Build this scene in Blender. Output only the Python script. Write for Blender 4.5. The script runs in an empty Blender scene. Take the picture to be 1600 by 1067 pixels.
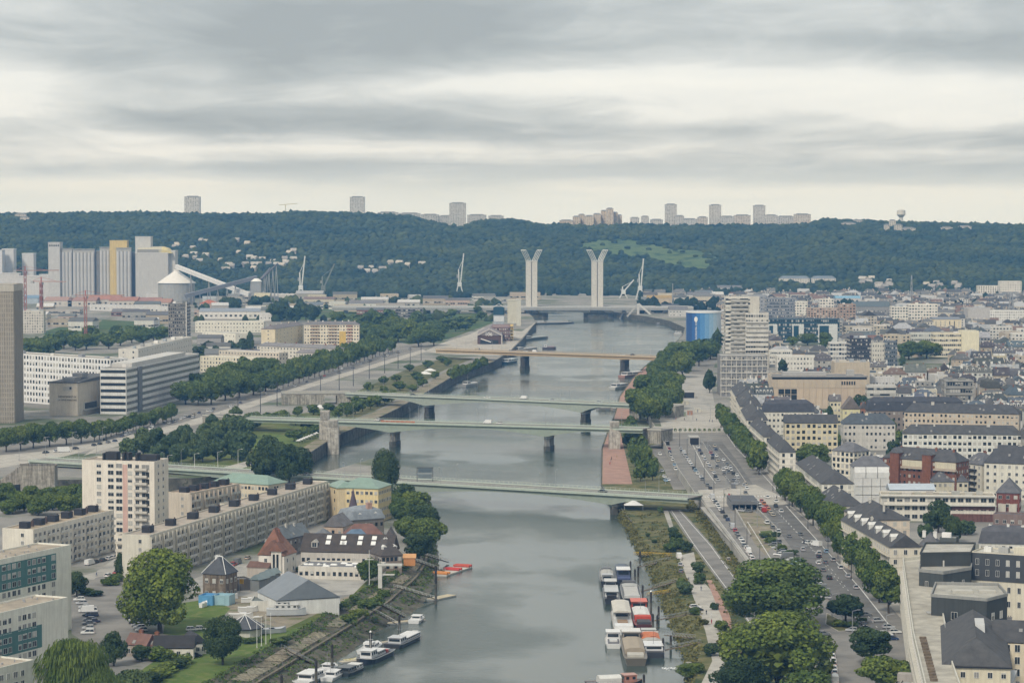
import bpy, bmesh, math, random
import numpy as np
from mathutils import Vector, Matrix, geometry
R = random.Random(11)
SC = bpy.context.scene
COL = SC.collection
rad = math.radians
# ---------------------------------------------------------------- camera
F, CX, CY, H = 3950.0,800.0,533.5,135.0
PITCH = rad(2.94)
sp, cp = math.sin(PITCH), math.cos(PITCH)
cam_d = bpy.data.cameras.new('camera')
cam = bpy.data.objects.new('camera', cam_d); COL.objects.link(cam)
cam.location = (0,0, H); cam.rotation_euler = (rad(90) - PITCH, 0,0)
cam_d.sensor_width = 36.0; cam_d.lens = F / 1600 * 36.0
cam_d.clip_start = 1.0; cam_d.clip_end = 30000.0
SC.camera = cam
# ---------------------------------------------------------------- sky, sun, exposure
SKY_OFF = (44.0,12.0,6.0); SKY_OFF3 = (5.0,41.0,5.0)
SUN_EL, SUN_AZ = rad(44), rad(208)       # azimuth clockwise from the view direction: high, behind and to the left
W = bpy.data.worlds.new('World'); SC.world = W; W.use_nodes = True
nt = W.node_tree; N = nt.nodes; LK = nt.links; N.clear()
def wn(t, **k):
 n = N.new(t)
 for a, b in k.items(): setattr(n, a, b)
 return n
def wm(op, a, b=None, c=None):
 n = wn('ShaderNodeMath', operation=op)
 for i, v in enumerate((a, b, c)):
  if v is None: continue
  if isinstance(v, (int, float)): n.inputs[i].default_value = v
  else: LK.new(v, n.inputs[i])
 return n.outputs[0]
tc = wn('ShaderNodeTexCoord'); sx = wn('ShaderNodeSeparateXYZ'); LK.new(tc.outputs['Generated'], sx.inputs[0])
zz = wm('ADD', wm('MAXIMUM', sx.outputs[2], 0.0), 0.055)          # flat cloud deck seen from below, far end rounded off
inv = wm('DIVIDE', 1.0, zz)
cx_ = wm('MULTIPLY', sx.outputs[0], inv); cy_ = wm('MULTIPLY', sx.outputs[1], inv)
cmb = wn('ShaderNodeCombineXYZ'); LK.new(wm('MULTIPLY', cx_, 1.5), cmb.inputs[0]); LK.new(cy_, cmb.inputs[1])
def wnoise(scale, detail, rough, off, dist=0.0, sc=(1,1,1)):
 mp = wn('ShaderNodeMapping'); mp.inputs['Scale'].default_value = sc; mp.inputs['Location'].default_value = off; LK.new(cmb.outputs[0], mp.inputs[0])
 n = wn('ShaderNodeTexNoise'); n.inputs['Scale'].default_value = scale; n.inputs['Detail'].default_value = detail
 n.inputs['Roughness'].default_value = rough; n.inputs['Distortion'].default_value = dist
 LK.new(mp.outputs[0], n.inputs['Vector']); return n.outputs[0]
n1 = wnoise(0.24,6,0.45, SKY_OFF, 0.25)
n3 = wnoise(0.34,4,0.4, SKY_OFF3,0.2,(0.3,1,1))     # long bands of stratus
n2 = wnoise(0.95,8,0.60,(8.3,1.7,4.0), 0.9,(1.5,1,1))
mixv = wm('ADD', wm('ADD', wm('MULTIPLY', n1,0.56), wm('MULTIPLY', n2,0.12)), wm('MULTIPLY', n3,0.38))
rp = wn('ShaderNodeValToRGB'); LK.new(mixv, rp.inputs[0])
e = rp.color_ramp.elements
e[0].position, e[0].color = 0.43,(2.5,2.7,2.78,1)
e[1].position, e[1].color = 0.63,(6.1,6.08,5.75,1)
for p_, c_ in ((0.48,(3.15,3.36,3.42,1)), (0.53,(4.4,4.55,4.5,1)), (0.57,(5.6,5.65,5.45,1))):
 q = e.new(p_); q.color = c_
hz_ = wn('ShaderNodeMapRange'); hz_.interpolation_type = 'SMOOTHSTEP'
LK.new(sx.outputs[2], hz_.inputs[0]); hz_.inputs[1].default_value = 0.0; hz_.inputs[2].default_value = 0.026
hz_.inputs[3].default_value = 0.9; hz_.inputs[4].default_value = 0.0
mx = wn('ShaderNodeMix', data_type='RGBA'); LK.new(hz_.outputs[0], mx.inputs[0]); LK.new(rp.outputs[0], mx.inputs[6])
mx.inputs[7].default_value = (5.65,6.15,6.3,1)                  # clear pale band along the horizon
sky = wn('ShaderNodeTexSky', sky_type='NISHITA'); sky.sun_disc = False
sky.sun_elevation = SUN_EL; sky.sun_rotation = SUN_AZ
mx2 = wn('ShaderNodeMix', data_type='RGBA'); mx2.inputs[0].default_value = 0.94
LK.new(sky.outputs[0], mx2.inputs[6]); LK.new(mx.outputs[2], mx2.inputs[7])
bg = wn('ShaderNodeBackground'); bg.inputs[1].default_value = 0.1; LK.new(mx2.outputs[2], bg.inputs[0])
wo = wn('ShaderNodeOutputWorld'); LK.new(bg.outputs[0], wo.inputs[0])
sd = bpy.data.lights.new('sun', 'SUN'); sd.energy = 1.5; sd.angle = rad(10); sd.color = (1.0,0.95,0.87)
sun = bpy.data.objects.new('sun', sd); COL.objects.link(sun); sun.location = (-200,-200,500)
sv = Vector((math.sin(SUN_AZ) * math.cos(SUN_EL), math.cos(SUN_AZ) * math.cos(SUN_EL), math.sin(SUN_EL)))
sun.rotation_euler = sv.to_track_quat('Z', 'Y').to_euler()
SC.view_settings.view_transform = 'Standard'; SC.view_settings.look = 'None'
SC.view_settings.exposure = 0.62; SC.view_settings.gamma = 1.0
SC.cycles.max_bounces = 6; SC.cycles.diffuse_bounces = 2; SC.cycles.glossy_bounces = 3
SC.cycles.transparent_max_bounces = 6; SC.cycles.volume_bounces = 0
# ---------------------------------------------------------------- placing: a pixel of the photograph on a level plane gives a real point
def P(px, py, z=0.0):
 xn = (px - CX) / F; yn = (CY - py) / F
 dy = cp + yn * sp; dz = -sp + yn * cp
 t = (z - H) / dz
 return Vector((xn * t, dy * t, z))
def at_dist(px, y, z=0.0):
 v = P(px, 400,0); return Vector(((px - CX) / F * (y * cp - (z - H) * sp), y, z))
def pix(v):
 z = v[2] - H; d = v[1] * cp - z * sp; u = v[1] * sp + z * cp
 return CX + F * v[0] / d, CY - F * u / d
def zat(v, py):
 yn = (CY - py) / F
 return H + v[1] * (yn * cp - sp) / (cp + yn * sp)
# ---------------------------------------------------------------- materials
MATS = {}
def _mat(name):
 m = bpy.data.materials.new(name); m.use_nodes = True
 b = m.node_tree.nodes['Principled BSDF']; return m, m.node_tree, b
def _n(t, kind, **kw):
 n = t.nodes.new(kind)
 for k, v in kw.items(): setattr(n, k, v)
 return n
def _noise(t, scale, detail=4, rough=.55, coord='Object', vecscale=None):
 c = _n(t, 'ShaderNodeTexCoord'); src = c.outputs[coord]
 if coord == 'World':
  src = None
 if vecscale:
  mp = _n(t, 'ShaderNodeMapping'); mp.inputs['Scale'].default_value = vecscale
  t.links.new(src, mp.inputs[0]); src = mp.outputs[0]
 n = _n(t, 'ShaderNodeTexNoise'); n.inputs['Scale'].default_value = scale; n.inputs['Detail'].default_value = detail
 n.inputs['Roughness'].default_value = rough; t.links.new(src, n.inputs['Vector']); return n.outputs[0]
def _ramp(t, fac, stops):
 r = _n(t, 'ShaderNodeValToRGB'); t.links.new(fac, r.inputs[0]); e = r.color_ramp.elements
 while len(e) < len(stops): e.new(0.5)
 for el, (p, c) in zip(e, stops): el.position = p; el.color = (c[0], c[1], c[2], 1)
 return r.outputs[0]
def _mixc(t, fac, a, b, mode='MIX'):
 m = _n(t, 'ShaderNodeMix', data_type='RGBA', blend_type=mode)
 for i, v in ((0, fac), (6, a), (7, b)):
  if isinstance(v, (int, float)): m.inputs[i].default_value = v
  elif isinstance(v, tuple): m.inputs[i].default_value = (v[0], v[1], v[2], 1)
  else: t.links.new(v, m.inputs[i])
 return m.outputs[2]
def _bump(t, b, h, strength, dist=0.1):
 n = _n(t, 'ShaderNodeBump'); n.inputs['Strength'].default_value = strength; n.inputs['Distance'].default_value = dist
 t.links.new(h, n.inputs['Height']); t.links.new(n.outputs[0], b.inputs['Normal'])
def two(name, c1, c2, scale, rough=.9, detail=5, spec=.3, c3=None, s2=None, bump=0, lo=.35, hi=.65):
 m, t, b = _mat(name)
 f = _noise(t, scale, detail, .6)
 col = _ramp(t, f, [(lo, c1), (hi, c2)])
 if c3:
  f2 = _noise(t, s2,6,.65); f3 = _ramp(t, f2, [(.5,(0,0,0)), (.62,(1,1,1))])
  col = _mixc(t, f3, col, c3)
 t.links.new(col, b.inputs['Base Color']); b.inputs['Roughness'].default_value = rough
 b.inputs['Specular IOR Level'].default_value = spec
 if bump: _bump(t, b, f, bump)
 MATS[name] = m; return m
def objcol(name, rough, spec, wear, scale=.35, streak=False, metal=0., lines=None):
 """colour comes from the object; wear adds soot, rain streaks and fading of its own shape"""
 m, t, b = _mat(name)
 oi = _n(t, 'ShaderNodeObjectInfo'); col = oi.outputs['Color']
 f = _noise(t, scale, 6,.62)
 col = _mixc(t, 1.0, col, _ramp(t, f, [(.3,(1 - wear,) * 3), (.7,(1 + wear * .35,) * 3)]), 'MULTIPLY')
 if streak:
  f2 = _noise(t, 1.0,4,.6, vecscale=(1.3,1.3,.09))
  col = _mixc(t, 1.0, col, _ramp(t, f2, [(.38,(1 - wear * .9,1 - wear * .95,1 - wear)), (.58,(1,1,1))]), 'MULTIPLY')
 if lines:
  w = _n(t, 'ShaderNodeTexWave', wave_type='BANDS', bands_direction=lines[0]); w.inputs['Scale'].default_value = lines[1]
  c = _n(t, 'ShaderNodeTexCoord'); t.links.new(c.outputs['Object'], w.inputs['Vector'])
  w.inputs['Distortion'].default_value = .4
  col = _mixc(t, 1.0, col, _ramp(t, w.outputs[0], [(.0,(.72,) * 3), (.25,(1,1,1))]), 'MULTIPLY')
 t.links.new(col, b.inputs['Base Color']); b.inputs['Roughness'].default_value = rough
 b.inputs['Specular IOR Level'].default_value = spec; b.inputs['Metallic'].default_value = metal
 MATS[name] = m; return m
objcol('wall', .9,.25,.13,.22, True)
objcol('plain', .7,.35,.16,.5)
objcol('roofing', .82,.3,.32,.45, lines=('Z', 1.6))
objcol('flatroof', .92,.2,.38,.18)
objcol('metalsheet', .45,.5,.16,.3, lines=('X', .8))
objcol('paint', .3,.5,.05,.4)
objcol('brickwork', .9,.2,.28,1.1, True, lines=('Z', 4.0))
objcol('stone', .95,.2,.45,.6, True)
two('asphalt', (.165,.158,.145), (.255,.242,.22), .09,.9, c3=(.26,.245,.22), s2=.035)
two('dark_asphalt', (.115,.112,.106), (.18,.174,.163), .12,.9, c3=(.17,.165,.155), s2=.06)
two('concrete', (.34,.325,.29), (.46,.44,.40), .12,.9, c3=(.27,.26,.235), s2=.06)
two('paving', (.38,.355,.31), (.49,.465,.41), .25,.92, c3=(.33,.31,.275), s2=.05)
two('redpath', (.33,.195,.15), (.42,.26,.20), .2,.9, c3=(.31,.2,.16), s2=.12)
two('grass', (.075,.105,.028), (.135,.16,.05), .12,.95, spec=.1, c3=(.19,.175,.075), s2=.05)
two('lawn', (.085,.135,.03), (.13,.18,.045), .10,.95, spec=.1, c3=(.16,.18,.06), s2=.25)
two('rough_ground', (.09,.105,.04), (.20,.175,.085), .2,.95, spec=.1, c3=(.055,.075,.03), s2=.09)
two('dirt', (.22,.19,.145), (.33,.29,.22), .2,.95, spec=.1, c3=(.15,.16,.08), s2=.1)
two('mud', (.055,.05,.036), (.17,.15,.105), .35,.75, spec=.4, c3=(.07,.085,.035), s2=.3, bump=.6)
two('city_ground', (.19,.183,.165), (.32,.305,.275), .02,.92, c3=(.085,.11,.05), s2=.012)
two('hill_ground', (.022,.042,.022), (.045,.075,.03), .006,.95, spec=.05)
two('quay_stone', (.055,.052,.042), (.20,.185,.15), .25,.9, c3=(.05,.06,.035), s2=.5, bump=.5)
two('line_paint', (.55,.55,.52), (.75,.75,.72), .6,.8)
two('timber', (.10,.075,.05), (.22,.17,.115), .7,.85)
two('dark_timber', (.022,.02,.018), (.06,.052,.045), .8,.85)
two('bark', (.05,.042,.033), (.11,.095,.075), 1.5,.95, spec=.1)
two('field', (.055,.10,.03), (.085,.13,.045), .01,.95, spec=.1, c3=(.12,.12,.06), s2=.03); two('pasture', (.085,.135,.052), (.115,.16,.06), .012,.95, spec=.1, c3=(.025,.05,.022), s2=.03)
def simple(name, c, rough=.5, metal=0., spec=.5):
 m, t, b = _mat(name); b.inputs['Base Color'].default_value = (*c, 1); b.inputs['Roughness'].default_value = rough
 b.inputs['Metallic'].default_value = metal; b.inputs['Specular IOR Level'].default_value = spec; MATS[name] = m; return m
simple('glass', (.025,.03,.034), .12,0,.6); simple('glass_blue', (.02,.06,.085), .12,0,.7)
simple('blind', (.46,.45,.41), .8); simple('frame', (.70,.69,.65), .6); simple('curtain', (.26,.255,.24), .9)
simple('dark', (.022,.022,.024), .7,0,.3); simple('black_metal', (.03,.03,.032), .5); simple('grey_metal', (.34,.35,.36), .45,.2)
simple('white', (.78,.78,.75), .45); simple('tyre', (.015,.015,.016), .85,0,.2); simple('rim', (.35,.35,.36), .4,.6)
simple('yellow', (.55,.36,.03), .5); simple('red', (.5,.07,.05), .5); simple('foam', (.82,.84,.84), .6)
simple('headlight', (.8,.8,.78), .2); simple('taillight', (.35,.02,.02), .3)
# foliage: thin leaves that pass some light; each tree its own tint
def foliage(name, c1, c2, tint=.25):
 m, t, b = _mat(name)
 oi = _n(t, 'ShaderNodeObjectInfo'); f = _noise(t, 2.2 if tint < .9 else .0065,4,.6)
 geo = _n(t, 'ShaderNodeNewGeometry')
 col = _ramp(t, f, [(.3, c1), (.7, c2)])
 rv = _ramp(t, oi.outputs['Random'], [(0,(1 - tint, 1 - tint * .8,1 - tint)), (.5,(1,1,1)), (1,(1 + tint, 1 + tint * .6,1 - tint * .3))])
 col = _mixc(t, 1.0, col, rv, 'MULTIPLY')
 col = _mixc(t, 1.0, col, _ramp(t, geo.outputs['Random Per Island'], [(0,(.55,.6,.55)), (1,(1.55,1.45,1.2))]), 'MULTIPLY')
 t.links.new(col, b.inputs['Base Color']); b.inputs['Roughness'].default_value = .7; b.inputs['Specular IOR Level'].default_value = .15
 tr = _n(t, 'ShaderNodeBsdfTranslucent'); t.links.new(col, tr.inputs[0]); ms = _n(t, 'ShaderNodeMixShader'); ms.inputs[0].default_value = .22
 t.links.new(b.outputs[0], ms.inputs[1]); t.links.new(tr.outputs[0], ms.inputs[2])
 t.links.new(ms.outputs[0], t.nodes['Material Output'].inputs[0]); MATS[name] = m
foliage('leaf', (.074,.122,.034), (.155,.205,.056))
foliage('leaf_light', (.092,.145,.032), (.17,.215,.052))
foliage('leaf_dark', (.040,.070,.030), (.080,.116,.044))
foliage('leaf_pale', (.066,.108,.056), (.118,.165,.078))
foliage('leaf_dry', (.10,.11,.036), (.19,.17,.058), .3)
foliage('leaf_hill', (.012,.029,.020), (.052,.076,.034), .95)
# river: smooth where it mirrors the sky, ruffled in wind-blown patches
m, t, b = _mat('river')
b.inputs['Base Color'].default_value = (.046,.068,.054,1); b.inputs['IOR'].default_value = 1.333
c = _n(t, 'ShaderNodeTexCoord'); mp = _n(t, 'ShaderNodeMapping'); mp.inputs['Scale'].default_value = (.014,.010,1); t.links.new(c.outputs['Object'], mp.inputs[0])
pn = _n(t, 'ShaderNodeTexNoise'); pn.inputs['Scale'].default_value = 1.0; pn.inputs['Detail'].default_value = 5; pn.inputs['Roughness'].default_value = .55; t.links.new(mp.outputs[0], pn.inputs['Vector'])
patch = _ramp(t, pn.outputs[0], [(.46,(.11,) * 3), (.62,(1,1,1))])
mp2 = _n(t, 'ShaderNodeMapping'); mp2.inputs['Scale'].default_value = (.28,.5,1); t.links.new(c.outputs['Object'], mp2.inputs[0])
wv = _n(t, 'ShaderNodeTexNoise'); wv.inputs['Scale'].default_value = 1.0; wv.inputs['Detail'].default_value = 6; wv.inputs['Roughness'].default_value = .62; t.links.new(mp2.outputs[0], wv.inputs['Vector'])
bp = _n(t, 'ShaderNodeBump'); bp.inputs['Distance'].default_value = .55
sm = _n(t, 'ShaderNodeMath', operation='MULTIPLY'); t.links.new(patch, sm.inputs[0]); sm.inputs[1].default_value = .8
t.links.new(sm.outputs[0], bp.inputs['Strength']); t.links.new(wv.outputs[0], bp.inputs['Height']); t.links.new(bp.outputs[0], b.inputs['Normal'])
rr = _n(t, 'ShaderNodeMapRange'); t.links.new(patch, rr.inputs[0]); rr.inputs[3].default_value = .07; rr.inputs[4].default_value = .2; t.links.new(rr.outputs[0], b.inputs['Roughness'])
MATS['river'] = m
# palette (real base colours)
CREAM = (.71,.645,.535); WHITE = (.78,.77,.73); PEACH = (.66,.52,.41); GREY = (.42,.42,.41); STONE = (.56,.51,.42); YEL = (.7,.58,.34)
BRICK = (.27,.125,.08); SLATE = (.092,.09,.087); TILE = (.24,.11,.075); COPPER = (.24,.345,.28); CHAR = (.06,.064,.06); TEAL = (.11,.24,.23); ZINC = (.37,.40,.43)
PALE = (.58,.56,.50); GRAVEL = (.36,.33,.27); TERRA = (.44,.34,.26); CONC = (.43,.42,.39)
# ---------------------------------------------------------------- mesh helpers
class MB:
 def __init__(s): s.v = []; s.f = []; s.m = []
 def quad(s, a, b, c, d, m=0):
  i = len(s.v); s.v += [tuple(a), tuple(b), tuple(c), tuple(d)]; s.f.append((i, i + 1, i + 2, i + 3)); s.m.append(m); return s
 def poly(s, pts, m=0):
  i = len(s.v); s.v += [tuple(p) for p in pts]; s.f.append(tuple(range(i, i + len(pts)))); s.m.append(m); return s
 def box(s, x0, y0, z0, x1, y1, z1, m=0, bottom=True):
  i = len(s.v)
  s.v += [(x0, y0, z0), (x1, y0, z0), (x1, y1, z0), (x0, y1, z0), (x0, y0, z1), (x1, y0, z1), (x1, y1, z1), (x0, y1, z1)]
  fs = [(0,1,5,4), (1,2,6,5), (2,3,7,6), (3,0,4,7), (4,5,6,7)] + ([(3,2,1,0)] if bottom else [])
  for f in fs: s.f.append(tuple(i + k for k in f)); s.m.append(m)
  return s
 def prism(s, pts, z0, z1, m=0, mt=None, scale=1.0):
  n = len(pts); i = len(s.v); cx = sum(p[0] for p in pts) / n; cy = sum(p[1] for p in pts) / n
  s.v += [(p[0], p[1], z0) for p in pts] + [(cx + (p[0] - cx) * scale, cy + (p[1] - cy) * scale, z1) for p in pts]
  for k in range(n): s.f.append((i + k, i + (k + 1) % n, i + n + (k + 1) % n, i + n + k)); s.m.append(m)
  s.f.append(tuple(i + n + k for k in range(n))); s.m.append(m if mt is None else mt)
  s.f.append(tuple(i + n - 1 - k for k in range(n))); s.m.append(m); return s
 def cyl(s, x, y, z0, z1, r, n=10, m=0, r2=None):
  r2 = r if r2 is None else r2
  a = [2 * math.pi * k / n for k in range(n)]; i = len(s.v)
  s.v += [(x + r * math.cos(q), y + r * math.sin(q), z0) for q in a] + [(x + r2 * math.cos(q), y + r2 * math.sin(q), z1) for q in a]
  for k in range(n): s.f.append((i + k, i + (k + 1) % n, i + n + (k + 1) % n, i + n + k)); s.m.append(m)
  s.f.append(tuple(i + n + k for k in range(n))); s.m.append(m); s.f.append(tuple(i + n - 1 - k for k in range(n))); s.m.append(m); return s
 def tube(s, p0, p1, r, n=6, m=0, r2=None):
  p0 = Vector(p0); p1 = Vector(p1); d = (p1 - p0)
  if d.length < 1e-6: return s
  d.normalize(); u = d.orthogonal().normalized(); w = d.cross(u); r2 = r if r2 is None else r2; i = len(s.v)
  for p, q in ((p0, r), (p1, r2)):
   for k in range(n):
    a = 2 * math.pi * k / n; s.v.append(tuple(p + u * (q * math.cos(a)) + w * (q * math.sin(a))))
  for k in range(n): s.f.append((i + k, i + (k + 1) % n, i + n + (k + 1) % n, i + n + k)); s.m.append(m)
  s.f.append(tuple(i + n + k for k in range(n))); s.m.append(m); s.f.append(tuple(i + n - 1 - k for k in range(n))); s.m.append(m); return s
 def beam(s, p0, p1, w, h, m=0):
  p0 = Vector(p0); p1 = Vector(p1); d = (p1 - p0).normalized(); u = d.cross(Vector((0,0,1)))
  u = (Vector((1,0,0)) if u.length < 1e-4 else u.normalized()) * (w / 2); t_ = u.cross(d).normalized() * (h / 2); i = len(s.v)
  for p in (p0, p1): s.v += [tuple(p - u - t_), tuple(p + u - t_), tuple(p + u + t_), tuple(p - u + t_)]
  for f in ((0,1,5,4), (1,2,6,5), (2,3,7,6), (3,0,4,7), (3,2,1,0), (4,5,6,7)): s.f.append(tuple(i + k for k in f)); s.m.append(m)
  return s
 def loft(s, rings, m=0, caps=True, mcap=None):
  n = len(rings[0]); i = len(s.v)
  for r in rings: s.v += [tuple(p) for p in r]
  for j in range(len(rings) - 1):
   for k in range(n): s.f.append((i + j * n + k, i + j * n + (k + 1) % n, i + (j + 1) * n + (k + 1) % n, i + (j + 1) * n + k)); s.m.append(m)
  if caps:
   s.f.append(tuple(i + n - 1 - k for k in range(n))); s.m.append(m)
   q = i + (len(rings) - 1) * n; s.f.append(tuple(q + k for k in range(n))); s.m.append(m if mcap is None else mcap)
  return s
 def mesh(s, name, mats):
  me = bpy.data.meshes.new(name); me.from_pydata(s.v, [], s.f)
  for k in ([mats] if isinstance(mats, str) else mats): me.materials.append(MATS[k])
  if any(s.m): me.polygons.foreach_set('material_index', s.m)
  me.update(); return me
 def build(s, name, mats, parent=None, col=None, kind=None, **k):
  return ob(name, s.mesh(name, mats), parent, col=col, kind=kind, **k)
def np_mesh(name, V, Fq, mats, mi=None, smooth=False):
 V = np.asarray(V, np.float32); Fq = np.asarray(Fq, np.int32); me = bpy.data.meshes.new(name); k = Fq.shape[1]
 me.vertices.add(len(V)); me.vertices.foreach_set('co', V.ravel()); me.loops.add(Fq.size); me.loops.foreach_set('vertex_index', Fq.ravel())
 me.polygons.add(len(Fq)); me.polygons.foreach_set('loop_start', np.arange(0, Fq.size, k, dtype=np.int32))
 for q in ([mats] if isinstance(mats, str) else mats): me.materials.append(MATS[q])
 if mi is not None: me.polygons.foreach_set('material_index', np.asarray(mi, np.int32))
 me.update(calc_edges=True); me.validate(); return me
def ob(name, data, parent=None, loc=None, rz=None, col=None, kind=None, scale=None):
 o = bpy.data.objects.new(name, data); COL.objects.link(o)
 if parent is not None: o.parent = parent
 if loc is not None: o.location = loc
 if rz: o.rotation_euler = (0,0, rz)
 if scale is not None: o.scale = scale if isinstance(scale, (tuple, list, Vector)) else (scale,) * 3
 if col is not None: o.color = (col[0], col[1], col[2], 1)
 if kind: o['kind'] = kind
 return o
USED = set(); NUMW = 'first second third fourth fifth sixth seventh eighth ninth tenth eleventh twelfth thirteenth fourteenth fifteenth sixteenth seventeenth eighteenth nineteenth'.split()
TENS = ['', '', 'twent', 'thirt', 'fort', 'fift', 'sixt', 'sevent', 'eight', 'ninet']
def nth(i):
 i += 1
 if i < 20: return NUMW[i - 1]
 return TENS[i // 10] + 'ieth' if i % 10 == 0 else TENS[i // 10] + 'y-' + NUMW[i % 10 - 1]
def tag(o, label, cat, group=None):
 o['label'] = label; o['category'] = cat; USED.add(label.lower())
 if group: o['group'] = group
 return o
def thing(name, label, cat, loc=(0,0,0), rz=0, group=None, scale=None):
 return tag(ob(name, None, loc=loc, rz=rz, scale=scale), label, cat, group)
def struct(o): o['kind'] = 'structure'; return o
LIFT = 1.16
def jit(c, a=.05):
 k = 1 + R.uniform(-a, a); return tuple(max(0, x * k + R.uniform(-a, a) * .08) for x in c)
# ---------------------------------------------------------------- trees
def rsphere(rng, n):
 v = rng.normal(size=(n, 3)); return v / np.linalg.norm(v, axis=1, keepdims=True)
def leaf_quads(rng, pos, nor, size, jitter=.7):
 n = len(pos); nn = nor + rng.normal(size=(n, 3)) * jitter; nn /= np.linalg.norm(nn, axis=1, keepdims=True) + 1e-9
 a = np.cross(nn, rng.normal(size=(n, 3))); a /= np.linalg.norm(a, axis=1, keepdims=True) + 1e-9; b = np.cross(nn, a)
 s = (size * rng.uniform(.6,1.35, n))[:, None]; a = a * s; b = b * s * .8
 V = np.stack([pos - a - b * .5, pos + a - b, pos + a * .8 + b, pos - a * .7 + b * .9], 1).reshape(-1,3)
 return V, np.arange(n * 4).reshape(n, 4)
def crown_np(seed, kind, nblob, nleaf, leaf):
 """crown in unit size: half a width across, height 0..1 with the trunk's foot at 0"""
 rng = np.random.default_rng(seed)
 spec = {'plane': (.13,.49,.46), 'broad': (.05,.5,.40), 'dark': (.10,.48,.46), 'column': (.04,.45,.46), 'round': (.22,.5,.36), 'bush': (.0,.5,.5), 'willow': (.14,.5,.42)}[kind]
 zb, rx, br = spec; cz = (1 + zb) / 2; rz = (1 - zb) / 2
 d = rsphere(rng, nblob); d[:, 2] = np.where(d[:, 2] < -.8,-d[:, 2], d[:, 2])
 k = rng.uniform(.42,.80, nblob)
 if kind == 'column': k *= (1 - .35 * np.clip(d[:, 2], 0,1))
 C = np.stack([d[:, 0] * rx * k, d[:, 1] * rx * k, cz + d[:, 2] * rz * k], 1)
 r = rng.uniform(.6,1.12, nblob) * br * .56
 r = np.minimum(r, rx * 1.02 - np.hypot(C[:, 0], C[:, 1]) * .92)
 wgt = r ** 2; idx = rng.choice(nblob, nleaf, p=wgt / wgt.sum())
 nd = rsphere(rng, nleaf); out = (C[idx] - [0,0, cz]); out /= np.linalg.norm(out, axis=1, keepdims=True) + 1e-6
 fl = (nd * out).sum(1) < -.25; nd[fl] *= -1
 rr = r[idx] * (1 - .28 * rng.random(nleaf) ** 2)
 pos = C[idx] + nd * rr[:, None] * np.array([1,1, min(1.0, rz / rx * .9) if kind != 'bush' else 1])
 if kind == 'willow':
  dr = rng.random(nleaf) ** 1.5 * .32 * (np.hypot(pos[:, 0], pos[:, 1]) / .5); pos[:, 2] -= dr
 pos[:, 2] = np.clip(pos[:, 2], .01,1.02)
 # lift what lies inside the crown outward a little so clumps read
 V, Fq = leaf_quads(rng, pos, nd + [0,0,.12], leaf, .42)
 if kind == 'willow':
  a_ = rng.normal(size=(nleaf, 3)) * [1,1,0]; a_ /= np.linalg.norm(a_, axis=1, keepdims=True); a_ = a_ * leaf * .42; dn = np.stack([pos[:, 0] * .06, pos[:, 1] * .06,-leaf * rng.uniform(3,7, nleaf)], 1)
  V = np.stack([pos - a_, pos + a_, pos + a_ * .5 + dn, pos - a_ * .5 + dn], 1).reshape(-1,3); V[:, 2] = np.maximum(V[:, 2], .01)
 # inner twigs and leaves so that the crown is not hollow
 m = max(30, nleaf // 9); p2 = rsphere(rng, m) * (rng.random((m, 1)) ** .4) * np.array([rx * .62, rx * .62, rz * .62]) + [0,0, cz]
 V2, F2 = leaf_quads(rng, p2, rsphere(rng, m), leaf * 2.6)
 return np.vstack([V, V2]), np.vstack([Fq, F2 + len(V)])
def trunk_mb(mb, top, r, seed, m=0):
 rn = random.Random(seed); mb.tube((0,0,-.01), (rn.uniform(-.01,.01), 0, top), r, 7, m, r * .7)
 for k in range(5):
  a = k * 1.256 + rn.random(); l = rn.uniform(.16,.3); mb.tube((0,0, top * rn.uniform(.7,.98)), (math.cos(a) * l, math.sin(a) * l, top + rn.uniform(.15,.35)), r * .45,5, m, r * .18)
 return mb
PROTO = {}
def proto(kind, lod, mat, var):
 key = (kind, lod, mat, var)
 if key in PROTO: return PROTO[key]
 nb, nl, lf = {'xl': (34,9000,.016), 'hi': (24,3000,.028), 'mid': (15,850,.050), 'lo': (9,260,.088)}[lod]
 V, Fq = crown_np(hash(kind) % 7 * 0 + len(kind) * 31 + var * 7 + len(mat), kind, nb, nl, lf)
 zt = {'plane': .24, 'broad': .2, 'dark': .2, 'column': .12, 'round': .38, 'bush': .05, 'willow': .25}[kind]
 tr = trunk_mb(MB(), zt, .034 if kind != 'bush' else .02, var)
 if lod in ('xl', 'hi'):
  res = (np_mesh('crown', V, Fq, mat), tr.mesh('trunk', 'bark'))
 else:
  q = [f for f in tr.f if len(f) == 4]; n0 = len(V); Fa = np.vstack([Fq, np.array(q) + n0]); mi = np.r_[np.zeros(len(Fq)), np.ones(len(q))]
  res = (np_mesh('tree', np.vstack([V, np.array(tr.v)]), Fa, [mat, 'bark'], mi), None)
 PROTO[key] = res; return res
TNAME = {'plane': 'plane_tree', 'broad': 'broadleaf_tree', 'column': 'columnar_tree', 'dark': 'conifer_tree', 'round': 'round_crown_tree', 'willow': 'willow_tree'}  # column and round go by crown shape, not species; the island conifer is a column
def tree(v, h, w, label, kind='broad', lod='mid', mat='leaf', group=None, name='tree', cat='tree'):
 name = TNAME.get(kind, name) if name == 'tree' else name
 var = R.randrange(3); cr, tk = proto(kind, lod, mat, var)
 sc = (w, w * R.uniform(.92,1.08), h * R.uniform(.94,1.06)); rz = R.uniform(0,6.28)
 if tk is None:
  return tag(ob(name, cr, loc=v, rz=rz, scale=sc), label, cat, group)
 e = thing(name, label, cat, v, rz, group, sc); ob('trunk', tk, e); ob('crown', cr, e); return e
def lod_at(v, w):
 px = w * F / max(v[1], 1); return 'xl' if px > 95 else 'hi' if px > 34 else 'mid' if px > 15 else 'lo'
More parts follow.
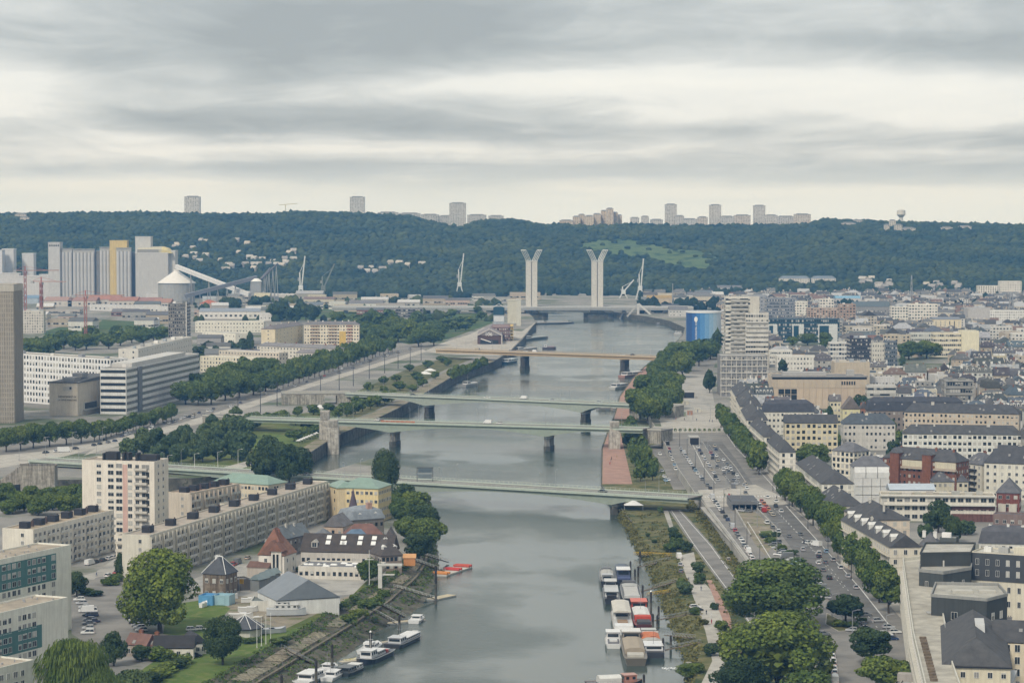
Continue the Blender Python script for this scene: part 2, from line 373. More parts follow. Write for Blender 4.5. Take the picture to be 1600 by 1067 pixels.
def tree_line(pts, n, h, w, what, where, kind='plane', mat='leaf', group=None, z=0., wobble=.6, name='tree', frm='near end', first=0):
 """n trees along a line of photograph points on the ground, the first at the near end"""
 V = [P(x, y, z) for x, y in pts]; seg = [0]
 for a, b in zip(V, V[1:]): seg.append(seg[-1] + (b - a).length)
 for i in range(n):
  s = seg[-1] * i / max(1, n - 1)
  j = max(k for k in range(len(seg)) if seg[k] <= s + 1e-6); j = min(j, len(V) - 2)
  p = V[j].lerp(V[j + 1], (s - seg[j]) / max(1e-6, seg[j + 1] - seg[j])); p.x += R.uniform(-wobble, wobble); p.y += R.uniform(-wobble, wobble)
  hh = h[0] + (h[1] - h[0]) * i / max(1, n - 1) if isinstance(h, tuple) else h
  tree(p, hh * R.uniform(.93,1.07), w * R.uniform(.92,1.1), f'{nth(i + first)} {what} from {frm} {where}', kind, lod_at(p, w), mat, group, name)
def bush(v, w, h, label, mat='leaf', group=None):
 return tree(v, h, w, label, 'bush', 'hi' if w * F / v[1] > 40 else 'mid' if w * F / v[1] > 12 else 'lo', mat, group, 'shrub', 'shrub')
# ---------------------------------------------------------------- buildings
WIN = {}
def win_mesh(w, h, style):
 k = (round(w, 2), round(h, 2), style)
 if k in WIN: return WIN[k]
 m = MB(); t = .075; d = .10                                     # frame stands proud of the wall, pane set back inside it
 m.box(-w/2,-d, 0,-w/2 + t, 0, h, 0); m.box(w/2 - t, -d, 0, w/2,0, h, 0); m.box(-w/2 + t, -d, h - t, w/2 - t, 0, h, 0); m.box(-w/2 - .06,-d - .06,-.07, w/2 + .06,0,0,0)
 if w > 1.0: m.box(-.03,-d * .8,0,.03,0, h - t, 0)
 cut = {0: 0,1: .45,2: .95,3: 0,4: .25}[style]
 zc = h - t - (h - t) * cut
 if zc > .05: m.quad((-w/2 + t, -.03,0), (w/2 - t, -.03,0), (w/2 - t, -.03, zc), (-w/2 + t, -.03, zc), 3 if style == 3 else 1)
 if cut: m.box(-w/2 + t, -.06, zc, w/2 - t, -.01, h - t, 2)
 WIN[k] = m.mesh('window', ['frame', 'glass', 'blind', 'curtain']); return WIN[k]
CHIM = {}
def chim_mesh(w, d, h):
 k = (round(w, 1), round(d, 1), round(h, 1))
 if k not in CHIM:
  m = MB().box(-w/2,-d/2,-1.2, w/2, d/2, h).box(-w/2 - .1,-d/2 - .1, h, w/2 + .1, d/2 + .1, h + .18)
  for i in range(max(1, int(w / .6))): m.cyl(-w/2 + .35 + i * .6,0, h + .18, h + .6,.13,6)
  CHIM[k] = m.mesh('chimney', 'wall')
 return CHIM[k]
DORM = {}
def dorm_mesh(w, h, d, gable):
 k = (w, h, d, gable)
 if k not in DORM:
  m = MB().box(-w/2,0,0, w/2, d, h, 0)
  if gable:
   r = w * .45; m.poly([(-w/2 - .15,-.15, h), (w/2 + .15,-.15, h), (0,-.15, h + r)], 0)
   m.quad((-w/2 - .15,-.15, h), (0,-.15, h + r), (0, d + r, h + r), (-w/2 - .15, d, h), 1); m.quad((0,-.15, h + r), (w/2 + .15,-.15, h), (w/2 + .15, d, h), (0, d + r, h + r), 1)
  else: m.box(-w/2 - .12,-.15, h, w/2 + .12, d, h + .14,1)
  m.quad((-w*.36,-.02,.25), (w*.36,-.02,.25), (w*.36,-.02, h - .12), (-w*.36,-.02, h - .12), 2)
  for x in (-w*.36,0, w*.36): m.box(x - .04,-.05,.25, x + .04,-.01, h - .12,3)
  DORM[k] = m.mesh('dormer', ['wall', 'roofing', 'glass', 'frame'])
 return DORM[k]
SKYL = []; PROT = []; FOOT = []                                                          # footprints taken: centre x, y, radius list
def take(v, r): FOOT.append((v[0], v[1], r))
def free(v, r): return all((v[0] - a) ** 2 + (v[1] - b) ** 2 > (r + c) ** 2 for a, b, c in FOOT)
def take_rect(A, u, vv, L, D):
 n = max(1, int(L / max(D, 6))); k = max(1, int(D / max(L, 6)))
 for i in range(n):
  for j in range(k):
   c = A + u * (L * (i + .5) / n) + vv * (D * (j + .5) / k); take(c, max(L / n, D / k) * .55)
def roof_mb(L, D, h, kind, rh, ov=.35):
 m = MB(); x0, x1, y0, y1 = -ov, L + ov, -ov, D + ov
 if kind == 'gable':
  r = D / 2; a = [(x0, y0, h), (x1, y0, h), (x1, y1, h), (x0, y1, h)]; t0 = (x0, r, h + rh); t1 = (x1, r, h + rh)
  m.quad(a[0], a[1], t1, t0); m.quad(a[2], a[3], t0, t1); m.poly([a[3], a[0], t0]); m.poly([a[1], a[2], t1]); m.quad(a[3], a[2], a[1], a[0])
 elif kind == 'gable_x':
  r = L / 2; a = [(x0, y0, h), (x1, y0, h), (x1, y1, h), (x0, y1, h)]; t0 = (r, y0, h + rh); t1 = (r, y1, h + rh)
  m.quad(a[1], a[2], t1, t0); m.quad(a[3], a[0], t0, t1); m.poly([a[0], a[1], t0]); m.poly([a[2], a[3], t1]); m.quad(a[3], a[2], a[1], a[0])
 elif kind in ('hip', 'mansard'):
  z = h
  if kind == 'mansard':
   i_ = min(1.2, D * .1); z2 = h + rh * .68;
   a = [(x0, y0, h), (x1, y0, h), (x1, y1, h), (x0, y1, h)]; b = [(x0 + i_, y0 + i_, z2), (x1 - i_, y0 + i_, z2), (x1 - i_, y1 - i_, z2), (x0 + i_, y1 - i_, z2)]
   for k in range(4): m.quad(a[k], a[(k + 1) % 4], b[(k + 1) % 4], b[k])
   x0, x1, y0, y1, z, rh = x0 + i_, x1 - i_, y0 + i_, y1 - i_, z2, rh * .32
  if x1 - x0 >= y1 - y0:
   q = (y1 - y0) / 2 * .8; t0 = (x0 + q, (y0 + y1) / 2, z + rh); t1 = (x1 - q, (y0 + y1) / 2, z + rh); a = [(x0, y0, z), (x1, y0, z), (x1, y1, z), (x0, y1, z)]
   m.quad(a[0], a[1], t1, t0); m.quad(a[2], a[3], t0, t1); m.poly([a[3], a[0], t0]); m.poly([a[1], a[2], t1])
  else:
   q = (x1 - x0) / 2 * .8; t0 = ((x0 + x1) / 2, y0 + q, z + rh); t1 = ((x0 + x1) / 2, y1 - q, z + rh); a = [(x0, y0, z), (x1, y0, z), (x1, y1, z), (x0, y1, z)]
   m.quad(a[1], a[2], t1, t0); m.quad(a[3], a[0], t0, t1); m.poly([a[0], a[1], t0]); m.poly([a[2], a[3], t1])
  m.box(-ov, -ov, h - .25, L + ov, D + ov, h - .004)
 elif kind == 'shed':
  m.quad((x0, y0, h), (x1, y0, h), (x1, y1, h + rh), (x0, y1, h + rh)); m.quad((x0, y1, h), (x1, y1, h), (x1, y1, h + rh), (x0, y1, h + rh)); m.poly([(x0, y1, h), (x0, y0, h), (x0, y1, h + rh)]); m.poly([(x1, y0, h), (x1, y1, h), (x1, y1, h + rh)])
 return m
def put_windows(root, L, D, h, floors, bays, ww, wh, mode, faces='frl', sill=.95, base=0., skip=None, single=True, cells=None):
 fh = (h - base) / floors; bw = L / bays; ns = max(1, round(D / bw)); sd_ = [(0, 'f', i, (i + .5) * bw) for i in range(bays)] if 'f' in faces else []
 if 'r' in faces: sd_ += [(1, 'r', i, (i + .5) * D / ns) for i in range(ns)]
 if 'l' in faces: sd_ += [(2, 'l', i, (i + .5) * D / ns) for i in range(ns)]
 if 'b' in faces: sd_ += [(3, 'b', i, (i + .5) * bw) for i in range(bays)]
 big = MB() if mode == 'stuff' else None
 for fl in range(floors):
  for fi, f, i, s in sd_:
   if skip and skip(f, fl, i): continue
   z = base + fl * fh + sill * fh / 3.0
   x, y, a = ((s, 0,0), (L, s, math.pi / 2), (0, s, -math.pi / 2), (s, D, math.pi))[fi]
   if mode == 'one':
    ob('window', win_mesh(ww, wh, R.choice((0,0,0,0,0,0,3,1,4,2))), root, (x, y, z), a)
   else:
    c = R.choice((0,0,0,0,1,2)); ca, sa = math.cos(a), math.sin(a); o = .05
    def T(u, v, zz): return (x + u * ca - v * sa, y + u * sa + v * ca, zz)
    t = min(.1, ww * .08)
    q = [T(-ww/2,-o, z), T(ww/2,-o, z), T(ww/2,-o, z + wh), T(-ww/2,-o, z + wh)]; p = [T(-ww/2,.05, z), T(ww/2,.05, z), T(ww/2,.05, z + wh), T(-ww/2,.05, z + wh)]
    big.quad(*q, m=c)
    if R.random() < .3: zb_ = z + wh * R.uniform(.35,.8); o = .07; big.quad(T(-ww*.44,-o, zb_), T(ww*.44,-o, zb_), T(ww*.44,-o, z + wh * .96), T(-ww*.44,-o, z + wh * .96), 2)
    for k in range(4): big.quad(p[k], p[(k + 1) % 4], q[(k + 1) % 4], q[k], 3)
 if big and big.f: big.build('glazing', ['glass', 'curtain', 'blind', 'frame'], root, kind='stuff')
def frame_of(A, B):
 d = B - A; L = math.hypot(d.x, d.y); u = Vector((d.x / L, d.y / L, 0)); return u, Vector((-u.y, u.x, 0)), L, math.atan2(u.y, u.x)
def bld(name, label, A, B, h, D, roof='flat', rh=4., wall=CREAM, rc=SLATE, floors=4, bays=0, win='stuff', ww=1.2, wh=1.5, z0=0., chim=0, dorm=0, cat='building', group=None, faces='frl', wmat='wall', sill=.95,
  base=0., skip=None, dgable=True, fronts=1, chimc=None, top=True, reg=True, bands=0, bandc=WHITE, rmat=None, roofbox=0, dh=1.7, dw=1.5, prot=True):
 """A, B: the front's two top corners, in pixels of the photograph, h metres above the ground; D runs away behind A>B"""
 if isinstance(A, tuple) and isinstance(B, tuple) and abs(A[1] - B[1]) <= 2.1 and P(*A, z0 + h).y > 1350: B = (B[0], A[1])
 if isinstance(A, tuple): A = P(A[0], A[1], z0 + h)
 if isinstance(B, tuple): B = P(B[0], B[1], z0 + h)
 A = Vector((A[0], A[1], z0)); B = Vector((B[0], B[1], z0)); u, vv, L, rz = frame_of(A, B)
 if reg: take_rect(A, u, vv, L, D)
 if prot:
  q_ = [pix((*(A + u * s)[:2], z0 + h)) for s in (0, L)] + [pix((*(A + u * s)[:2], z0 + h * .45)) for s in (0, L)]; PROT.append((min(q_[0][0], q_[1][0]), max(q_[0][0], q_[1][0]), min(q_[0][1], q_[1][1]) - (rh * .8 if roof != 'flat' else 0) * F / A.y, min(max(q_[2][1], q_[3][1]), max(q_[0][1], q_[1][1]) + 19), A.y))
 e = thing(name, label, cat, A, rz, group)
 wall = tuple(min(.8, q * (LIFT if prot else .93)) for q in wall) if max(wall) > .4 else wall
 MB().box(0,0,-2, L, D, h - (.3 if roof != 'flat' else 0)).build('wall', wmat, e, wall)
 if roof == 'flat':
  MB().box(.3,.3, h - .2, L - .3, D - .3, h + .06).build('roof', rmat or 'flatroof', e, rc)
  p = MB(); q = .3
  p.box(0,0, h, L, q, h + .55); p.box(0, D - q, h, L, D, h + .55); p.box(0, q, h, q, D - q, h + .55); p.box(L - q, q, h, L, D - q, h + .55); p.build('parapet', wmat, e, jit(wall, .03))
  for k in range(roofbox):
   w_ = R.uniform(2, min(5, D * .5)); x = L * (k + R.uniform(.3,.7)) / roofbox; y = D * R.uniform(.35,.65); hh = R.uniform(1.4,2.6)
   MB().box(x - w_/2, y - w_*.35, h + .07, x + w_/2, y + w_*.35, h + hh).build('roof_housing', 'wall', e, jit(R.choice((wall, GREY, ZINC, WHITE)), .1))
 else:
  ro = roof_mb(L, D, h, roof, rh).build('roof', rmat or 'roofing', e, rc)
  for k in range(chim):
   x = L * (k + .5 + R.uniform(-.2,.2)) / chim; y = D * R.choice((.42,.5,.58)); rise = rh if roof != 'gable_x' else rh * .6
   ob('chimney', chim_mesh(R.choice((.9,1.3,1.8)), .7, R.choice((1.0,1.4))), e, (x, y, h + rise * .8), col=chimc or R.choice((BRICK, CREAM, WHITE, PALE)))
  for k in range(R.randint(1,5) if roof in ('hip', 'gable') and (chim or dorm) and D < 16 else 0):
   t_ = R.uniform(.25,.6); SKYL.append(MB().box(-.5,-.65,-.04,.5,.65,.1).mesh('skylight', 'curtain')) if not SKYL else 0; o_ = ob('skylight', SKYL[0], e, (L * R.uniform(.2,.8), -.35 + (D / 2 + .35) * t_, h + rh * t_ + .05)); o_.rotation_euler = (math.atan2(rh, D / 2 + .35), 0,0)
  for k in range(dorm):
   x = L * (k + .5) / dorm; k_ = .22 if roof != 'mansard' else .04
   ob('dormer', dorm_mesh(dw, dh, 1.8 if roof != 'mansard' else 1.1, dgable), e, (x, D * .5 * k_ + .25, h + rh * k_ + .1), col=WHITE)
 if win and floors:
  put_windows(e, L, D, h - (0 if roof == 'flat' else .3), floors, bays or max(2, int(L / 3.2)), ww, wh, win, faces, sill, base, skip)
 if bands:
  b = MB(); fh = (h - base) / floors
  for i in range(1, floors + 1): b.box(-.12,-.12, base + i * fh - .35, L + .12, D + .12, base + i * fh - .1)
  b.build('string_course', wmat, e, bandc, kind='stuff')
 return e, L, D, h
# ---------------------------------------------------------------- vehicles
def car_rings(L, W, prof):
 return [[(x, -W/2 * k, z) for x, z, k in prof], [(x, W/2 * k, z) for x, z, k in prof]]
CARM = {}
def car_parts(kind):
 if kind in CARM: return CARM[kind]
 L, W, zr = {'hatch': (4.0,1.74,1.47), 'saloon': (4.5,1.8,1.44), 'suv': (4.4,1.84,1.66), 'van': (5.2,2.0,2.25), 'truck': (7.2,2.3,2.9)}[kind]
 b = MB(); h = L / 2
 low = [(-h, .35), (-h + .05,.62), (-h + .12,.82), (h - 1.0,.88), (h - .25,.76), (h, .58), (h, .32)]
 if kind in ('van', 'truck'): low = [(-h, .35), (-h, 1.0), (-h + .1,1.05), (h - .9,1.05), (h - .15,.95), (h, .7), (h, .32)]
 def ext(prof, w0, w1, m):
  n = len(prof); i = len(b.v); b.v += [(x, -w0 if z < .7 else -w1, z) for x, z in prof] + [(x, w0 if z < .7 else w1, z) for x, z in prof]
  for k in range(n): b.f.append((i + k, i + (k + 1) % n, i + n + (k + 1) % n, i + n + k)); b.m.append(m)
  b.f.append(tuple(i + n - 1 - k for k in range(n))); b.m.append(m); b.f.append(tuple(i + n + k for k in range(n))); b.m.append(m)
 ext(low, W/2, W/2 - .04,0)
 zb = .82 if kind not in ('van', 'truck') else 1.03
 cab = {'hatch': (-h + .12,-h + .5,.3,1.15), 'saloon': (-h + .75,-h + 1.35,.35,1.15), 'suv': (-h + .1,-h + .35,.4,1.1), 'van': (-h + .02,-h + .06, h - 1.25, h - .5), 'truck': (-h + .02,-h + .06, h - .9, h - .5)}[kind]
 x0, x1, x2, x3 = cab; wb, wt = W/2 - .08, W/2 - (.26 if zr < 1.8 else .14)
 g = MB(); g.v = [(x0,-wb, zb), (x3,-wb, zb), (x3, wb, zb), (x0, wb, zb), (x1,-wt, zr - .05), (x2,-wt, zr - .05), (x2, wt, zr - .05), (x1, wt, zr - .05)]
 g.f = [(0,1,5,4), (1,2,6,5), (2,3,7,6), (3,0,4,7)]; g.m = [0] * 4 if zr < 1.8 else [1,0,1,1]
 b.box(x1 - .03,-wt - .02, zr - .06, x2 + .03, wt + .02, zr, 0)
 for s in (-1,1):                                               # pillars
  for (xa, xb) in ((x0, x1), (x3, x2), ((x0 + x3) / 2 - .1,(x1 + x2) / 2 - .1)): b.beam((xa, s * (wb + .005), zb), (xb, s * (wt + .012), zr - .05), .09,.05,0)
  b.box(x3 - .25, s * (W/2) - .06,.92 if zr < 1.8 else 1.15, x3 - .08, s * (W/2 + .14), 1.05 if zr < 1.8 else 1.35,0)
 wh = MB(); wh.cyl(0,0,-.1,.1,.32,14,0); wh.cyl(0,0,.1,.115,.2,10,1); wh.cyl(0,0,-.115,-.1,.2,10,1)
 wh.v = [(x, z, y) for x, y, z in wh.v]
 hl = MB().box(-.03,-.2,0,.05,.2,.14); tl = MB().box(-.05,-.13,0,.03,.13,.2)
 wp = [(sx_ * (h - .82), sy * (W/2 - .12), .32) for sx_ in (-1,1) for sy in (-1,1)]
 one = MB(); one.v = list(b.v); one.f = list(b.f); one.m = [0] * len(b.f)
 i = len(one.v); one.v += g.v; one.f += [tuple(i + k for k in f) for f in g.f]; one.m += [1 if q == 0 else 0 for q in g.m]
 for x, y, z in wp:
  i = len(one.v); one.v += [(x + a, y + c, z + d) for a, c, d in wh.v]; one.f += [tuple(i + k for k in f) for f in wh.f]; one.m += [2] * len(wh.f)
 res = dict(body=b.mesh('body', 'paint'), glass=g.mesh('glasshouse', ['glass', 'paint']), wheel=wh.mesh('wheel', ['tyre', 'rim']), hl=hl.mesh('headlight', 'headlight'), tl=tl.mesh('tail_light', 'taillight'), wp=wp, L=L, W=W, one=one.mesh('car', ['paint', 'glass', 'tyre']))
 CARM[kind] = res; return res
CARC = {'white': (.74,.74,.72), 'silver': (.46,.47,.48), 'grey': (.17,.175,.18), 'black': (.018,.018,.02), 'dark blue': (.03,.05,.13), 'red': (.38,.035,.03), 'beige': (.45,.40,.32), 'green': (.04,.12,.06), 'light blue': (.25,.38,.5), 'orange': (.55,.19,.07)}
def car(v, rz, colour, label, kind='hatch', group=None, near=None):
 c = car_parts(kind); near = v[1] < 1010 if near is None else near
 cc = jit(CARC[colour], .05); nm = {'van': 'van', 'truck': 'lorry'}.get(kind, 'car')
 if not near:
  o = tag(ob(nm, c['one'], loc=v, rz=rz, col=cc), label, nm, group); return o
 e = thing(nm, label, nm, v, rz, group); ob('body', c['body'], e, col=cc); ob('glasshouse', c['glass'], e, col=cc)
 for w in c['wp']: ob('wheel', c['wheel'], e, w)
 for s in (-1,1): ob('headlight', c['hl'], e, (c['L']/2 - .02, s * (c['W']/2 - .32), .62)); ob('tail_light', c['tl'], e, (-c['L']/2 + .03, s * (c['W']/2 - .25), .62))
 return e
PICK = ['white'] * 9 + ['silver'] * 6 + ['grey'] * 5 + ['black'] * 5 + ['dark blue', 'red', 'beige', 'light blue']
def car_row(pts, n, where, group, z=0., across=False, bias=None, frm='near end', gap=.06, kinds=('hatch', 'hatch', 'saloon', 'suv'), flip=False, lat=0.):
 V = [P(x, y, z) for x, y in pts]; a, b = V[0], V[-1]; seg = [0]
 for p, q in zip(V, V[1:]): seg.append(seg[-1] + (q - p).length)
 for i in range(n):
  if R.random() < gap: continue
  s = seg[-1] * (i + R.uniform(-.12,.12)) / max(1, n - 1); s = min(max(s, 0), seg[-1]); j = min(max(k for k in range(len(seg)) if seg[k] <= s + 1e-6), len(V) - 2)
  d = (V[j + 1] - V[j]); p = V[j] + d * ((s - seg[j]) / max(1e-6, seg[j + 1] - seg[j])); rz = math.atan2(d.y, d.x) + (math.pi / 2 if across else 0) + (math.pi if flip else 0) + R.uniform(-.03,.03)
  if lat: p = p + Vector((R.uniform(-lat, lat), 0,0))
  c = R.choice(bias or PICK); k = 'van' if R.random() < .07 else R.choice(kinds)
  car(p, rz, c, f'{c} {"van" if k == "van" else "car"}, {nth(i)} from {frm} {where}', k, group)
LAMP = {}
def lamp(v, h, label, arm=1.8, group='street lamps along the roads', two_=False, rz=0., col='grey_metal', r=.11):
 k = (h, arm, two_, col, r)
 if k not in LAMP:
  m = MB().cyl(0,0,0, h, r * 1.3,7,0, r * .7).cyl(0,0,0,.6, r * 2,7); a = MB(); hd = MB()
  for s in ((1,-1) if two_ else (1,)):
   a.tube((0,0, h - .1), (s * arm, 0, h + .35), r * .55,5); hd.box(min(s * arm, s * (arm + .9)), -.17, h + .26, max(s * arm, s * (arm + .9)), .17, h + .42)
  LAMP[k] = (m.mesh('pole', col), a.mesh('arm', col), hd.mesh('lamp_head', col))
 e = thing('street_lamp', label, 'street lamp', v, rz, group)
 ob('pole', LAMP[k][0], e); ob('arm', LAMP[k][1], e); ob('lamp_head', LAMP[k][2], e); return e
def sheet(name, pts, z, mat, up=0.0, plane=None):
 """a level piece of the setting: outline in pixels on the plane z, laid up metres above it"""
 V = [P(x, y, z) for x, y in pts]; tri = geometry.tessellate_polygon([V]); me = bpy.data.meshes.new(name)
 F_ = []
 for a, b, c in tri:
  n = (V[b] - V[a]).cross(V[c] - V[a]); F_.append((a, b, c) if n.z > 0 else (a, c, b))
 me.from_pydata([(v.x, v.y, z + up) for v in V], [], F_); me.materials.append(MATS[mat]); me.update()
 return struct(ob(name, me))
def strip_line(name, pts, z, w, mat='line_paint', up=.05, dash=None):
 V = [P(x, y, z) for x, y in pts]; m = MB();
 for a, b in zip(V, V[1:]):
  d = b - a; L = d.length; d.normalize(); n = Vector((-d.y, d.x, 0)) * (w / 2); s = 0
  while s < L:
   e_ = min(L, s + (dash[0] if dash else L)); p, q = a + d * s, a + d * e_
   m.quad(p - n, q - n, q + n, p + n); s = e_ + (dash[1] if dash else 0)
   if not dash: break
 m.v = [(x, y, z + up) for x, y, _ in m.v]
 return struct(m.build(name, mat))
# ================================================================ THE SETTING
WZ = -7.0
# land edge round the river, as points of the photograph on the level of the city ground (z = 0)
LEFT_NEAR = [(215,1130), (320,1067), (400,1020), (480,978), (560,925), (612,897), (640,872), (652,846), (650,810), (645,780)]
TIP = [(628,748), (610,724), (592,713), (545,727), (480,745), (300,775), (100,785), (-90,803)]
ARM = [(-90,772), (85,750), (300,747), (430,736), (462,722)]
LEFT_FAR = [(522,683), (562,665), (597,650), (626,636), (650,622), (671,610), (716,583), (772,565), (798,548), (815,530), (833,509), (838,504), (832,494), (818,484), (806,479)]
FAR_END = [(870,477), (944,480)]
RIGHT_FAR = [(960,488), (1008,494), (1045,501), (1070,512), (1066,524), (1052,538), (1034,552), (1024,566)]
RIGHT_CITY = [(1008,598), (1002,630), (1015,655), (1037,692), (1060,735), (1085,772), (1100,790), (1145,850), (1187,908), (1235,965), (1292,1067), (1322,1130)]
LOW_EDGE = [(1082,1130), (1087,1067), (1096,1020), (1086,985), (1071,950), (1056,915), (1036,880), (1008,850), (988,815), (968,790), (940,757), (941,700), (952,668), (958,655), (963,640), (968,620), (988,592), (1006,574), (1020,562)]
river_outline = LEFT_NEAR + TIP + ARM + LEFT_FAR + FAR_END + RIGHT_FAR + RIGHT_CITY
RV = [P(x, y, 0) for x, y in river_outline]
def in_poly(x, y, poly):
 c = False; j = len(poly) - 1
 for i in range(len(poly)):
  if (poly[i][1] > y) != (poly[j][1] > y) and x < (poly[j][0] - poly[i][0]) * (y - poly[i][1]) / (poly[j][1] - poly[i][1]) + poly[i][0]: c = not c
  j = i
 return c
def in_river(v, m=0): return in_poly(v[0], v[1], RV)
outer = [(-3000,350), (3000,350), (3000,4330), (-3000,4330)]
vs = [Vector(p) for p in outer] + [v.to_2d() for v in RV]; n0 = len(outer); n1_ = len(RV)
ed = [(i, (i + 1) % n0) for i in range(n0)] + [(n0 + i, n0 + (i + 1) % n1_) for i in range(n1_)]
r_ = geometry.delaunay_2d_cdt(vs, ed, [], 0,1e-4)
fc = [f for f in r_[2] if not in_poly(sum(r_[0][i].x for i in f) / 3, sum(r_[0][i].y for i in f) / 3, RV)]
me = bpy.data.meshes.new('ground'); me.from_pydata([(v.x, v.y, 0) for v in r_[0]], [], fc); me.materials.append(MATS['city_ground'])
for p_ in me.polygons:
 if p_.normal.z < 0: p_.flip()
struct(ob('ground', me))
# water
wm_ = MB().quad((-1500,350, WZ), (1500,350, WZ), (1500,4300, WZ), (-1500,4300, WZ)); struct(wm_.build('river', 'river'))
def wall_along(name, pts, z1, z0, mat, plane=0., cap=0.0, capw=.5, close=False):
 V = [P(x, y, plane) for x, y in pts]; m = MB()
 for a, b in zip(V, V[1:]):
  m.quad((a.x, a.y, z0), (b.x, b.y, z0), (b.x, b.y, z1), (a.x, a.y, z1))
  if cap:
   d = (b - a).normalized(); n = Vector((-d.y, d.x, 0)) * capw; m.v += []
   i = len(m.v); m.v += [(a.x - n.x*.1, a.y - n.y*.1, z1 - .3), (b.x - n.x*.1, b.y - n.y*.1, z1 - .3), (b.x + n.x, b.y + n.y, z1 - .3), (a.x + n.x, a.y + n.y, z1 - .3), (a.x - n.x*.1, a.y - n.y*.1, z1 + cap), (b.x - n.x*.1, b.y - n.y*.1, z1 + cap), (b.x + n.x, b.y + n.y, z1 + cap), (a.x + n.x, a.y + n.y, z1 + cap)]
   for f in ((0,1,5,4), (1,2,6,5), (2,3,7,6), (3,0,4,7), (4,5,6,7)): m.f.append(tuple(i + k for k in f)); m.m.append(0)
 return struct(m.build(name, mat))
wall_along('quay_wall', LEFT_NEAR + TIP, 0,-9, 'quay_stone')
wall_along('quay_wall', ARM + LEFT_FAR + FAR_END, 0,-9, 'quay_stone', cap=.12)
wall_along('quay_wall', FAR_END[-1:] + RIGHT_FAR, 0,-9, 'quay_stone', cap=.1)
wall_along('retaining_wall', RIGHT_FAR[-1:] + RIGHT_CITY, 0,-9, 'concrete', cap=.9, capw=.35)
LZ = -4.0
# lower quay: outline mixes the two levels, so build from ground points
lq = [P(x, y, LZ) for x, y in LOW_EDGE] + [P(x, y, 0) for x, y in (RIGHT_FAR[-1:] + RIGHT_CITY)]
tri = geometry.tessellate_polygon([[Vector((v.x, v.y, 0)) for v in lq]]); me = bpy.data.meshes.new('lower_quay')
me.from_pydata([(v.x, v.y, LZ) for v in lq], [], [tuple(t) for t in tri]); me.materials.append(MATS['rough_ground'])
for p_ in me.polygons:
 if p_.normal.z < 0: p_.flip()
struct(ob('lower_quay', me))
wall_along('quay_wall', LOW_EDGE[8:], LZ, -9, 'quay_stone', plane=LZ, cap=.15)
def resample(V, n):
 s = [0]
 for a, b in zip(V, V[1:]): s.append(s[-1] + (b - a).length)
 out = []
 for i in range(n):
  q = s[-1] * i / (n - 1); j = min(max(k for k in range(len(s)) if s[k] <= q + 1e-6), len(V) - 2); out.append(V[j].lerp(V[j + 1], (q - s[j]) / max(1e-6, s[j + 1] - s[j])))
 return out
def bank(name, top, ztop, bot, zbot, mat, n=90, k=9, amp=.35, prof=1.0):
 A = resample([P(x, y, ztop) for x, y in top], n); B = resample([P(x, y, WZ) for x, y in bot], n); rng = np.random.default_rng(3); V = []; Fq = []
 for i in range(n):
  for j in range(k):
   t_ = j / (k - 1); p = A[i].lerp(B[i], t_); z = ztop + (zbot - ztop) * t_ ** prof
   V.append((p.x + rng.normal() * amp * .4 * (0 < j), p.y + rng.normal() * amp * .4 * (0 < j), z + (rng.normal() * amp * .5 if 0 < j < k - 1 else (.03 if j == 0 else 0))))
 for i in range(n - 1):
  for j in range(k - 1): a = i * k + j; Fq.append((a, a + 1, a + k + 1, a + k))
 o = struct(ob(name, np_mesh(name, V, Fq, mat)))
 if o.data.polygons[0].normal.z < 0: o.data.flip_normals()
 return A, B
LW = [(420,1130), (480,1066), (530,1036), (562,1013), (595,988), (640,962), (668,945), (684,915), (690,893), (688,862), (680,830), (668,795)]
LB = bank('river_bank', LEFT_NEAR, 0, LW, -7.6, 'mud', 130,12,.45)
RW = [(1064,1130), (1074,1067), (1073,1043), (1061,1020), (1043,975), (1023,925), (1006,880), (995,862), (976,826), (962,795)]
RB = bank('river_bank', LOW_EDGE[:10], LZ, RW, -7.6, 'rough_ground', 110,9,.4)
# stone revetment slabs and a ledge let into the left bank
def bank_pt(LBp, s, t, zt=0., zb=-7.6):
 i = s * (len(LBp[0]) - 1); j = min(int(i), len(LBp[0]) - 2); f = i - j
 a = LBp[0][j].lerp(LBp[0][j + 1], f); b = LBp[1][j].lerp(LBp[1][j + 1], f); p = a.lerp(b, t); p.z = zt + (zb - zt) * t; return p
rv = struct(ob('revetment', None))
for i in range(26):
 s0 = .12 + i * .021
 if R.random() < .25: continue
 a, b, c_, d_ = bank_pt(LB, s0,.2), bank_pt(LB, s0 + .0195,.2), bank_pt(LB, s0 + .0195,.40), bank_pt(LB, s0,.40); up = Vector((0,0,.5)); m = MB(); q = [a, b, c_, d_]
 m.v = [tuple(x - up) for x in q] + [tuple(x + up * R.uniform(.5,.9)) for x in q]; m.f = [(3,2,1,0), (4,5,6,7), (0,1,5,4), (1,2,6,5), (2,3,7,6), (3,0,4,7)]; m.m = [0] * 6
 m.build('stone_slab', 'stone', rv, jit((.36,.32,.23), .12))
m = MB()
for i in range(60):
 a, b = bank_pt(LB, .05 + i * .0125,.50), bank_pt(LB, .05 + (i + 1) * .0125,.50); m.beam(a + Vector((0,0,.4)), b + Vector((0,0,.4)), .9,.7)
m.build('ledge', 'stone', rv, (.25,.22,.16))
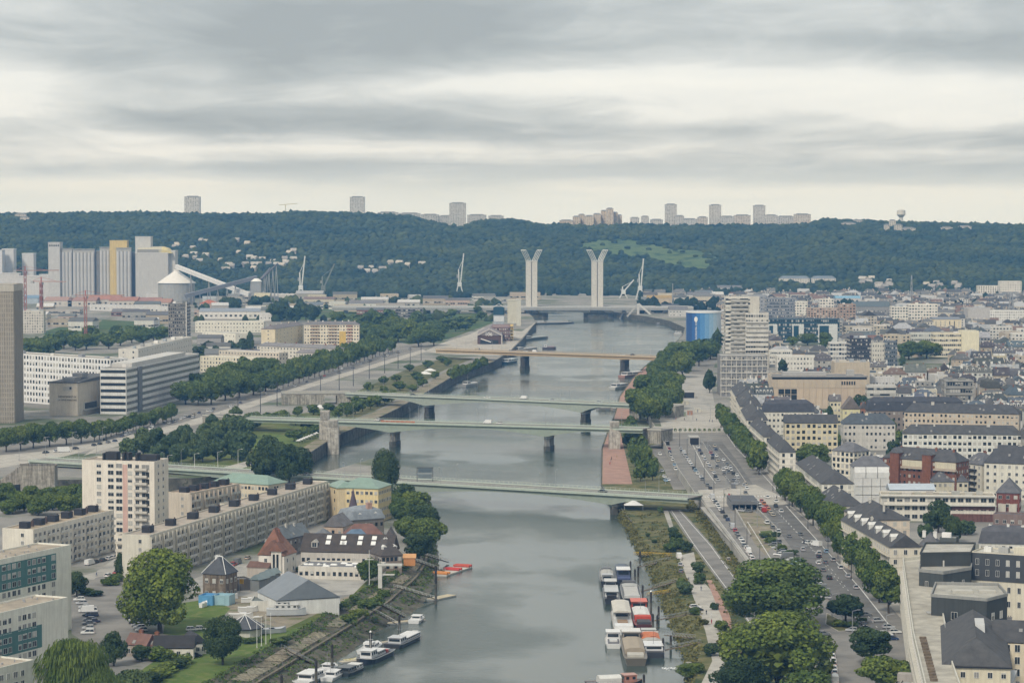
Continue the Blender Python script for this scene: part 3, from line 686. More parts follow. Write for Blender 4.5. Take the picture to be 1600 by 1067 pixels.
# ---- sheets of ground: roads, pavements, lawns
sheet('road', [(1037,692), (1060,735), (1086,772), (1146,850), (1189,908), (1237,965), (1297,1067), (1325,1130), (1500,1130), (1440,1030), (1415,975), (1345,893), (1272,822), (1222,772), (1188,728), (1132,668), (1118,640), (1042,640), (1040,668)], 0, 'asphalt', .03)
sheet('pavement', [(1040,640), (1118,640), (1133,668), (1140,676), (1037,676), (1030,655)], 0, 'paving', .06)
sheet('pavement', [(1090,766), (1180,757), (1214,772), (1232,788), (1105,792)], 0, 'paving', .06)
sheet('pavement', [(1118,640), (1133,668), (1189,728), (1223,772), (1273,822), (1346,893), (1416,975), (1441,1030), (1510,1130), (1620,1130), (1470,1000), (1420,935), (1330,835), (1200,720), (1128,640)], 0, 'paving', .08)
sheet('street', [(1060,585), (1108,585), (1118,640), (1042,640)], 0, 'concrete', .04)
sheet('road', [(1100,540), (1125,545), (1112,585), (1068,585)], 0, 'asphalt', .035)
sheet('lower_road', [(1044,796), (1064,796), (1112,850), (1168,925), (1215,1000), (1188,1000), (1132,920), (1080,850)], LZ, 'asphalt', .03)
sheet('lower_road', [(1012,697), (1034,692), (1058,735), (1078,765), (1052,765), (1036,730)], LZ, 'asphalt', .03)
sheet('path', [(1060,868), (1084,862), (1092,900), (1114,925), (1128,962), (1136,1010), (1152,1032), (1128,1067), (1100,1130), (1085,1130), (1096,1067), (1113,1032), (1102,985), (1086,940), (1074,905)], LZ, 'paving', .035)
sheet('path', [(1036,797), (1044,797), (1052,822), (1046,824)], LZ, 'concrete', .035)
sheet('path', [(1104,906), (1112,906), (1140,960), (1150,1000), (1160,1020), (1150,1022), (1138,995), (1128,965)], LZ, 'redpath', .04)
sheet('promenade', [(941,756), (942,700), (953,669), (968,669), (975,700), (988,756)], LZ, 'redpath', .04)
sheet('promenade', [(959,655), (964,640), (969,620), (989,592), (1008,573), (1018,575), (1000,600), (992,630), (994,655)], LZ, 'redpath', .04)
sheet('road', [(-60,742), (100,713), (330,655), (480,605), (668,548), (650,538), (600,545), (470,590), (300,640), (160,685), (-60,690)], 0, 'asphalt', .03)
sheet('square', [(-60,742), (100,713), (240,678), (270,664), (160,690), (60,706), (-60,716)], 0, 'paving', .06)
sheet('tramway', [(130,712), (330,657), (480,607), (668,549), (661,546), (480,600), (326,648), (150,700)], 0, 'paving', .07)
sheet('park', [(150,735), (330,668), (400,655), (520,640), (515,668), (470,708), (425,733), (250,738)], 0, 'grass', .03)
sheet('lawn', [(395,683), (415,676), (470,683), (463,694), (440,706), (420,714), (394,716)], 0, 'lawn', .06)
sheet('path', [(330,735), (395,718), (430,712), (436,716), (400,724), (360,738)], 0, 'paving', .07)
sheet('promenade', [(462,722), (522,683), (562,665), (597,650), (626,636), (650,622), (671,610), (716,583), (772,565), (764,559), (700,578), (660,604), (610,633), (570,650), (520,671), (480,695), (440,722)], 0, 'dirt', .05)
sheet('square', [(664,549), (690,536), (735,522), (755,512), (815,518), (838,503), (816,530), (799,547), (780,556), (690,553)], 0, 'paving', .05)
sheet('garden', [(520,640), (560,610), (640,575), (700,558), (740,560), (690,580), (600,635), (540,660)], 0, 'rough_ground', .03)
sheet('waste_ground', [(560,505), (640,490), (760,490), (770,505), (700,530), (640,538), (600,530)], 0, 'field', .03)
sheet('waste_ground', [(380,500), (430,470), (560,462), (640,478), (600,490), (480,500)], 0, 'field', .03)
sheet('waste_ground', [(60,520), (140,498), (260,505), (240,520), (100,530)], 0, 'field', .03)
sheet('bare_earth', [(95,505), (110,499), (160,500), (150,508)], 0, 'dirt', .05)
# Lacroix island ground
sheet('car_park', [(108,940), (150,902), (196,893), (230,905), (200,940), (225,1000), (205,1015), (160,1020), (112,990)], 0, 'asphalt', .04)
sheet('street', [(110,905), (150,893), (185,868), (230,862), (320,860), (345,865), (240,895), (196,893), (150,905)], 0, 'concrete', .03)
sheet('lawn', [(120,1130), (190,1067), (245,1030), (300,1000), (330,985), (440,985), (478,979), (400,1020), (318,1068), (215,1130)], 0, 'lawn', .04)
sheet('grass', [(255,990), (262,945), (330,935), (360,950), (330,985), (300,1000)], 0, 'lawn', .05)
sheet('grass', [(560,925), (480,978), (440,985), (545,935), (600,880), (640,872), (612,897)], 0, 'grass', .05)
sheet('boatyard', [(300,925), (420,935), (520,940), (552,928), (530,945), (482,976), (445,983), (400,970), (330,950)], 0, 'dirt', .045)
sheet('yard', [(300,905), (370,880), (470,890), (520,885), (640,880), (600,900), (552,928), (420,938), (300,928)], 0, 'concrete', .04)
# painted lines
strip_line('road_marking', [(1128,668), (1150,700), (1195,745), (1222,775)], 0,.35, up=.09)
strip_line('road_marking', [(1228,790), (1275,842), (1345,920), (1400,990)], 0,.4, up=.09)
strip_line('road_marking', [(1098,690), (1112,715), (1140,752)], 0,.3, up=.09, dash=(3,5))
strip_line('road_marking', [(1080,690), (1100,730), (1118,755)], 0,.3, up=.09)
strip_line('road_marking', [(1210,795), (1262,850), (1318,918)], 0,.22, up=.09, dash=(3,6))
strip_line('road_marking', [(1168,815), (1190,850), (1215,890)], 0,.3, up=.09)
strip_line('road_marking', [(1061,797), (1110,852), (1164,926), (1210,1000)], LZ, .28, up=.09)
strip_line('road_marking', [(1049,797), (1084,850), (1136,920), (1190,1000)], LZ, .28, up=.09)
strip_line('road_marking', [(60,718), (300,650), (470,596), (640,545)], 0,.3, up=.09, dash=(4,8))
m = MB()
for i in range(26):
 a = P(1102 + i * 4.6,776 - i * .05,.1); m.box(a.x - .28, a.y - 2,.1, a.x + .28, a.y + 2,.104)
struct(m.build('crossing_stripe', 'line_paint', kind='structure'))
sheet('carriageway', [(1098,690), (1128,690), (1150,718), (1176,756), (1140,757), (1118,722)], 0, 'dark_asphalt', .055)
sheet('carriageway', [(1190,793), (1226,790), (1285,850), (1345,918), (1405,1000), (1340,1000), (1290,930), (1232,850)], 0, 'dark_asphalt', .05)
sheet('parking_lane', [(1094,792), (1108,792), (1150,848), (1196,908), (1186,908), (1144,850)], 0, 'concrete', .05)
sheet('ramp', [(1150,800), (1180,800), (1206,822), (1214,845), (1196,868), (1180,850)], 0, 'dirt', .055)
sheet('planted_strip', [(1186,830), (1206,828), (1224,852), (1262,888), (1290,925), (1278,930), (1240,882), (1206,856)], 0, 'grass', .07)
sheet('traffic_island', [(1292,958), (1320,972), (1340,976), (1334,984), (1310,986), (1290,975)], 0, 'rough_ground', .08)
sheet('verge', [(1290,1000), (1300,1010), (1296,1130), (1280,1130)], 0, 'grass', .08)
def kerb(pts, z=0., w=.35):
 V = [P(x, y, z) for x, y in pts]; m = MB()
 for a, b in zip(V, V[1:]): m.beam(a + Vector((0,0,.07)), b + Vector((0,0,.07)), w, .16)
 struct(m.build('kerb', 'paving'))
for k_ in ([(1133,668), (1189,728), (1223,772)], [(1232,788), (1273,822), (1346,893), (1416,975), (1441,1030)], [(1037,676), (1140,676)], [(1105,792), (1232,788)], [(1186,830), (1206,856), (1240,882), (1278,930), (1290,925), (1262,888), (1224,852), (1206,828), (1186,830)], [(1292,958), (1320,972), (1340,976), (1334,984), (1310,986), (1290,975), (1292,958)], [(1124,700), (1150,730), (1168,757)]): kerb(k_)
strip_line('road_marking', [(1216,800), (1300,890), (1378,990)], 0,.2, up=.1, dash=(3,7)); strip_line('road_marking', [(1108,695), (1130,722), (1158,756)], 0,.2, up=.1, dash=(3,6)); strip_line('road_marking', [(1110,795), (1152,850), (1196,908)], 0,.18, up=.1)
# ---- hills beyond the river
RID = np.array([(-400,331), (0,332), (200,330), (300,332), (400,333), (470,329), (560,332), (640,336), (690,348), (725,351), (740,346), (760,343), (800,341), (850,350), (872,348), (920,350), (980,348), (1080,348), (1180,349), (1262,348), (1290,341), (1400,345), (1500,348), (1700,351), (2100,352)], float)
YR, Y0 = 5400., 4230.
def hill_z(x, y):
 x = np.asarray(x, float); y = np.asarray(y, float)
 px = CX + F * x / (y * cp); py = np.interp(px, RID[:, 0], RID[:, 1])
 zr = H + YR * ((CY - py) / F * cp - sp) / (cp + (CY - py) / F * sp) - 9.
 wob = 70 * np.sin(x / 310.) + 45 * np.sin(x / 130. + 1.3)
 t_ = np.clip((y + wob * np.clip((YR - y) / 900,0,1) - Y0) / (YR - Y0), 0,1); s_ = t_ ** 1.15 * (1.25 - .25 * t_)
 z = zr * np.clip(s_, 0,1) + 7 * np.sin(x / 95. + y / 170.) * np.sin(y / 140.) * np.clip(t_ * (1 - t_) * 4,0,1)
 return np.where(y > YR, zr - (y - YR) * .012, z) - 3 * (t_ <= 0)
gx = np.linspace(-2600,2600,131); gy = np.concatenate([np.linspace(4180,5450,46), np.linspace(5500,9000,12)])
X, Y = np.meshgrid(gx, gy); Z = hill_z(X, Y); nx = len(gx)
V = np.stack([X.ravel(), Y.ravel(), Z.ravel()], 1); ii = np.arange(len(gy) - 1)[:, None] * nx + np.arange(nx - 1)[None]; ii = ii.ravel()
struct(ob('hills', np_mesh('hills', V, np.stack([ii, ii + 1, ii + nx + 1, ii + nx], 1), 'hill_ground')))
# clearing on the slope: pasture
def P_hill(px, py):
 lo, hi = 4200., 6500.
 for y in np.linspace(4200,6500,800):
  x = (px - CX) / F * y * cp
  z = float(hill_z(x, y)); v = (x * (y * cp - (z - H) * sp) / (y * cp) , y, z)
  if pix(v)[1] <= py: return Vector(v)
 return Vector((x, YR, float(hill_z(x, YR))))
MEADOW = [(905,383), (935,376), (985,375), (1010,382), (1050,390), (1100,393), (1115,402), (1118,420), (1095,428), (1060,420), (1020,412), (985,405), (940,398), (905,390)]
def hill_patch(pts, mat, name):
 vv = [P_hill(x, y) for x, y in pts]; xs = [v.x for v in vv]; ys = [v.y for v in vv]; st = 14.; V = []; Fq = []; idx = {}
 poly = [(v.x, v.y) for v in vv]
 for a in np.arange(min(xs) - st, max(xs) + st, st):
  for b in np.arange(min(ys) - st, max(ys) + st, st):
   if not in_poly(a + st/2, b + st/2, poly): continue
   q = []
   for dx, dy in ((0,0), (st, 0), (st, st), (0, st)):
    k = (round(a + dx, 2), round(b + dy, 2))
    if k not in idx: idx[k] = len(V); V.append((k[0], k[1], float(hill_z(k[0], k[1])) + 1.6))
    q.append(idx[k])
   Fq.append(q)
 struct(ob(name, np_mesh(name, V, Fq, mat))); return poly
CLEAR = [hill_patch(MEADOW, 'pasture', 'pasture')]
# the wood on the hills: one mass of crowns
def blob_np(rng, n):
 base = bmesh.new(); bmesh.ops.create_icosphere(base, subdivisions=1, radius=1.0); bv = np.array([v.co[:] for v in base.verts]); bf = np.array([[v.index for v in f.verts] for f in base.faces]); base.free()
 return bv, bf
def wood(name, pts, zf, rr, mat, seed, kind='stuff', squash=1.0):
 rng = np.random.default_rng(seed); bv, bf = blob_np(rng, 1); n = len(pts); k = len(bv); r = rng.uniform(rr[0], rr[1], n)
 ang = rng.uniform(0,6.28, n); ca, sa = np.cos(ang), np.sin(ang); d = bv[None] * (1 + rng.normal(size=(n, k, 1)) * .16)
 x = (d[..., 0] * ca[:, None] - d[..., 1] * sa[:, None]) * r[:, None]; y = (d[..., 0] * sa[:, None] + d[..., 1] * ca[:, None]) * r[:, None]; z = d[..., 2] * (r * rng.uniform(.8,1.3, n) * squash)[:, None]
 V = np.stack([x + pts[:, 0, None], y + pts[:, 1, None], z + (zf + r * .45)[:, None]], 2).reshape(-1,3)
 Fq = (bf[None] + (np.arange(n) * k)[:, None, None]).reshape(-1,3); o = ob(name, np_mesh(name, V, Fq, mat), kind=kind); return o
rng = np.random.default_rng(5); pts = []
y = 4240.
while y < 5480:
 st = 10 if y > 5250 else 11.5
 xs = np.arange(-.235 * y, .235 * y, st); pts.append(np.stack([xs + rng.uniform(-5,5, len(xs)), y + rng.uniform(-6,6, len(xs))], 1)); y += st * 1.12
pts = np.vstack(pts); keep = np.ones(len(pts), bool)
for poly in CLEAR: keep &= ~np.array([in_poly(a + q, b + w, poly) for (a, b), q, w in zip(pts, rng.normal(size=len(pts)) * 10, rng.normal(size=len(pts)) * 16)]) | (rng.random(len(pts)) < .03)
gap = np.sin(pts[:, 0] / 61.) + np.sin(pts[:, 1] / 47. + pts[:, 0] / 90.) + rng.normal(size=len(pts)) * .6
pxs = CX + F * pts[:, 0] / pts[:, 1]; keep &= (gap > -1.9) & ~((pts[:, 1] > 5385) & (((pxs > 868) & (pxs < 1272)) | ((pxs > 698) & (pxs < 732))) & (rng.random(len(pts)) > .22)); pts = pts[keep]; zf = hill_z(pts[:, 0], pts[:, 1])
wood('hillside_wood', pts, zf, (4.6,8.6), 'leaf_hill', 7, squash=.75)
# the belt of trees on the flat below the hills
pts = []
for _ in range(1500):
 px = rng.uniform(-60,1660); y = rng.uniform(3950,4260);
 if 790 < px < 1010 and y < 4050: continue
 if px < 285 and y < 4150: continue
 pts.append(((px - CX) / F * y * cp, y))
wood('riverside_wood', np.array(pts), np.zeros(len(pts)), (4.5,9.0), 'leaf_hill', 9)
# air: thin bluish haze in one closed box round everything
_h = MB().box(-2900,-250,-11,2900,8950,232); hb = _h.mesh('haze', [])
hm = bpy.data.materials.new('haze_air'); hm.use_nodes = True; hm.node_tree.nodes.clear()
pv = hm.node_tree.nodes.new('ShaderNodeVolumePrincipled'); ho = hm.node_tree.nodes.new('ShaderNodeOutputMaterial')
pv.inputs['Color'].default_value = (.19,.50,1.0,1); pv.inputs['Density'].default_value = 8e-5; pv.inputs['Absorption Color'].default_value = (1,1,1,1)
hm.node_tree.links.new(pv.outputs[0], ho.inputs['Volume']); hb.materials.append(hm)
ob('haze', hb, kind='stuff')
# ================================================================ BRIDGES
def bridge(name, label, A, B, z, width, depths, piers, col, deckcol=(.2,.2,.195), pcol=(.40,.385,.34), rail=True, railcol=None, group=None, fence_h=1.15, girders=2, pw=3.4):
 """A, B: deck ends in photograph points on the plane z; piers: photograph points at their feet on the water; depths: (at pier, at midspan)"""
 a, b = P(*A, z), P(*B, z); d = b - a; L = math.hypot(d.x, d.y); u = d / L; rz = math.atan2(d.y, d.x)
 e = thing(name, label, 'bridge', (a.x, a.y, 0), rz, group)
 xs = [0.] + [min((abs(pix(a + u * (L * k / 2000))[0] - px), L * k / 2000) for k in range(2001))[1] for px, py in piers] + [L]; hw = width / 2; dp, dm = depths
 MB().box(0,-hw, z - .55, L, hw, z).build('deck', 'asphalt', e)
 k = MB(); k.box(0,-hw - .25, z - .75, L, -hw, z + .22).box(0, hw, z - .75, L, hw + .25, z + .22); k.box(0,-hw, z + .004, L, -hw + 2.4, z + .16).box(0, hw - 2.4, z + .004, L, hw, z + .16); k.build('footway', 'plain', e, tuple(min(.6, c * 1.25 + .06) for c in col))
 for s in ([-1,1] if girders == 2 else [-1,0,1]):
  g = MB(); n = 14
  for i in range(len(xs) - 1):
   x0, x1 = xs[i], xs[i + 1]; L0 = dp if i > 0 else dm * 1.15; L1 = dp if i < len(xs) - 2 else dm * 1.15
   prev = None
   for j in range(n + 1):
    t_ = j / n; x = x0 + (x1 - x0) * t_; de = dm + (L0 - dm) * (1 - t_) ** 2 * (t_ < .5 or True) * max(0,1 - 2 * t_) ** .0 * ((1 - 2 * t_) ** 2 if t_ < .5 else 0) / max(1e-9,(1 - t_) ** 2) + (L1 - dm) * ((2 * t_ - 1) ** 2 if t_ > .5 else 0)
    y0, y1 = s * hw * .86 - .3, s * hw * .86 + .3; cur = [(x, y0, z - .56), (x, y1, z - .56), (x, y1, z - .56 - de), (x, y0, z - .56 - de)]
    if prev:
     for q in range(4): g.quad(prev[q], cur[q], cur[(q + 1) % 4], prev[(q + 1) % 4])
    prev = cur
  g.build('girder', 'plain', e, col)
 for x in xs[1:-1]:
  r = hw * .5; pts = [(x - pw/2,-r), (x + pw/2,-r), (x + pw/2, r), (x - pw/2, r)]
  pts = [(x - pw/2,-r), (x, -r - pw * .6), (x + pw/2,-r), (x + pw/2, r), (x, r + pw * .6), (x - pw/2, r)]
  MB().prism([(x + (p[0] - x) * 1.12, p[1] * 1.05) for p in pts], z - 1.6 - dp, z - .7 - dp * .9).build('pier_cap', 'plain', e, (.5,.49,.46)); pr = MB().prism(pts, WZ + 3.2, z - .6 - dp * .92).build('pier', 'stone', e, pcol)
  MB().prism([(x + (p[0] - x) * 1.2, p[1] * 1.06) for p in pts], WZ - 3, WZ + 3.2).build('footing', 'quay_stone', pr)
 if rail:
  for s in (-1,1):
   q = MB(); y = s * (hw + .1)
   for i in range(int(L / 2.5) + 1): q.box(i * 2.5 - .04, y - .04, z + .22, i * 2.5 + .04, y + .04, z + fence_h)
   q.box(0, y - .05, z + fence_h, L, y + .05, z + fence_h + .1); q.box(0, y - .025, z + .6, L, y + .025, z + .66); q.build('railing', 'plain', e, railcol or col)
 return e, a, u, L
GREEN = (.30,.345,.285)
B1 = bridge('road_bridge', 'pale green steel bridge just below the island buildings, shallow arched girders', (60,717), (1086,776), 3.0,17,(4.6,1.6), [(420,790), (655,800), (966,806)], GREEN, railcol=(.55,.58,.5))
B2 = bridge('road_bridge', 'green bridge with stone pylons, second upstream of the lift bridge towers across the park', (384,652), (1010,669), 8.0,17,(5.6,1.7), [(617,707), (858,702)], (.31,.36,.295), railcol=(.36,.42,.33))
B3 = bridge('road_bridge', 'grey green girder bridge between the pylon bridge and the orange bridge', (548,613), (992,631), 8.0,15,(6.2,1.9), [(671,649), (915,659)], (.34,.38,.325), railcol=(.40,.44,.36), pcol=(.16,.15,.13))
B4 = bridge('road_bridge', 'flat ochre orange girder bridge on two slim dark piers', (688,545), (1034,557), 9.0,16,(2.9,2.4), [(820,588), (976,592)], (.44,.33,.20), pcol=(.13,.12,.11), railcol=(.40,.30,.18), pw=4.5)
# carved stone pylons carry the ends of the second bridge
def bridge_pylon(px, py, h, label):
 v = P(px, py, 0); e = thing('bridge_pylon', label, 'pylon', v, 0, 'stone pylons of the green bridge')
 MB().box(-3.3,-4,-8,3.3,4, h * .62).build('base', 'stone', e, (.55,.52,.46)); MB().box(-2.7,-3.4, h * .62,2.7,3.4, h).box(-3., -3.7, h * .6,3., 3.7, h * .66).build('shaft', 'stone', e, (.58,.555,.50))
 m = MB()
 for i in range(5): m.box(-2.6 + i * 1.05,-3.75, h * .7,-1.9 + i * 1.05,-3.4, h * .96)
 m.build('relief', 'stone', e, (.50,.475,.42), kind='stuff'); return e
bridge_pylon(508,686,17, 'tall pale stone pylon at the park end of the green bridge')
bridge_pylon(521,690,13, 'low pale stone pylon on the park quay beside the tall one')
bridge_pylon(960,690,12, 'pale stone pylon at the promenade end of the green bridge')
def approach(px0, py0, px1, py1, z, w, label, col=(.44,.42,.36), arch=None):
 """solid approach ramp between the road and a bridge deck"""
 a, b = P(px0, py0, z), P(px1, py1, z); d = b - a; L = d.length; e = thing('bridge_approach', label, 'ramp', (a.x, a.y, 0), math.atan2(d.y, d.x))
 m = MB()
 if arch:
  x0, x1, hh = arch[0] * L, arch[1] * L, z - 1.6
  m.box(0,-w/2,-1, x0, w/2, z - .6).box(x1,-w/2,-1, L, w/2, z - .6).box(x0,-w/2, hh, x1, w/2, z - .6)
 else: m.box(0,-w/2,-1, L, w/2, z - .6)
 m.build('wall', 'stone', e, col); MB().box(-.2,-w/2 - .2, z - .6, L + .2, w/2 + .2, z - .02).build('deck', 'asphalt', e)
 MB().box(0,-w/2 - .2, z - .02, L, -w/2 + .15, z + .9).box(0, w/2 - .15, z - .02, L, w/2 + .2, z + .9).build('parapet', 'plain', e, (.46,.45,.40)); return e
approach(440,614,547,613,7.8,15, 'beige abutment with a dark arch carrying the road onto the grey green bridge', arch=(.62,.8))
approach(330,648,383,652,6.5,15, 'low ramp bringing the tram road onto the green bridge over the park')
approach(990,631.5,1062,634,7.4,15, 'ramp behind the quay trees bringing the grey green bridge down to the plaza')
approach(1011,669.5,1042,671,7.0,15, 'ramp taking the green bridge to the plaza with the tunnel mouth')
# lift bridge: two concrete towers with steel butterfly heads
zf_ = 8.0
def lift_tower(px, label):
 v = P(px, 497.5, WZ); top = zat(v, 409); tip = zat(v, 390.5); e = thing('lift_tower', label, 'bridge tower', (v.x, v.y, 0), 0, 'concrete towers of the lift bridge'); w = 7.6
 for s in (-1,1):
  q = MB(); q.box(-w if s < 0 else .5,-7,-2,-.5 if s < 0 else w, 7, top); q.build('shaft', 'plain', e, (.60,.58,.53))
 MB().box(-.5,-5,-2,.5,5, top - 1).build('recess', 'plain', e, (.34,.33,.32)); MB().box(-w - .4,-7.4, top, w + .4,7.4, top + 1.5).build('cap', 'plain', e, (.52,.52,.5))
 for s in (-1,1):
  for y in (-6,6):
   for i in range(4): MB().tube((s * (.9 + i * 2.05), y, top + 1.4), (s * (7.0 + i * 2.2), y * 1.15, tip - .8), .3,5,0,.24).build('strut', 'white', e)
  MB().box(min(s * 7.5, s * 14.2), -8.2, tip - .9, max(s * 7.5, s * 14.2), 8.2, tip).build('sheave_housing', 'white', e)
  MB().tube((s * 6,-7, top + (tip - top) * .55), (s * 6,7, top + (tip - top) * .55), .35,5).build('strut', 'white', e)
 f = MB(); f.prism([(-18,-9), (-12,-13), (14,-13), (22,-9), (22,9), (14,13), (-12,13), (-18,9)], WZ - 2,0.5); f.build('footing', 'quay_stone', e)
 q = MB(); q.box(-9.5,-6,.5,-3,6, zf_ - 3).box(3,-6,.5,9.5,6, zf_ - 3); q.build('pier', 'plain', e, (.52,.51,.48)); return v
tl_ = lift_tower(830.5, 'concrete lift bridge tower with white steel butterfly head, nearer the old brick shed')
tr_ = lift_tower(933, 'concrete lift bridge tower with white steel butterfly head, standing in open water')
FY = tl_.y
fd = thing('lift_bridge_deck', 'long pale road deck of the lift bridge on portal piers', 'bridge', (0, FY, 0))
xa, xb = at_dist(520, FY, 8).x, at_dist(1082, FY, 8).x
for dy in (-13,13):
 MB().box(xa, dy - 6, zf_ - 1.2, xb, dy + 6, zf_).build('deck', 'plain', fd, (.42,.42,.40)); MB().box(xa, dy - 6.2, zf_ - 3.6, xb, dy - 4.5, zf_ - 1.2).box(xa, dy + 4.5, zf_ - 3.6, xb, dy + 6.2, zf_ - 1.2).build('girder', 'plain', fd, (.30,.31,.31))
 MB().box(xa, dy - 6.3, zf_, xb, dy - 6.05, zf_ + 1.2).box(xa, dy + 6.05, zf_, xb, dy + 6.3, zf_ + 1.2).build('railing', 'plain', fd, (.5,.51,.5))
for i, px in enumerate((540,575,610,645,680,715,750,788,975,1010,1040,1068)):
 x = at_dist(px, FY, 0).x; p = MB()
 for s in (-1,1): p.beam((x + s * 7,-8,-9), (x, -8, zf_ - 3.4), 2.2,2.4).beam((x + s * 7,12,-9), (x, 12, zf_ - 3.4), 2.2,2.4)
 p.build('pier', 'plain', fd, (.5,.49,.46))
# stepped access stair and ramp on the far bank beside the deck
st = thing('access_stair', 'slanting white stair and ramp down from the lift bridge deck', 'stair', (at_dist(1003, FY - 30).x, FY - 40,0))
MB().beam((-5,0,14), (14,0,-3), 4,2.5).build('flight', 'plain', st, (.6,.6,.57)); MB().box(-7,-3,-4,-4,3,14).build('tower', 'plain', st, (.55,.54,.51)); MB().beam((-6,2,13), (-20,2,-3), 3,2).build('ramp', 'plain', st, (.45,.45,.43))
# ================================================================ FAR: SKYLINE AND PORT
def ridge_tower(px, y1, y0, w, label, col=WHITE, Y=5620., group=None, D=None):
 v = at_dist(px - w/2, Y, H); b = at_dist(px + w/2, Y, H); v.z = b.z = 0; z1 = zat(v, y1); z0 = min(zat(v, y0), float(hill_z(v.x, Y))) - 6
 v.z = z0; e = thing('apartment_tower' if z1 - z0 > 30 else 'apartment_block', label, 'tower block' if z1 - z0 > 30 else 'apartment block', v, 0, group); L = b.x - v.x; D = D or min(L, 22); h = z1 - z0
 MB().box(0,0,0, L, D, h).build('wall', 'wall', e, col); MB().box(L*.15, D*.2, h, L*.85, D*.8, h + 2.6).box(-.3,-.3, h, L + .3, D + .3, h + .8).build('roof', 'plain', e, (.3,.3,.3))
 fl = max(2, int(h / 3)); put_windows(e, L, D, h, fl, max(3, int(L / 3.6)), 1.5,1.5, 'stuff', 'frl'); return e
for px, y1, y0, w, l in ((300,308,331,24, 'pale tower block on the wooded ridge above the grain silos'), (558,308.5,333,23, 'pale tower block on the ridge with a dark shaded flank'), (715,318,349,26, 'widest pale tower block on the ridge, standing before a long low row'), (1048.5,320,346,18, 'slim white tower block on the ridge beside the stepped flats'), (1118,321,347,18, 'slim white tower block in the middle of the ridge estate'), (1187,322,350,18, 'slim white tower block at the ridge estate, above the long white rows')):
 ridge_tower(px, y1, y0, w, l, jit((.60,.59,.56), .04), group='tower blocks on the ridge')
for i, (px, y1, w) in enumerate(((606,332.5,32), (640,334,34), (672,336,28), (696,338,22), (745,336.5,30), (775,338,24))):
 ridge_tower(px, y1,348, w, f'low pale row of flats on the ridge, {nth(i)} from the shaded tower', jit((.55,.545,.52), .05), 5720, 'low flats along the ridge', 14)
for i, (px, y1, y0, w) in enumerate(((885,345,352,22), (901,339,353,12), (909,336,354,10), (921,338,356,14), (933,335,356,12), (944,330,356,10), (953,326.5,356,11), (961,333,352,9), (968,337,350,8))):
 ridge_tower(px, y1, y0, w, f'warm cream stepped block of the ridge estate, {nth(i)} step from the low end', jit((.64,.54,.42), .05), 5560 + (i % 3) * 18, 'stepped cream flats on the ridge', 16)
for i, (px, y1, y0, w) in enumerate(((992,341,352,14), (1008,339,352,12), (1026,344,353,20), (1062,338,352,14), (1078,343,354,24), (1098,340,354,16), (1136,339,354,22), (1160,337,354,26), (1205,337,355,20), (1228,339,356,28), (1254,335.5,355,26), (1226,349,357,34))):
 ridge_tower(px, y1, y0, w, f'white row of the hilltop estate, {nth(i)} past the stepped cream flats', jit(R.choice(((.60,.585,.56), (.62,.57,.51), (.56,.56,.55))), .04), 5540 + (i * 37) % 70, 'white rows of the hilltop estate', 14)
for i, (px, y1, y0, w) in enumerate(((1395,345,354,10), (1404,352,362,12), (1386,352,360,8), (1420,357,361,22), (1480,356,359,18), (1508,354,358,20), (1326,349,352,22), (1340,345,348,18), (38,340,345,14), (32,335,339,18))):
 v = P_hill(px, y0 + 3); e_ = ridge_tower(px, y1, y0, w, f'small pale block half hidden in the upper hillside wood, {nth(i)} of those scattered there', jit((.6,.56,.48), .06), v.y - 14, 'pale blocks in the hillside wood', 10)
# water tower
v = at_dist(1408,5450, H); v.z = 0; zt, zb = zat(v, 327), zat(v, 352); e = thing('water_tower', 'pale mushroom shaped water tower on the ridge', 'water tower', (v.x, v.y, zb - 8)); hh = zt - zb + 8
m = MB(); m.cyl(0,0,0, hh * .62,5.0,14,0,3.9); m.build('shaft', 'plain', e, (.62,.6,.54)); m = MB(); m.cyl(0,0, hh * .58, hh * .72,4.2,18,0,9.6); m.cyl(0,0, hh * .72, hh * .93,9.6,18,0,9.0); m.build('tank', 'plain', e, (.64,.62,.56)); MB().cyl(0,0, hh * .93, hh, 9.2,18,0,2.5).build('cap', 'plain', e, (.6,.59,.55))
m = MB(); v = at_dist(446,5500, H); z_ = float(hill_z(v.x, 5500)); e = thing('tower_crane', 'tiny pale tower crane on the ridge beside the long wooded crest', 'crane', (v.x, v.y, z_)); MB().box(-.8,-.8,0,.8,.8,26).build('mast', 'plain', e, (.6,.55,.35)); MB().beam((-14,0,24), (26,0,27), 1.0,1.3).build('jib', 'plain', e, (.6,.55,.35))
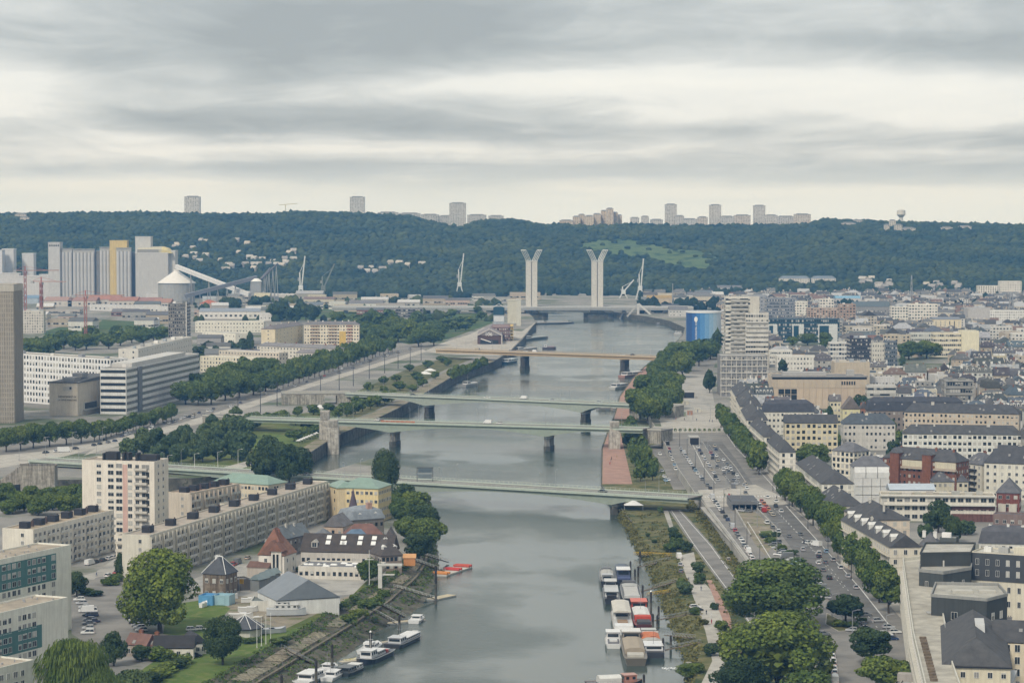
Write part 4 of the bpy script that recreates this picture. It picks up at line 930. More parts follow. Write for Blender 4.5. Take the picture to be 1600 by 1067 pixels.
# hillside villages: houses scattered below the wood
HC = [(.52,.50,.46), (.46,.44,.41), (.56,.52,.45), (.38,.36,.34)]
hs = []
for i in range(62):
 px = R.uniform(272,470); py = R.uniform(376,424)
 if py < 400 and px > 330 and R.random() < .8: continue
 if abs(px - 350) / 120 + abs(py - 408) / 26 > 1.7: continue
 hs.append((px, py))
hs += [(R.uniform(1338,1390), R.uniform(436,452)) for _ in range(12)] + [(R.uniform(1440,1500), R.uniform(442,452)) for _ in range(7)] + [(R.uniform(600,660), R.uniform(412,424)) for _ in range(4)] + [(R.uniform(545,600), R.uniform(420,428)) for _ in range(6)]
for i, (px, py) in enumerate(hs):
 v = P_hill(px, py + 3); w = R.uniform(7,13); d_ = R.uniform(7,9); h_ = R.uniform(4.5,7); m = MB().box(-w/2,-d_/2,-4, w/2, d_/2, h_, 0)
 r0 = [(-w/2 - .5,-d_/2 - .5, h_), (w/2 + .5,-d_/2 - .5, h_), (w/2 + .5, d_/2 + .5, h_), (-w/2 - .5, d_/2 + .5, h_)]; a_, b_ = (-w/2 - .5,0, h_ + 4), (w/2 + .5,0, h_ + 4)
 m.quad(r0[0], r0[1], b_, a_, 1); m.quad(r0[2], r0[3], a_, b_, 1); m.poly([r0[3], r0[0], a_], 0); m.poly([r0[1], r0[2], b_], 0)
 for k in range(3): m.box(-w*.35 + k * w*.3,-d_/2 - .06, h_ * .45,-w*.35 + k * w*.3 + 1.5,-d_/2, h_ * .7,2)
 where = 'on the wooded slope behind the conveyor' if px < 480 else 'at the hill foot behind the port sheds' if px < 700 else 'on the lower slope behind the town'
 o = m.build('hillside_house', ['plain', 'slate_roof' if False else 'roofing', 'glass'], None, R.choice(HC), loc=(v.x, v.y, v.z + 1), rz=R.uniform(-.6,.6)); tag(o, f'small pale gabled house {where}, {nth(i)} of the scatter', 'house', 'houses on the hillside')
# two long terraces on the lower slope
for px0, px1, l in ((1218,1265, 'long pale terrace with grey roof on the lower slope, beside its twin'), (1268,1306, 'shorter pale terrace with blue grey roof on the lower slope')):
 v = P_hill(px0,446); b = at_dist(px1, v.y, v.z); bld('terrace', l, Vector((v.x, v.y, 0)), Vector((b.x, v.y, 0)), 14,14, 'hip', 4,(.60,.58,.53), (.22,.26,.31), 4,12, z0=v.z - 2, reg=False)
for px0, px1, y1, y0, l in ((1528,1561,447,471, 'stepped white block of flats above the town, wider of the pair at the hill foot'), (1562,1596,440,466, 'taller white block of flats at the hill foot beside the lattice pylon')):
 v = at_dist(px0,3950,0); b = at_dist(px1,3950,0); h_ = zat(v, y1); bld('apartment_block', l, Vector((v.x, v.y, 0)), Vector((b.x, v.y, 0)), h_, 16, 'flat', 0,(.66,.64,.58), GREY, 7,9, ww=1.6, wh=1.7, reg=False)
# silos
def silo_group(px0, px1, ytop, ybase, Y, n, label, col=(.52,.525,.53), gallery=True, kind='silo'):
 a, b = at_dist(px0, Y, 0), at_dist(px1, Y, 0); a.z = b.z = 0; h_ = zat(a, ytop); e = thing('grain_silo', label, 'silo', a, 0, 'grain silos of the port'); r = (b.x - a.x) / n / 2
 for i in range(n):
  for j in range(2): ob('silo_cell', SILO.setdefault((round(r, 1), round(h_)), MB().cyl(0,0,0, h_, r * 1.02,16).mesh('silo_cell', 'wall')), e, (r + 2 * r * i, r + 2 * r * j, 0), col=col)
 if gallery: MB().box(0, r * .8, h_, b.x - a.x, r * 3, h_ + 5).box(-.5, r * .4, h_ + 5, b.x - a.x + .5, r * 3.3, h_ + 5.8).build('gallery', 'wall', e, (.42,.42,.41))
 return e, h_, b.x - a.x
SILO = {}
YS = 3880.
def slab(name, px0, px1, ytop, Y, D, label, col, cat='tower', wmat='wall', group=None, dz=0):
 a, b = at_dist(px0, Y, 0), at_dist(px1, Y, 0); a.z = b.z = 0; h_ = zat(a, ytop); e = thing(name, label, cat, a, 0, group); L = b.x - a.x
 MB().box(0,0,0, L, D, h_).build('wall', wmat, e, col); MB().box(-.4,-.4, h_, L + .4, D + .4, h_ + 1.2).build('cornice', 'plain', e, jit(col, .08)); return e, h_, L
silo_group(80,113,394,0, YS, 6, 'long bank of grey grain silos at the town end of the port')
silo_group(114,148,395,0, YS, 6, 'second bank of grey grain silos joined to the first by a dark gap')
e, h_, L = slab('elevator_tower', 76,94,380, YS - 4,26, 'grey elevator tower at the end of the long silo bank', (.55,.55,.55), 'tower', group='grain silos of the port')
m = MB()
for i in range(5): m.box(1.5 + i * 3.3,-.15, h_ - 5,3.6 + i * 3.3,0, h_ - 2.5)
m.build('louvre', 'dark', e, kind='stuff')
slab('elevator_tower', 149,156,393, YS + 6,20, 'narrow dark lift shaft between the two grey silo banks', (.25,.25,.25), group='grain silos of the port')
silo_group(156,172,392,0, YS - 8,3, 'short bank of pale silos beside the yellow tower')
e, h_, L = slab('elevator_tower', 172,199,377, YS - 14,18, 'yellow ribbed elevator tower, the only coloured one among the silos', (.66,.52,.22), group='grain silos of the port')
m = MB()
for i in range(7): m.box(i * L / 7 + .3,-.5,0, i * L / 7 + 1.2,0, h_ * (1 if i < 4 else .82))
m.build('rib', 'plain', e, (.68,.55,.28), kind='stuff')
silo_group(182,205,393,0, YS - 20,4, 'bank of grey silos standing in front of the yellow tower')
slab('elevator_tower', 205,211,395, YS, 14, 'dark steel lift frame between grey silos and tall white tower', (.18,.18,.19), group='grain silos of the port')
slab('elevator_tower', 212,236,371, YS - 24,24, 'tall white elevator tower, highest of the port silos', (.60,.60,.585), group='grain silos of the port')
e, h_, L = slab('grain_store', 212,263,396, YS - 28,40, 'broad white ribbed grain store under a rounded ochre roof end', (.57,.57,.565), 'silo', group='grain silos of the port')
m = MB();
for i in range(14): m.box(i * L / 14 + 1.2,-.45,0, i * L / 14 + 1.9,0, h_)
m.build('rib', 'plain', e, (.55,.55,.545), kind='stuff')
MB().loft([[(x, y, h_ + zz) for y, zz in ((0,0), (0,6), (6,10), (30,10), (36,0))] for x in (L * .08, L * .8)]).build('roof', 'plain', e, (.50,.47,.36)); MB().loft([[(x, y, h_ + zz * k) for y, zz in ((0,0), (0,6), (6,10), (30,10), (36,0))] for x, k in ((L * .8,1), (L * .97,.75), (L * 1.12,.05))]).build('roof_end', 'plain', e, (.62,.54,.28))
m = MB(); m.box(L * .06,-.3, h_ + 1.2, L * .72,-.02, h_ + 6); m.build('window_band', 'plain', e, (.3,.29,.27))
slab('grain_store', 264,274,393, YS - 18,34, 'slim white grain store bay beside the broad ribbed one', (.60,.60,.59), 'silo', group='grain silos of the port')
# domed store with conveyors
a = at_dist(276,3700,0); a.z = 0; e = thing('dome_store', 'round grey store with white cone roof under the conveyor', 'silo', a); zt, zr_ = zat(a, 423), zat(a, 442); r = 27.5
MB().cyl(0,0,0, zr_, r * .97,28).build('wall', 'wall', e, (.38,.39,.385)); MB().cyl(0,0, zr_, zt - 1, r * 1.03,28,0,4).cyl(0,0, zt - 1, zt + 1.5,4,12).build('roof', 'plain', e, (.74,.73,.70))
def conveyor(p0, p1, w, label, col, Y0_, Y1_):
 a, b = at_dist(p0[0], Y0_, 0), at_dist(p1[0], Y1_, 0); a.z = b.z = 0; za, zb = zat(a, p0[1]), zat(b, p1[1]); e = thing('conveyor', label, 'conveyor', (a.x, a.y, 0), 0, 'conveyor galleries of the port'); d = b - a
 MB().beam((0,0, za), (d.x, d.y, zb), w, w * 1.05).build('gallery', 'plain', e, col)
 MB().beam((0,0, za + w*.62), (d.x, d.y, zb + w*.62), w * 1.1,.5).build('roof', 'plain', e, tuple(min(.75, c * 1.25) for c in col))
 for t_ in (.2,.45,.7,.92):
  z_ = za + (zb - za) * t_ - w/2
  if z_ > 3: MB().tube((d.x * t_ - 3, d.y * t_, 0), (d.x * t_, d.y * t_, z_), .6,5).tube((d.x * t_ + 3, d.y * t_, 0), (d.x * t_, d.y * t_, z_), .6,5).build('trestle', 'grey_metal', e)
conveyor((276,417), (390,461), 5.0, 'white conveyor gallery sloping down from the cone roofed store', (.66,.67,.68), 3690,3600)
conveyor((290,463), (401,434), 4.6, 'dark grey conveyor gallery climbing to the transfer tower', (.20,.21,.24), 3560,3620)
e, h_, L = slab('transfer_tower', 392,408,441,3600,16, 'grey transfer tower with white cap where the conveyor ends', (.35,.36,.37), 'tower'); MB().cyl(L/2,8, h_ + 1.2, h_ + 5, L*.56,10,0, L*.2).build('cap', 'white', e)
a = at_dist(407,3560,0); a.z = 0; bld('port_store', 'sand coloured sloped chute building at the foot of the transfer tower', Vector((a.x - 10, a.y, 0)), Vector((a.x + 12, a.y, 0)), 14,20, 'shed', 6,(.5,.47,.36), (.55,.5,.34), 0,0, None, reg=False)
for i, (p0, p1) in enumerate((((409,436), (434,412)), ((404,440), (422,420)))):
 conveyor(p0, p1,1.6,('thin dark loading boom rising from the transfer tower', 'second thin loading boom, lower than its neighbour')[i], (.15,.15,.17), 3640,3660)
# port cranes
def port_crane(px, ybase, ytop, Y, label, col=(.62,.64,.63), lean=.07):
 v = at_dist(px, Y, 0); v.z = 0; h_ = zat(v, ytop); e = thing('port_crane', label, 'crane', v, 0, 'portal cranes along the docks'); q = h_ * .22
 m = MB()
 for sx_ in (-1,1):
  for sy_ in (-1,1): m.beam((sx_ * 6, sy_ * 5,0), (sx_ * 2.6, sy_ * 2.4, q), 1.2,1.2)
 m.box(-3.4,-3.2, q, 3.4,3.2, q + 1.4).build('portal', 'plain', e, col); MB().box(-3.2,-3, q + 1.4,3.4,3, q + 6.5).build('machine_house', 'plain', e, col); MB().beam((-1,0, q + 6), (-1.5,0, h_ * .62), 1.8,1.8).build('mast', 'plain', e, col)
 m = MB(); a_ = Vector((1.5,0, q + 5)); b_ = Vector((h_ * lean + 2,0, h_))
 m.beam(a_, b_, 1.7,1.9).beam((-1.5,0, h_ * .62), a_.lerp(b_, .8), .7,.7); m.build('jib', 'plain', e, tuple(c * .95 for c in col)); MB().box(-4.6,-1.2, h_ * .42,-1.8,1.2, h_ * .5).build('counterweight', 'plain', e, (.3,.31,.32)); return e
port_crane(470,442,400,3900, 'pale green portal crane standing clear above the barrel roofed sheds'); port_crane(718,432,396,4060, 'pale slender crane against the dark hill, upstream of the lift bridge towers'); port_crane(1000,456,404,3900, 'pale harbour crane standing beyond the lift bridge stair', lean=.05)
port_crane(974,452,437,3950, 'small white crane with slanting jib beside the harbour crane', lean=.5); port_crane(505,440,412,3980, 'thin dark jib of a dock crane behind the tree belt', (.2,.22,.2), .3)
# barrel roofed sheds behind the conveyor
for i in range(7):
 a = at_dist(406 + i * 7.6,3850 + (6 - i) * 3,0); a.z = 0; e = thing('barrel_shed', f'{nth(i)} barrel roofed shed from the transfer tower in the serried row', 'shed', a, 0, 'barrel roofed dock sheds'); m = MB(); r = 6.6
 rg = [(r + r * math.cos(q), 3.5 + 5.2 * math.sin(q)) for q in [math.pi * k / 8 for k in range(9)]]; m.loft([[(x, y, z) for x, z in rg] for y in (0,60)]); m.build('roof', 'plain', e, (.55,.53,.5)); MB().box(0,.3,0, r * 2,59.5,3.5).build('wall', 'plain', e, (.48,.46,.44))
# lattice pylon, dock masts
def lattice(px, ybase, ytop, Y, label, col='grey_metal', w=5.0, name='pylon', cat='pylon', group=None, arms=True, pc=None):
 v = at_dist(px, Y, 0); v.z = 0; h_ = zat(v, ytop); e = thing(name, label, cat, v, 0, group); m = MB(); n = max(4, int(h_ / 7)); r = .28 if pc is None else .35
 def W_(z): return w * (1 - .78 * z / h_) if pc is None else w
 for sx_, sy_ in ((-1,-1), (1,-1), (1,1), (-1,1)): m.beam((sx_ * W_(0)/2, sy_ * W_(0)/2,0), (sx_ * W_(h_)/2, sy_ * W_(h_)/2, h_), r * 1.5, r * 1.5)
 for i in range(n):
  z0, z1 = h_ * i / n, h_ * (i + 1) / n; a_, b_ = W_(z0)/2, W_(z1)/2
  for s in (-1,1): m.beam((-a_, s * a_, z0), (b_, s * b_, z1), r, r).beam((a_, s * a_, z0), (-b_, s * b_, z1), r, r).beam((s * a_, -a_, z0), (s * b_, b_, z1), r, r).beam((s * a_, a_, z0), (s * b_, -b_, z1), r, r)
 mat = col if pc is None else 'plain'
 m.build('mast', mat, e, pc)
 if arms and pc is None:
  a = MB()
  for z in (.72,.83,.94): a.beam((-w * .9,0, h_ * z), (w * .9,0, h_ * z), .5,.5)
  a.build('cross_arm', mat, e)
 return e, h_, v
lattice(1580,486,456,3050, 'grey lattice pylon standing among the town roofs below the hill flats', w=9); lattice(1424,470,430,3500, 'slender lattice mast above the hill foot houses', w=4, arms=False); lattice(1051,475,443,3550, 'thin dark mast beside the far bank sheds', w=2, arms=False)
def tower_crane(px, ybase, ytop, Y, label, jib, rz=0.):
 e, h_, v = lattice(px, ybase, ytop, Y, label, w=2.6, name='tower_crane', cat='crane', group='red tower cranes', pc=(.36,.15,.12)); e.rotation_euler.z = rz
 MB().beam((-12,0, h_ + 1), (jib, 0, h_ + 1), 0.8,1.0).build('jib', 'plain', e, (.42,.25,.21)); MB().box(-14,-1.2, h_ - 1.5,-10,1.2, h_ + 1.5).build('counterweight', 'plain', e, (.4,.4,.4)); MB().beam((0,0, h_), (0,0, h_ + 6), 1.0,1.0).beam((0,0, h_ + 6), (jib * .6,0, h_ + 1.6), .25,.25).beam((0,0, h_ + 6), (-11,0, h_ + 1.6), .25,.25).build('apex', 'plain', e, (.42,.10,.07)); MB().box(.8,-1, h_ - 2.6,2.6,1, h_).build('cab', 'plain', e, (.25,.25,.26))
tower_crane(40,490,424,3000, 'red tower crane behind the ribbed tower, tallest of the three', 40,.3); tower_crane(65,488,441,2950, 'red tower crane in front of the blue sheds', 34,-.4); tower_crane(134,512,463,2600, 'short red tower crane by the bare orange earth', 40,.1)
# ================================================================ LEFT BANK BUILDINGS
def text(s, size, parent, loc, rot, mat='black_metal', name='lettering', align='CENTER'):
 c = bpy.data.curves.new(name, 'FONT'); c.body = s; c.size = size; c.extrude = .06; c.align_x = align; c.align_y = 'CENTER'; c.resolution_u = 2
 c.materials.append(MATS[mat]); t_ = ob('text', c); dg_ = bpy.context.evaluated_depsgraph_get(); me = bpy.data.meshes.new_from_object(t_.evaluated_get(dg_)); bpy.data.objects.remove(t_)
 o = ob(name, me, parent, loc); o.rotation_euler = rot; return o
HP = math.pi / 2
# ribbed archive tower at the edge
e, L, D, h = bld('tower_block', 'tall beige concrete tower with close ribbed facade, cut by the picture edge', (-70,446), (20.5,444), 88,30, 'flat', wall=(.33,.30,.25), rc=GREY, floors=0, win=None, cat='tower')
m = MB()
for i in range(int(L / 1.5)): m.box(.4 + i * 1.5,-.35,0,1.0 + i * 1.5,0, h - 4)
for k in range(28): m.box(0,-.2, k * 3. + 1, L, 0, k * 3. + 1.9)
for i in range(int(D / 1.5)): m.box(L, .4 + i * 1.5,0, L + .35,1.0 + i * 1.5, h - 4)
m.build('rib', 'wall', e, (.42,.38,.32), kind='stuff'); MB().box(-.3,-.4, h - 3.9, L + .4, D + .3, h + .2).build('fascia', 'wall', e, (.5,.47,.41))
# department offices
e, L, D, h = bld('office_block', 'long white office block with seven rows of square windows', (-30,550), (172,562), 34,16, wall=(.70,.70,.68), rc=GRAVEL, floors=8, bays=44, ww=1.7, wh=2.3, roofbox=5, reg=True)
e, L, D, h = bld('office_block', 'long slanting office wing with alternating pale and dark window bands', (197,577), (311,553), 30,18, wall=(.62,.62,.60), rc=(.33,.31,.28), floors=7, bays=30, win=None, roofbox=3)
b = MB()
for fl in range(7):
 z = fl * h / 7 + 1.7; b.box(.4,-.06, z, L - .4,0, z + 2.0); b.box(-.06,.4, z, 0, D - .4, z + 2.0)
b.build('window_band', 'glass', e, kind='stuff'); b = MB()
for fl in range(7):
 z = fl * h / 7 + 1.7
 for i in range(int(L / 2.4)): b.box(.5 + i * 2.4,-.16, z, .8 + i * 2.4,-.06, z + 2.0)
b.build('mullion', 'frame', e, kind='stuff'); MB().box(26,-1.2,0,34,.0, h).build('stair_tower', 'wall', e, (.2,.21,.22)); MB().box(20,2, h + .1, L - 30, D - 2, h + 3).build('attic', 'wall', e, (.6,.59,.56))
e, L, D, h = bld('office_block', 'low angled office bar with white rooftop boxes behind the slanting wing', (216,546), (300,527), 26,16, wall=(.60,.58,.53), rc=(.5,.48,.43), floors=6, bays=22, roofbox=7)
# department auditorium building with sign
e, L, D, h = bld('department_building', 'beige windowless building with dark swept roof edge and sign on its blank end', (121,598), (198,585), 22,20, wall=(.55,.50,.42), rc=(.17,.17,.17), floors=0, win=None)
m = MB()
for i in range(22): m.box(34 + i * 2.35,-.55,3.5,34.7 + i * 2.35,0, h - .6)
m.build('fin', 'wall', e, (.62,.59,.53), kind='stuff'); MB().box(10,-.5,3.2,33,.0,8.4).build('window_surround', 'wall', e, (.6,.57,.5)); MB().box(11,-.56,3.8,32,-.5,7.8).build('window', 'glass', e)
m = MB(); m.box(10,.3,0, L - .2, D, 3.2); m.box(9,-2.5,3.0, L + 1,0,3.35); m.build('canopy', 'plain', e, (.42,.40,.36))
q = MB()
n_ = 12
for i in range(n_):                                                    # swept roof: rises toward the far end
 t0, t1 = i / n_, (i + 1) / n_; f_ = lambda t: .2 + 3.2 * max(0,(t - .05)) ** .6
 q.quad((L * t0,-.6, h + f_(t0)), (L * t1,-.6, h + f_(t1)), (L * t1, D, h + f_(t1) * .6), (L * t0, D, h + f_(t0) * .6), 0); q.quad((L * t0,-.6, h - .3), (L * t1,-.6, h - .3), (L * t1,-.6, h + f_(t1)), (L * t0,-.6, h + f_(t0)), 0)
q.box(-.5,-.6, h - .3,0, D, h + .5).build('roof_edge', 'plain', e, (.10,.10,.10)); MB().box(4,4, h + .6,16,12, h + 3).box(20,5, h + 2,30,12, h + 5).build('roof_plant', 'plain', e, (.3,.3,.3))
ztx = h - 9.4
text('DEPARTEMENT DE', 1.55, e, (-.05, D * .36, ztx), (HP, 0,-HP)); text('LA SEINE-MARITIME', 1.55, e, (-.05, D * .36, ztx - 2.2), (HP, 0,-HP))
g = MB(); g.box(-.12, D * .36 - 3.2, h - 5.4,0, D * .36 + 3.2, h - 2.6,0); g.build('sign_panel', 'plain', e, (.48,.46,.42)); MB().box(-.2, D * .36 - 3.0, h - 4.4,-.12, D * .36 - 1.6, h - 2.9).build('emblem', 'dark', e)
# tower with balconies behind the offices
e, L, D, h = bld('tower_block', 'dark latticed tower block with stacked white balconies on its flank', (263,475), (291,475), 50,30, wall=(.20,.195,.19), rc=GREY, floors=16, bays=9, ww=1.1, wh=1.4, faces='f', roofbox=2)
for k in range(16):
 for s in (0,1): MB().box(0,0,0,1.6,5.5,1.0).build('balcony', 'wall', e, (.62,.6,.56), loc=(L, 3 + s * 13,1.5 + k * 3.05))
MB().box(L - .6,-.7,0, L + .5,.0, h + 2).build('edge_wall', 'wall', e, (.58,.56,.52))
m = MB()
for k in range(16): m.box(0,-.5, k * 3.1, L, 0, k * 3.1 + .35)
for k in range(10): m.box(k * L / 9.3,-.6,0, k * L / 9.3 + .3,0, h)
m.build('facade_lattice', 'wall', e, (.36,.34,.31), kind='stuff')
bld('apartment_block', 'plain cream end of the yellow flats with pinkish base', (430,514), (474,507), 22,14, 'hip', 3,(.66,.58,.42), (.22,.2,.2), 6,8, chim=5)
e, L, D, h = bld('apartment_block', 'cream and ochre flats with grid of dark loggias beside the avenue', (475,507), (561,506), 23,14, 'hip', 3,(.68,.62,.50), (.22,.21,.21), 7,20, ww=1.4, chim=8)
for x0, x1, c in ((.12,.28,0), (.44,.60,0), (.78,.88,1)):
 for k in range(7): MB().box(L * x0,-1.1,2.6 + k * 3.1, L * x1,0,3.5 + k * 3.1).build('balcony', 'wall', e, ((.34,.25,.19), (.36,.18,.14))[c])
MB().box(L * .64,-.15,0, L * .76,0, h * .7).build('colour_panel', 'wall', e, (.66,.47,.14))
bld('apartment_block', 'low cream flats under a white roof strip beside the dark trees', (313,557), (397,560), 13,12, 'flat', 0,(.62,.58,.46), (.70,.70,.68), 4,18)
bld('apartment_block', 'long low flats with white roof and tan end wall behind the first strip', (342,548), (436,552), 13,12, 'flat', 0,(.55,.50,.42), (.70,.70,.68), 4,20)
bld('apartment_block', 'long grey roofed low flats behind the avenue trees', (402,540), (524,545), 13,12, 'hip', 3,(.60,.57,.5), (.26,.25,.25), 4,24, chim=8)
bld('apartment_block', 'small pale flats with red shutters before the yellow blocks', (462,551), (512,553), 11,12, 'hip', 3,(.62,.58,.5), (.27,.25,.25), 3,12)
bld('school', 'white flat roofed school with long bands of windows', (305,503), (412,505), 12,20, 'flat', 0,(.66,.64,.56), (.5,.49,.45), 3,22, bands=1)
bld('school', 'white stepped wing in front of the school with roof deck', (316,518), (368,522), 9,18, 'flat', 0,(.68,.66,.58), (.48,.47,.43), 2,9)
bld('warehouse', 'long white depot under a blue grey roof with dark door', (311,487), (418,488), 9,30, 'gable', 4,(.64,.63,.6), (.25,.28,.33), 1,14, rmat='metalsheet', ww=3, wh=2.5)
bld('shed', 'low white depot annex beside the two dark poplars', (405,490), (424,492), 9,14, 'flat', 0,(.62,.62,.6), GREY, 1,3)
bld('apartment_block', 'pale flats with brown balcony stripes beside the ribbed tower', (22,487), (68,486), 24,13, 'flat', 0,(.56,.53,.48), (.32,.3,.29), 8,12, roofbox=3)
bld('apartment_block', 'white speckled flats with blue plinth in front of the silos', (22,449), (34,449), 36,14, 'flat', 0,(.66,.66,.64), GREY, 8,4)
bld('pavilion', 'flat white pavilion with five small windows among the dark trees', (34,532), (73,533), 7,12, 'flat', 0,(.62,.61,.54), (.5,.5,.46), 1,5)
for i, (x, y0, yb) in enumerate(((-4,392,0), (12,390,0), (43,397,0))):
 slab('apartment_tower', x - 8, x + (10 if i else 8), y0,3950 + i * 30,22,('white tower block cut by the edge beyond the silos', 'tallest white tower block beyond the ribbed tower', 'lower white tower block beside the silo end')[i], (.64,.65,.66), group='white tower blocks behind the port')
for i, (x0, x1, y, h_) in enumerate(((0,30,428,26), (30,62,432,20), (62,78,430,24))): slab('apartment_block', x0, x1, y, 3900,18, f'pale flats at the foot of the white towers, {nth(i)} from the edge', (.60,.6,.6))
# red roofed sheds
for i, (x0, x1, y, hh, c) in enumerate(((68,112,470,8,(.42,.28,.24)), (106,150,470,8,(.38,.22,.18)), (136,186,468,9,(.45,.22,.16)), (170,214,470,9,(.40,.20,.15)), (205,250,471,8,(.36,.2,.17)), (240,266,473,8,(.42,.24,.18)))):
 bld('shed', f'red tiled dock shed, {nth(i)} from the red cranes', (x0, y), (x1, y + 2), hh, 45, 'gable', 5,(.50,.47,.43), c, 1,6, ww=3, wh=3)
bld('shed', 'orange tiled shed beside the dark latticed tower', (312,474), (337,475), 8,26, 'hip', 5,(.5,.4,.34), (.48,.16,.09), 1,4)
bld('warehouse', 'long low grey white depot wall in front of the red sheds', (140,476), (262,480), 8,20, 'flat', 0,(.54,.54,.53), (.45,.43,.42), 1,18, ww=3, wh=2)
bld('shed', 'white curved roofed shed below the cone roofed store', (228,458), (268,459), 11,40, 'shed', 4,(.55,.55,.55), (.68,.68,.67), 0,0, None, rmat='metalsheet')
bld('shed', 'blue roofed shed between two red cranes', (24,466), (60,467), 8,40, 'gable', 4,(.36,.42,.48), (.14,.24,.36), 0,0, None, rmat='metalsheet')
bld('shed', 'white tent like hall on the waste ground', (222,502), (246,504), 6,20, 'gable', 4,(.7,.7,.68), (.7,.7,.68), 0,0, None, rmat='plain')
bld('car_park_building', 'dark multi storey car park frame at the wood edge', (600,483), (660,484), 14,30, 'flat', 0,(.20,.19,.19), (.25,.25,.26), 4,16, ww=2.6, wh=1.8, bands=1, bandc=(.35,.33,.32))
# old brick shed used as a concert hall, signed on the gable
e, L, D, h = bld('concert_hall', 'old dark gabled shed with numbered front on the quay', (746,524), (784,526), 9,90, 'gable_x', 6,(.12,.075,.065), (.30,.27,.27), 0,0, None)
m = MB().beam((-.6,-.9, h - .2), (L/2,-.9, h + 6.2), .9,1.0).beam((L + .6,-.9, h - .2), (L/2,-.9, h + 6.2), .9,1.0).box(L - .6,-.8,0, L + .6,-.1, h); m.build('gable_frame', 'plain', e, (.55,.51,.47), kind='stuff')
text('106', 5.2, e, (L * .46,-.35, h + 1.0), (HP, 0,0), 'white'); MB().box(L * .12,-.4,0, L * .86,-.1,4.2).build('glass_front', 'glass', e); MB().beam((L * .14,-1.2,5.6), (L * .56,-1.2,2.2), .5,.8).build('ramp_rail', 'white', e)
e2, L2, D2, h2 = bld('warehouse', 'dark brick warehouse with rows of openings and yellow scaffold beside the concert hall', (768,512), (797,513), 14,70, 'flat', 0,(.20,.13,.12), (.30,.22,.21), 4,10, ww=1.2, wh=1.6);
m = MB()
for k in range(5): m.box(L2 + .2,0, k * 3.2 + 2.5, L2 + 3.4,46, k * 3.2 + 2.8)
for k in range(12): m.box(L2 + 3.1, k * 4.1,0, L2 + 3.4, k * 4.1 + .3,16)
m.build('scaffold', 'plain', e2,(.6,.42,.12), kind='stuff')
e, L, D, h = bld('silo_tower', 'glass topped grey silo tower beside the old quay shed', (771,480), (788,480), 24,18, 'flat', 0,(.36,.40,.44), (.2,.24,.28), 0,0, None, cat='tower')
MB().box(-.2,-.2, h * .62, L + .2, D + .2, h + .5).build('glass_crown', 'glass_blue', e); MB().box(.5,-.5, h * .3, L - .5,0, h * .55).build('panel', 'plain', e, (.62,.64,.66)); q = MB(); q.beam((0,-.5, h), (L/2,-.5, h + 4), .4,.4).beam((L, -.5, h), (L/2,-.5, h + 4), .4,.4).build('brace', 'white', e, kind='stuff')
slab('silo_tower', 793,808,470,3060,16, 'cream concrete elevator stack between the quay shed and the lift bridge', (.60,.58,.48), 'tower'); slab('silo_tower', 807,814,469,2990,10, 'slim pale concrete elevator tower at the quay edge', (.62,.61,.53), 'tower')
# ================================================================ LACROIX ISLAND
# point block
A_, B_ = P(128,720,33), P(241,723,33)
e, L, D, h = bld('tower_block', 'cream eleven storey point block with pink stripe and stacked balconies', A_, B_, 33,15, 'flat', 0,(.66,.61,.53), (.40,.34,.27), 0,0, None, cat='tower')
bal = MB().box(0,-1.25,0,5.6,-.0,.18).box(0,-1.3,.18,5.6,-1.18,1.05).box(0,-1.18,.18,.1,0,1.05).box(5.5,-1.18,.18,5.6,0,1.05).mesh('balcony', 'wall'); fh = 2.92
for k in range(11):
 z = .6 + k * fh
 for x, w in ((.235,2.1), (.40,2.6), (.515,2.8), (.665,1.9)): ob('window', win_mesh(w, 1.75, R.choice((0,0,0,0,3,1,2,4))), e, (L * x, 0, z + .85))
 ob('window', win_mesh(1.7,2.1, R.choice((0,3))), e, (L * .765,0, z + .2)); ob('window', win_mesh(3.4,2.2, R.choice((0,0,3,4))), e, (L * .88,0, z + .2)); ob('balcony', bal, e, (L * .73,0, z - .1), col=(.56,.53,.47))
 for y in (.28,.62): ob('window', win_mesh(1.5,1.45, R.choice((0,3,1))), e, (L, D * y, z + .85), HP)
 for y in (.3,.7): ob('window', win_mesh(1.5,1.45,0), e, (0, D * y, z + .85), -HP)
MB().box(L * .565,-.12,.5, L * .63,0, h - 1).build('colour_panel', 'wall', e, (.62,.42,.36))
for x, w, hh in ((.22,.7,2.8), (.33,5., 3.4), (.5,1.0,3.2), (.56,1.0,3.2), (.68,.9,3.2), (.85,7,2.6)): MB().box(-w/2,-2,0, w/2,2, hh).build('roof_housing', 'plain', e, (.035,.035,.038), loc=(L * x, D * .5, h + .06))
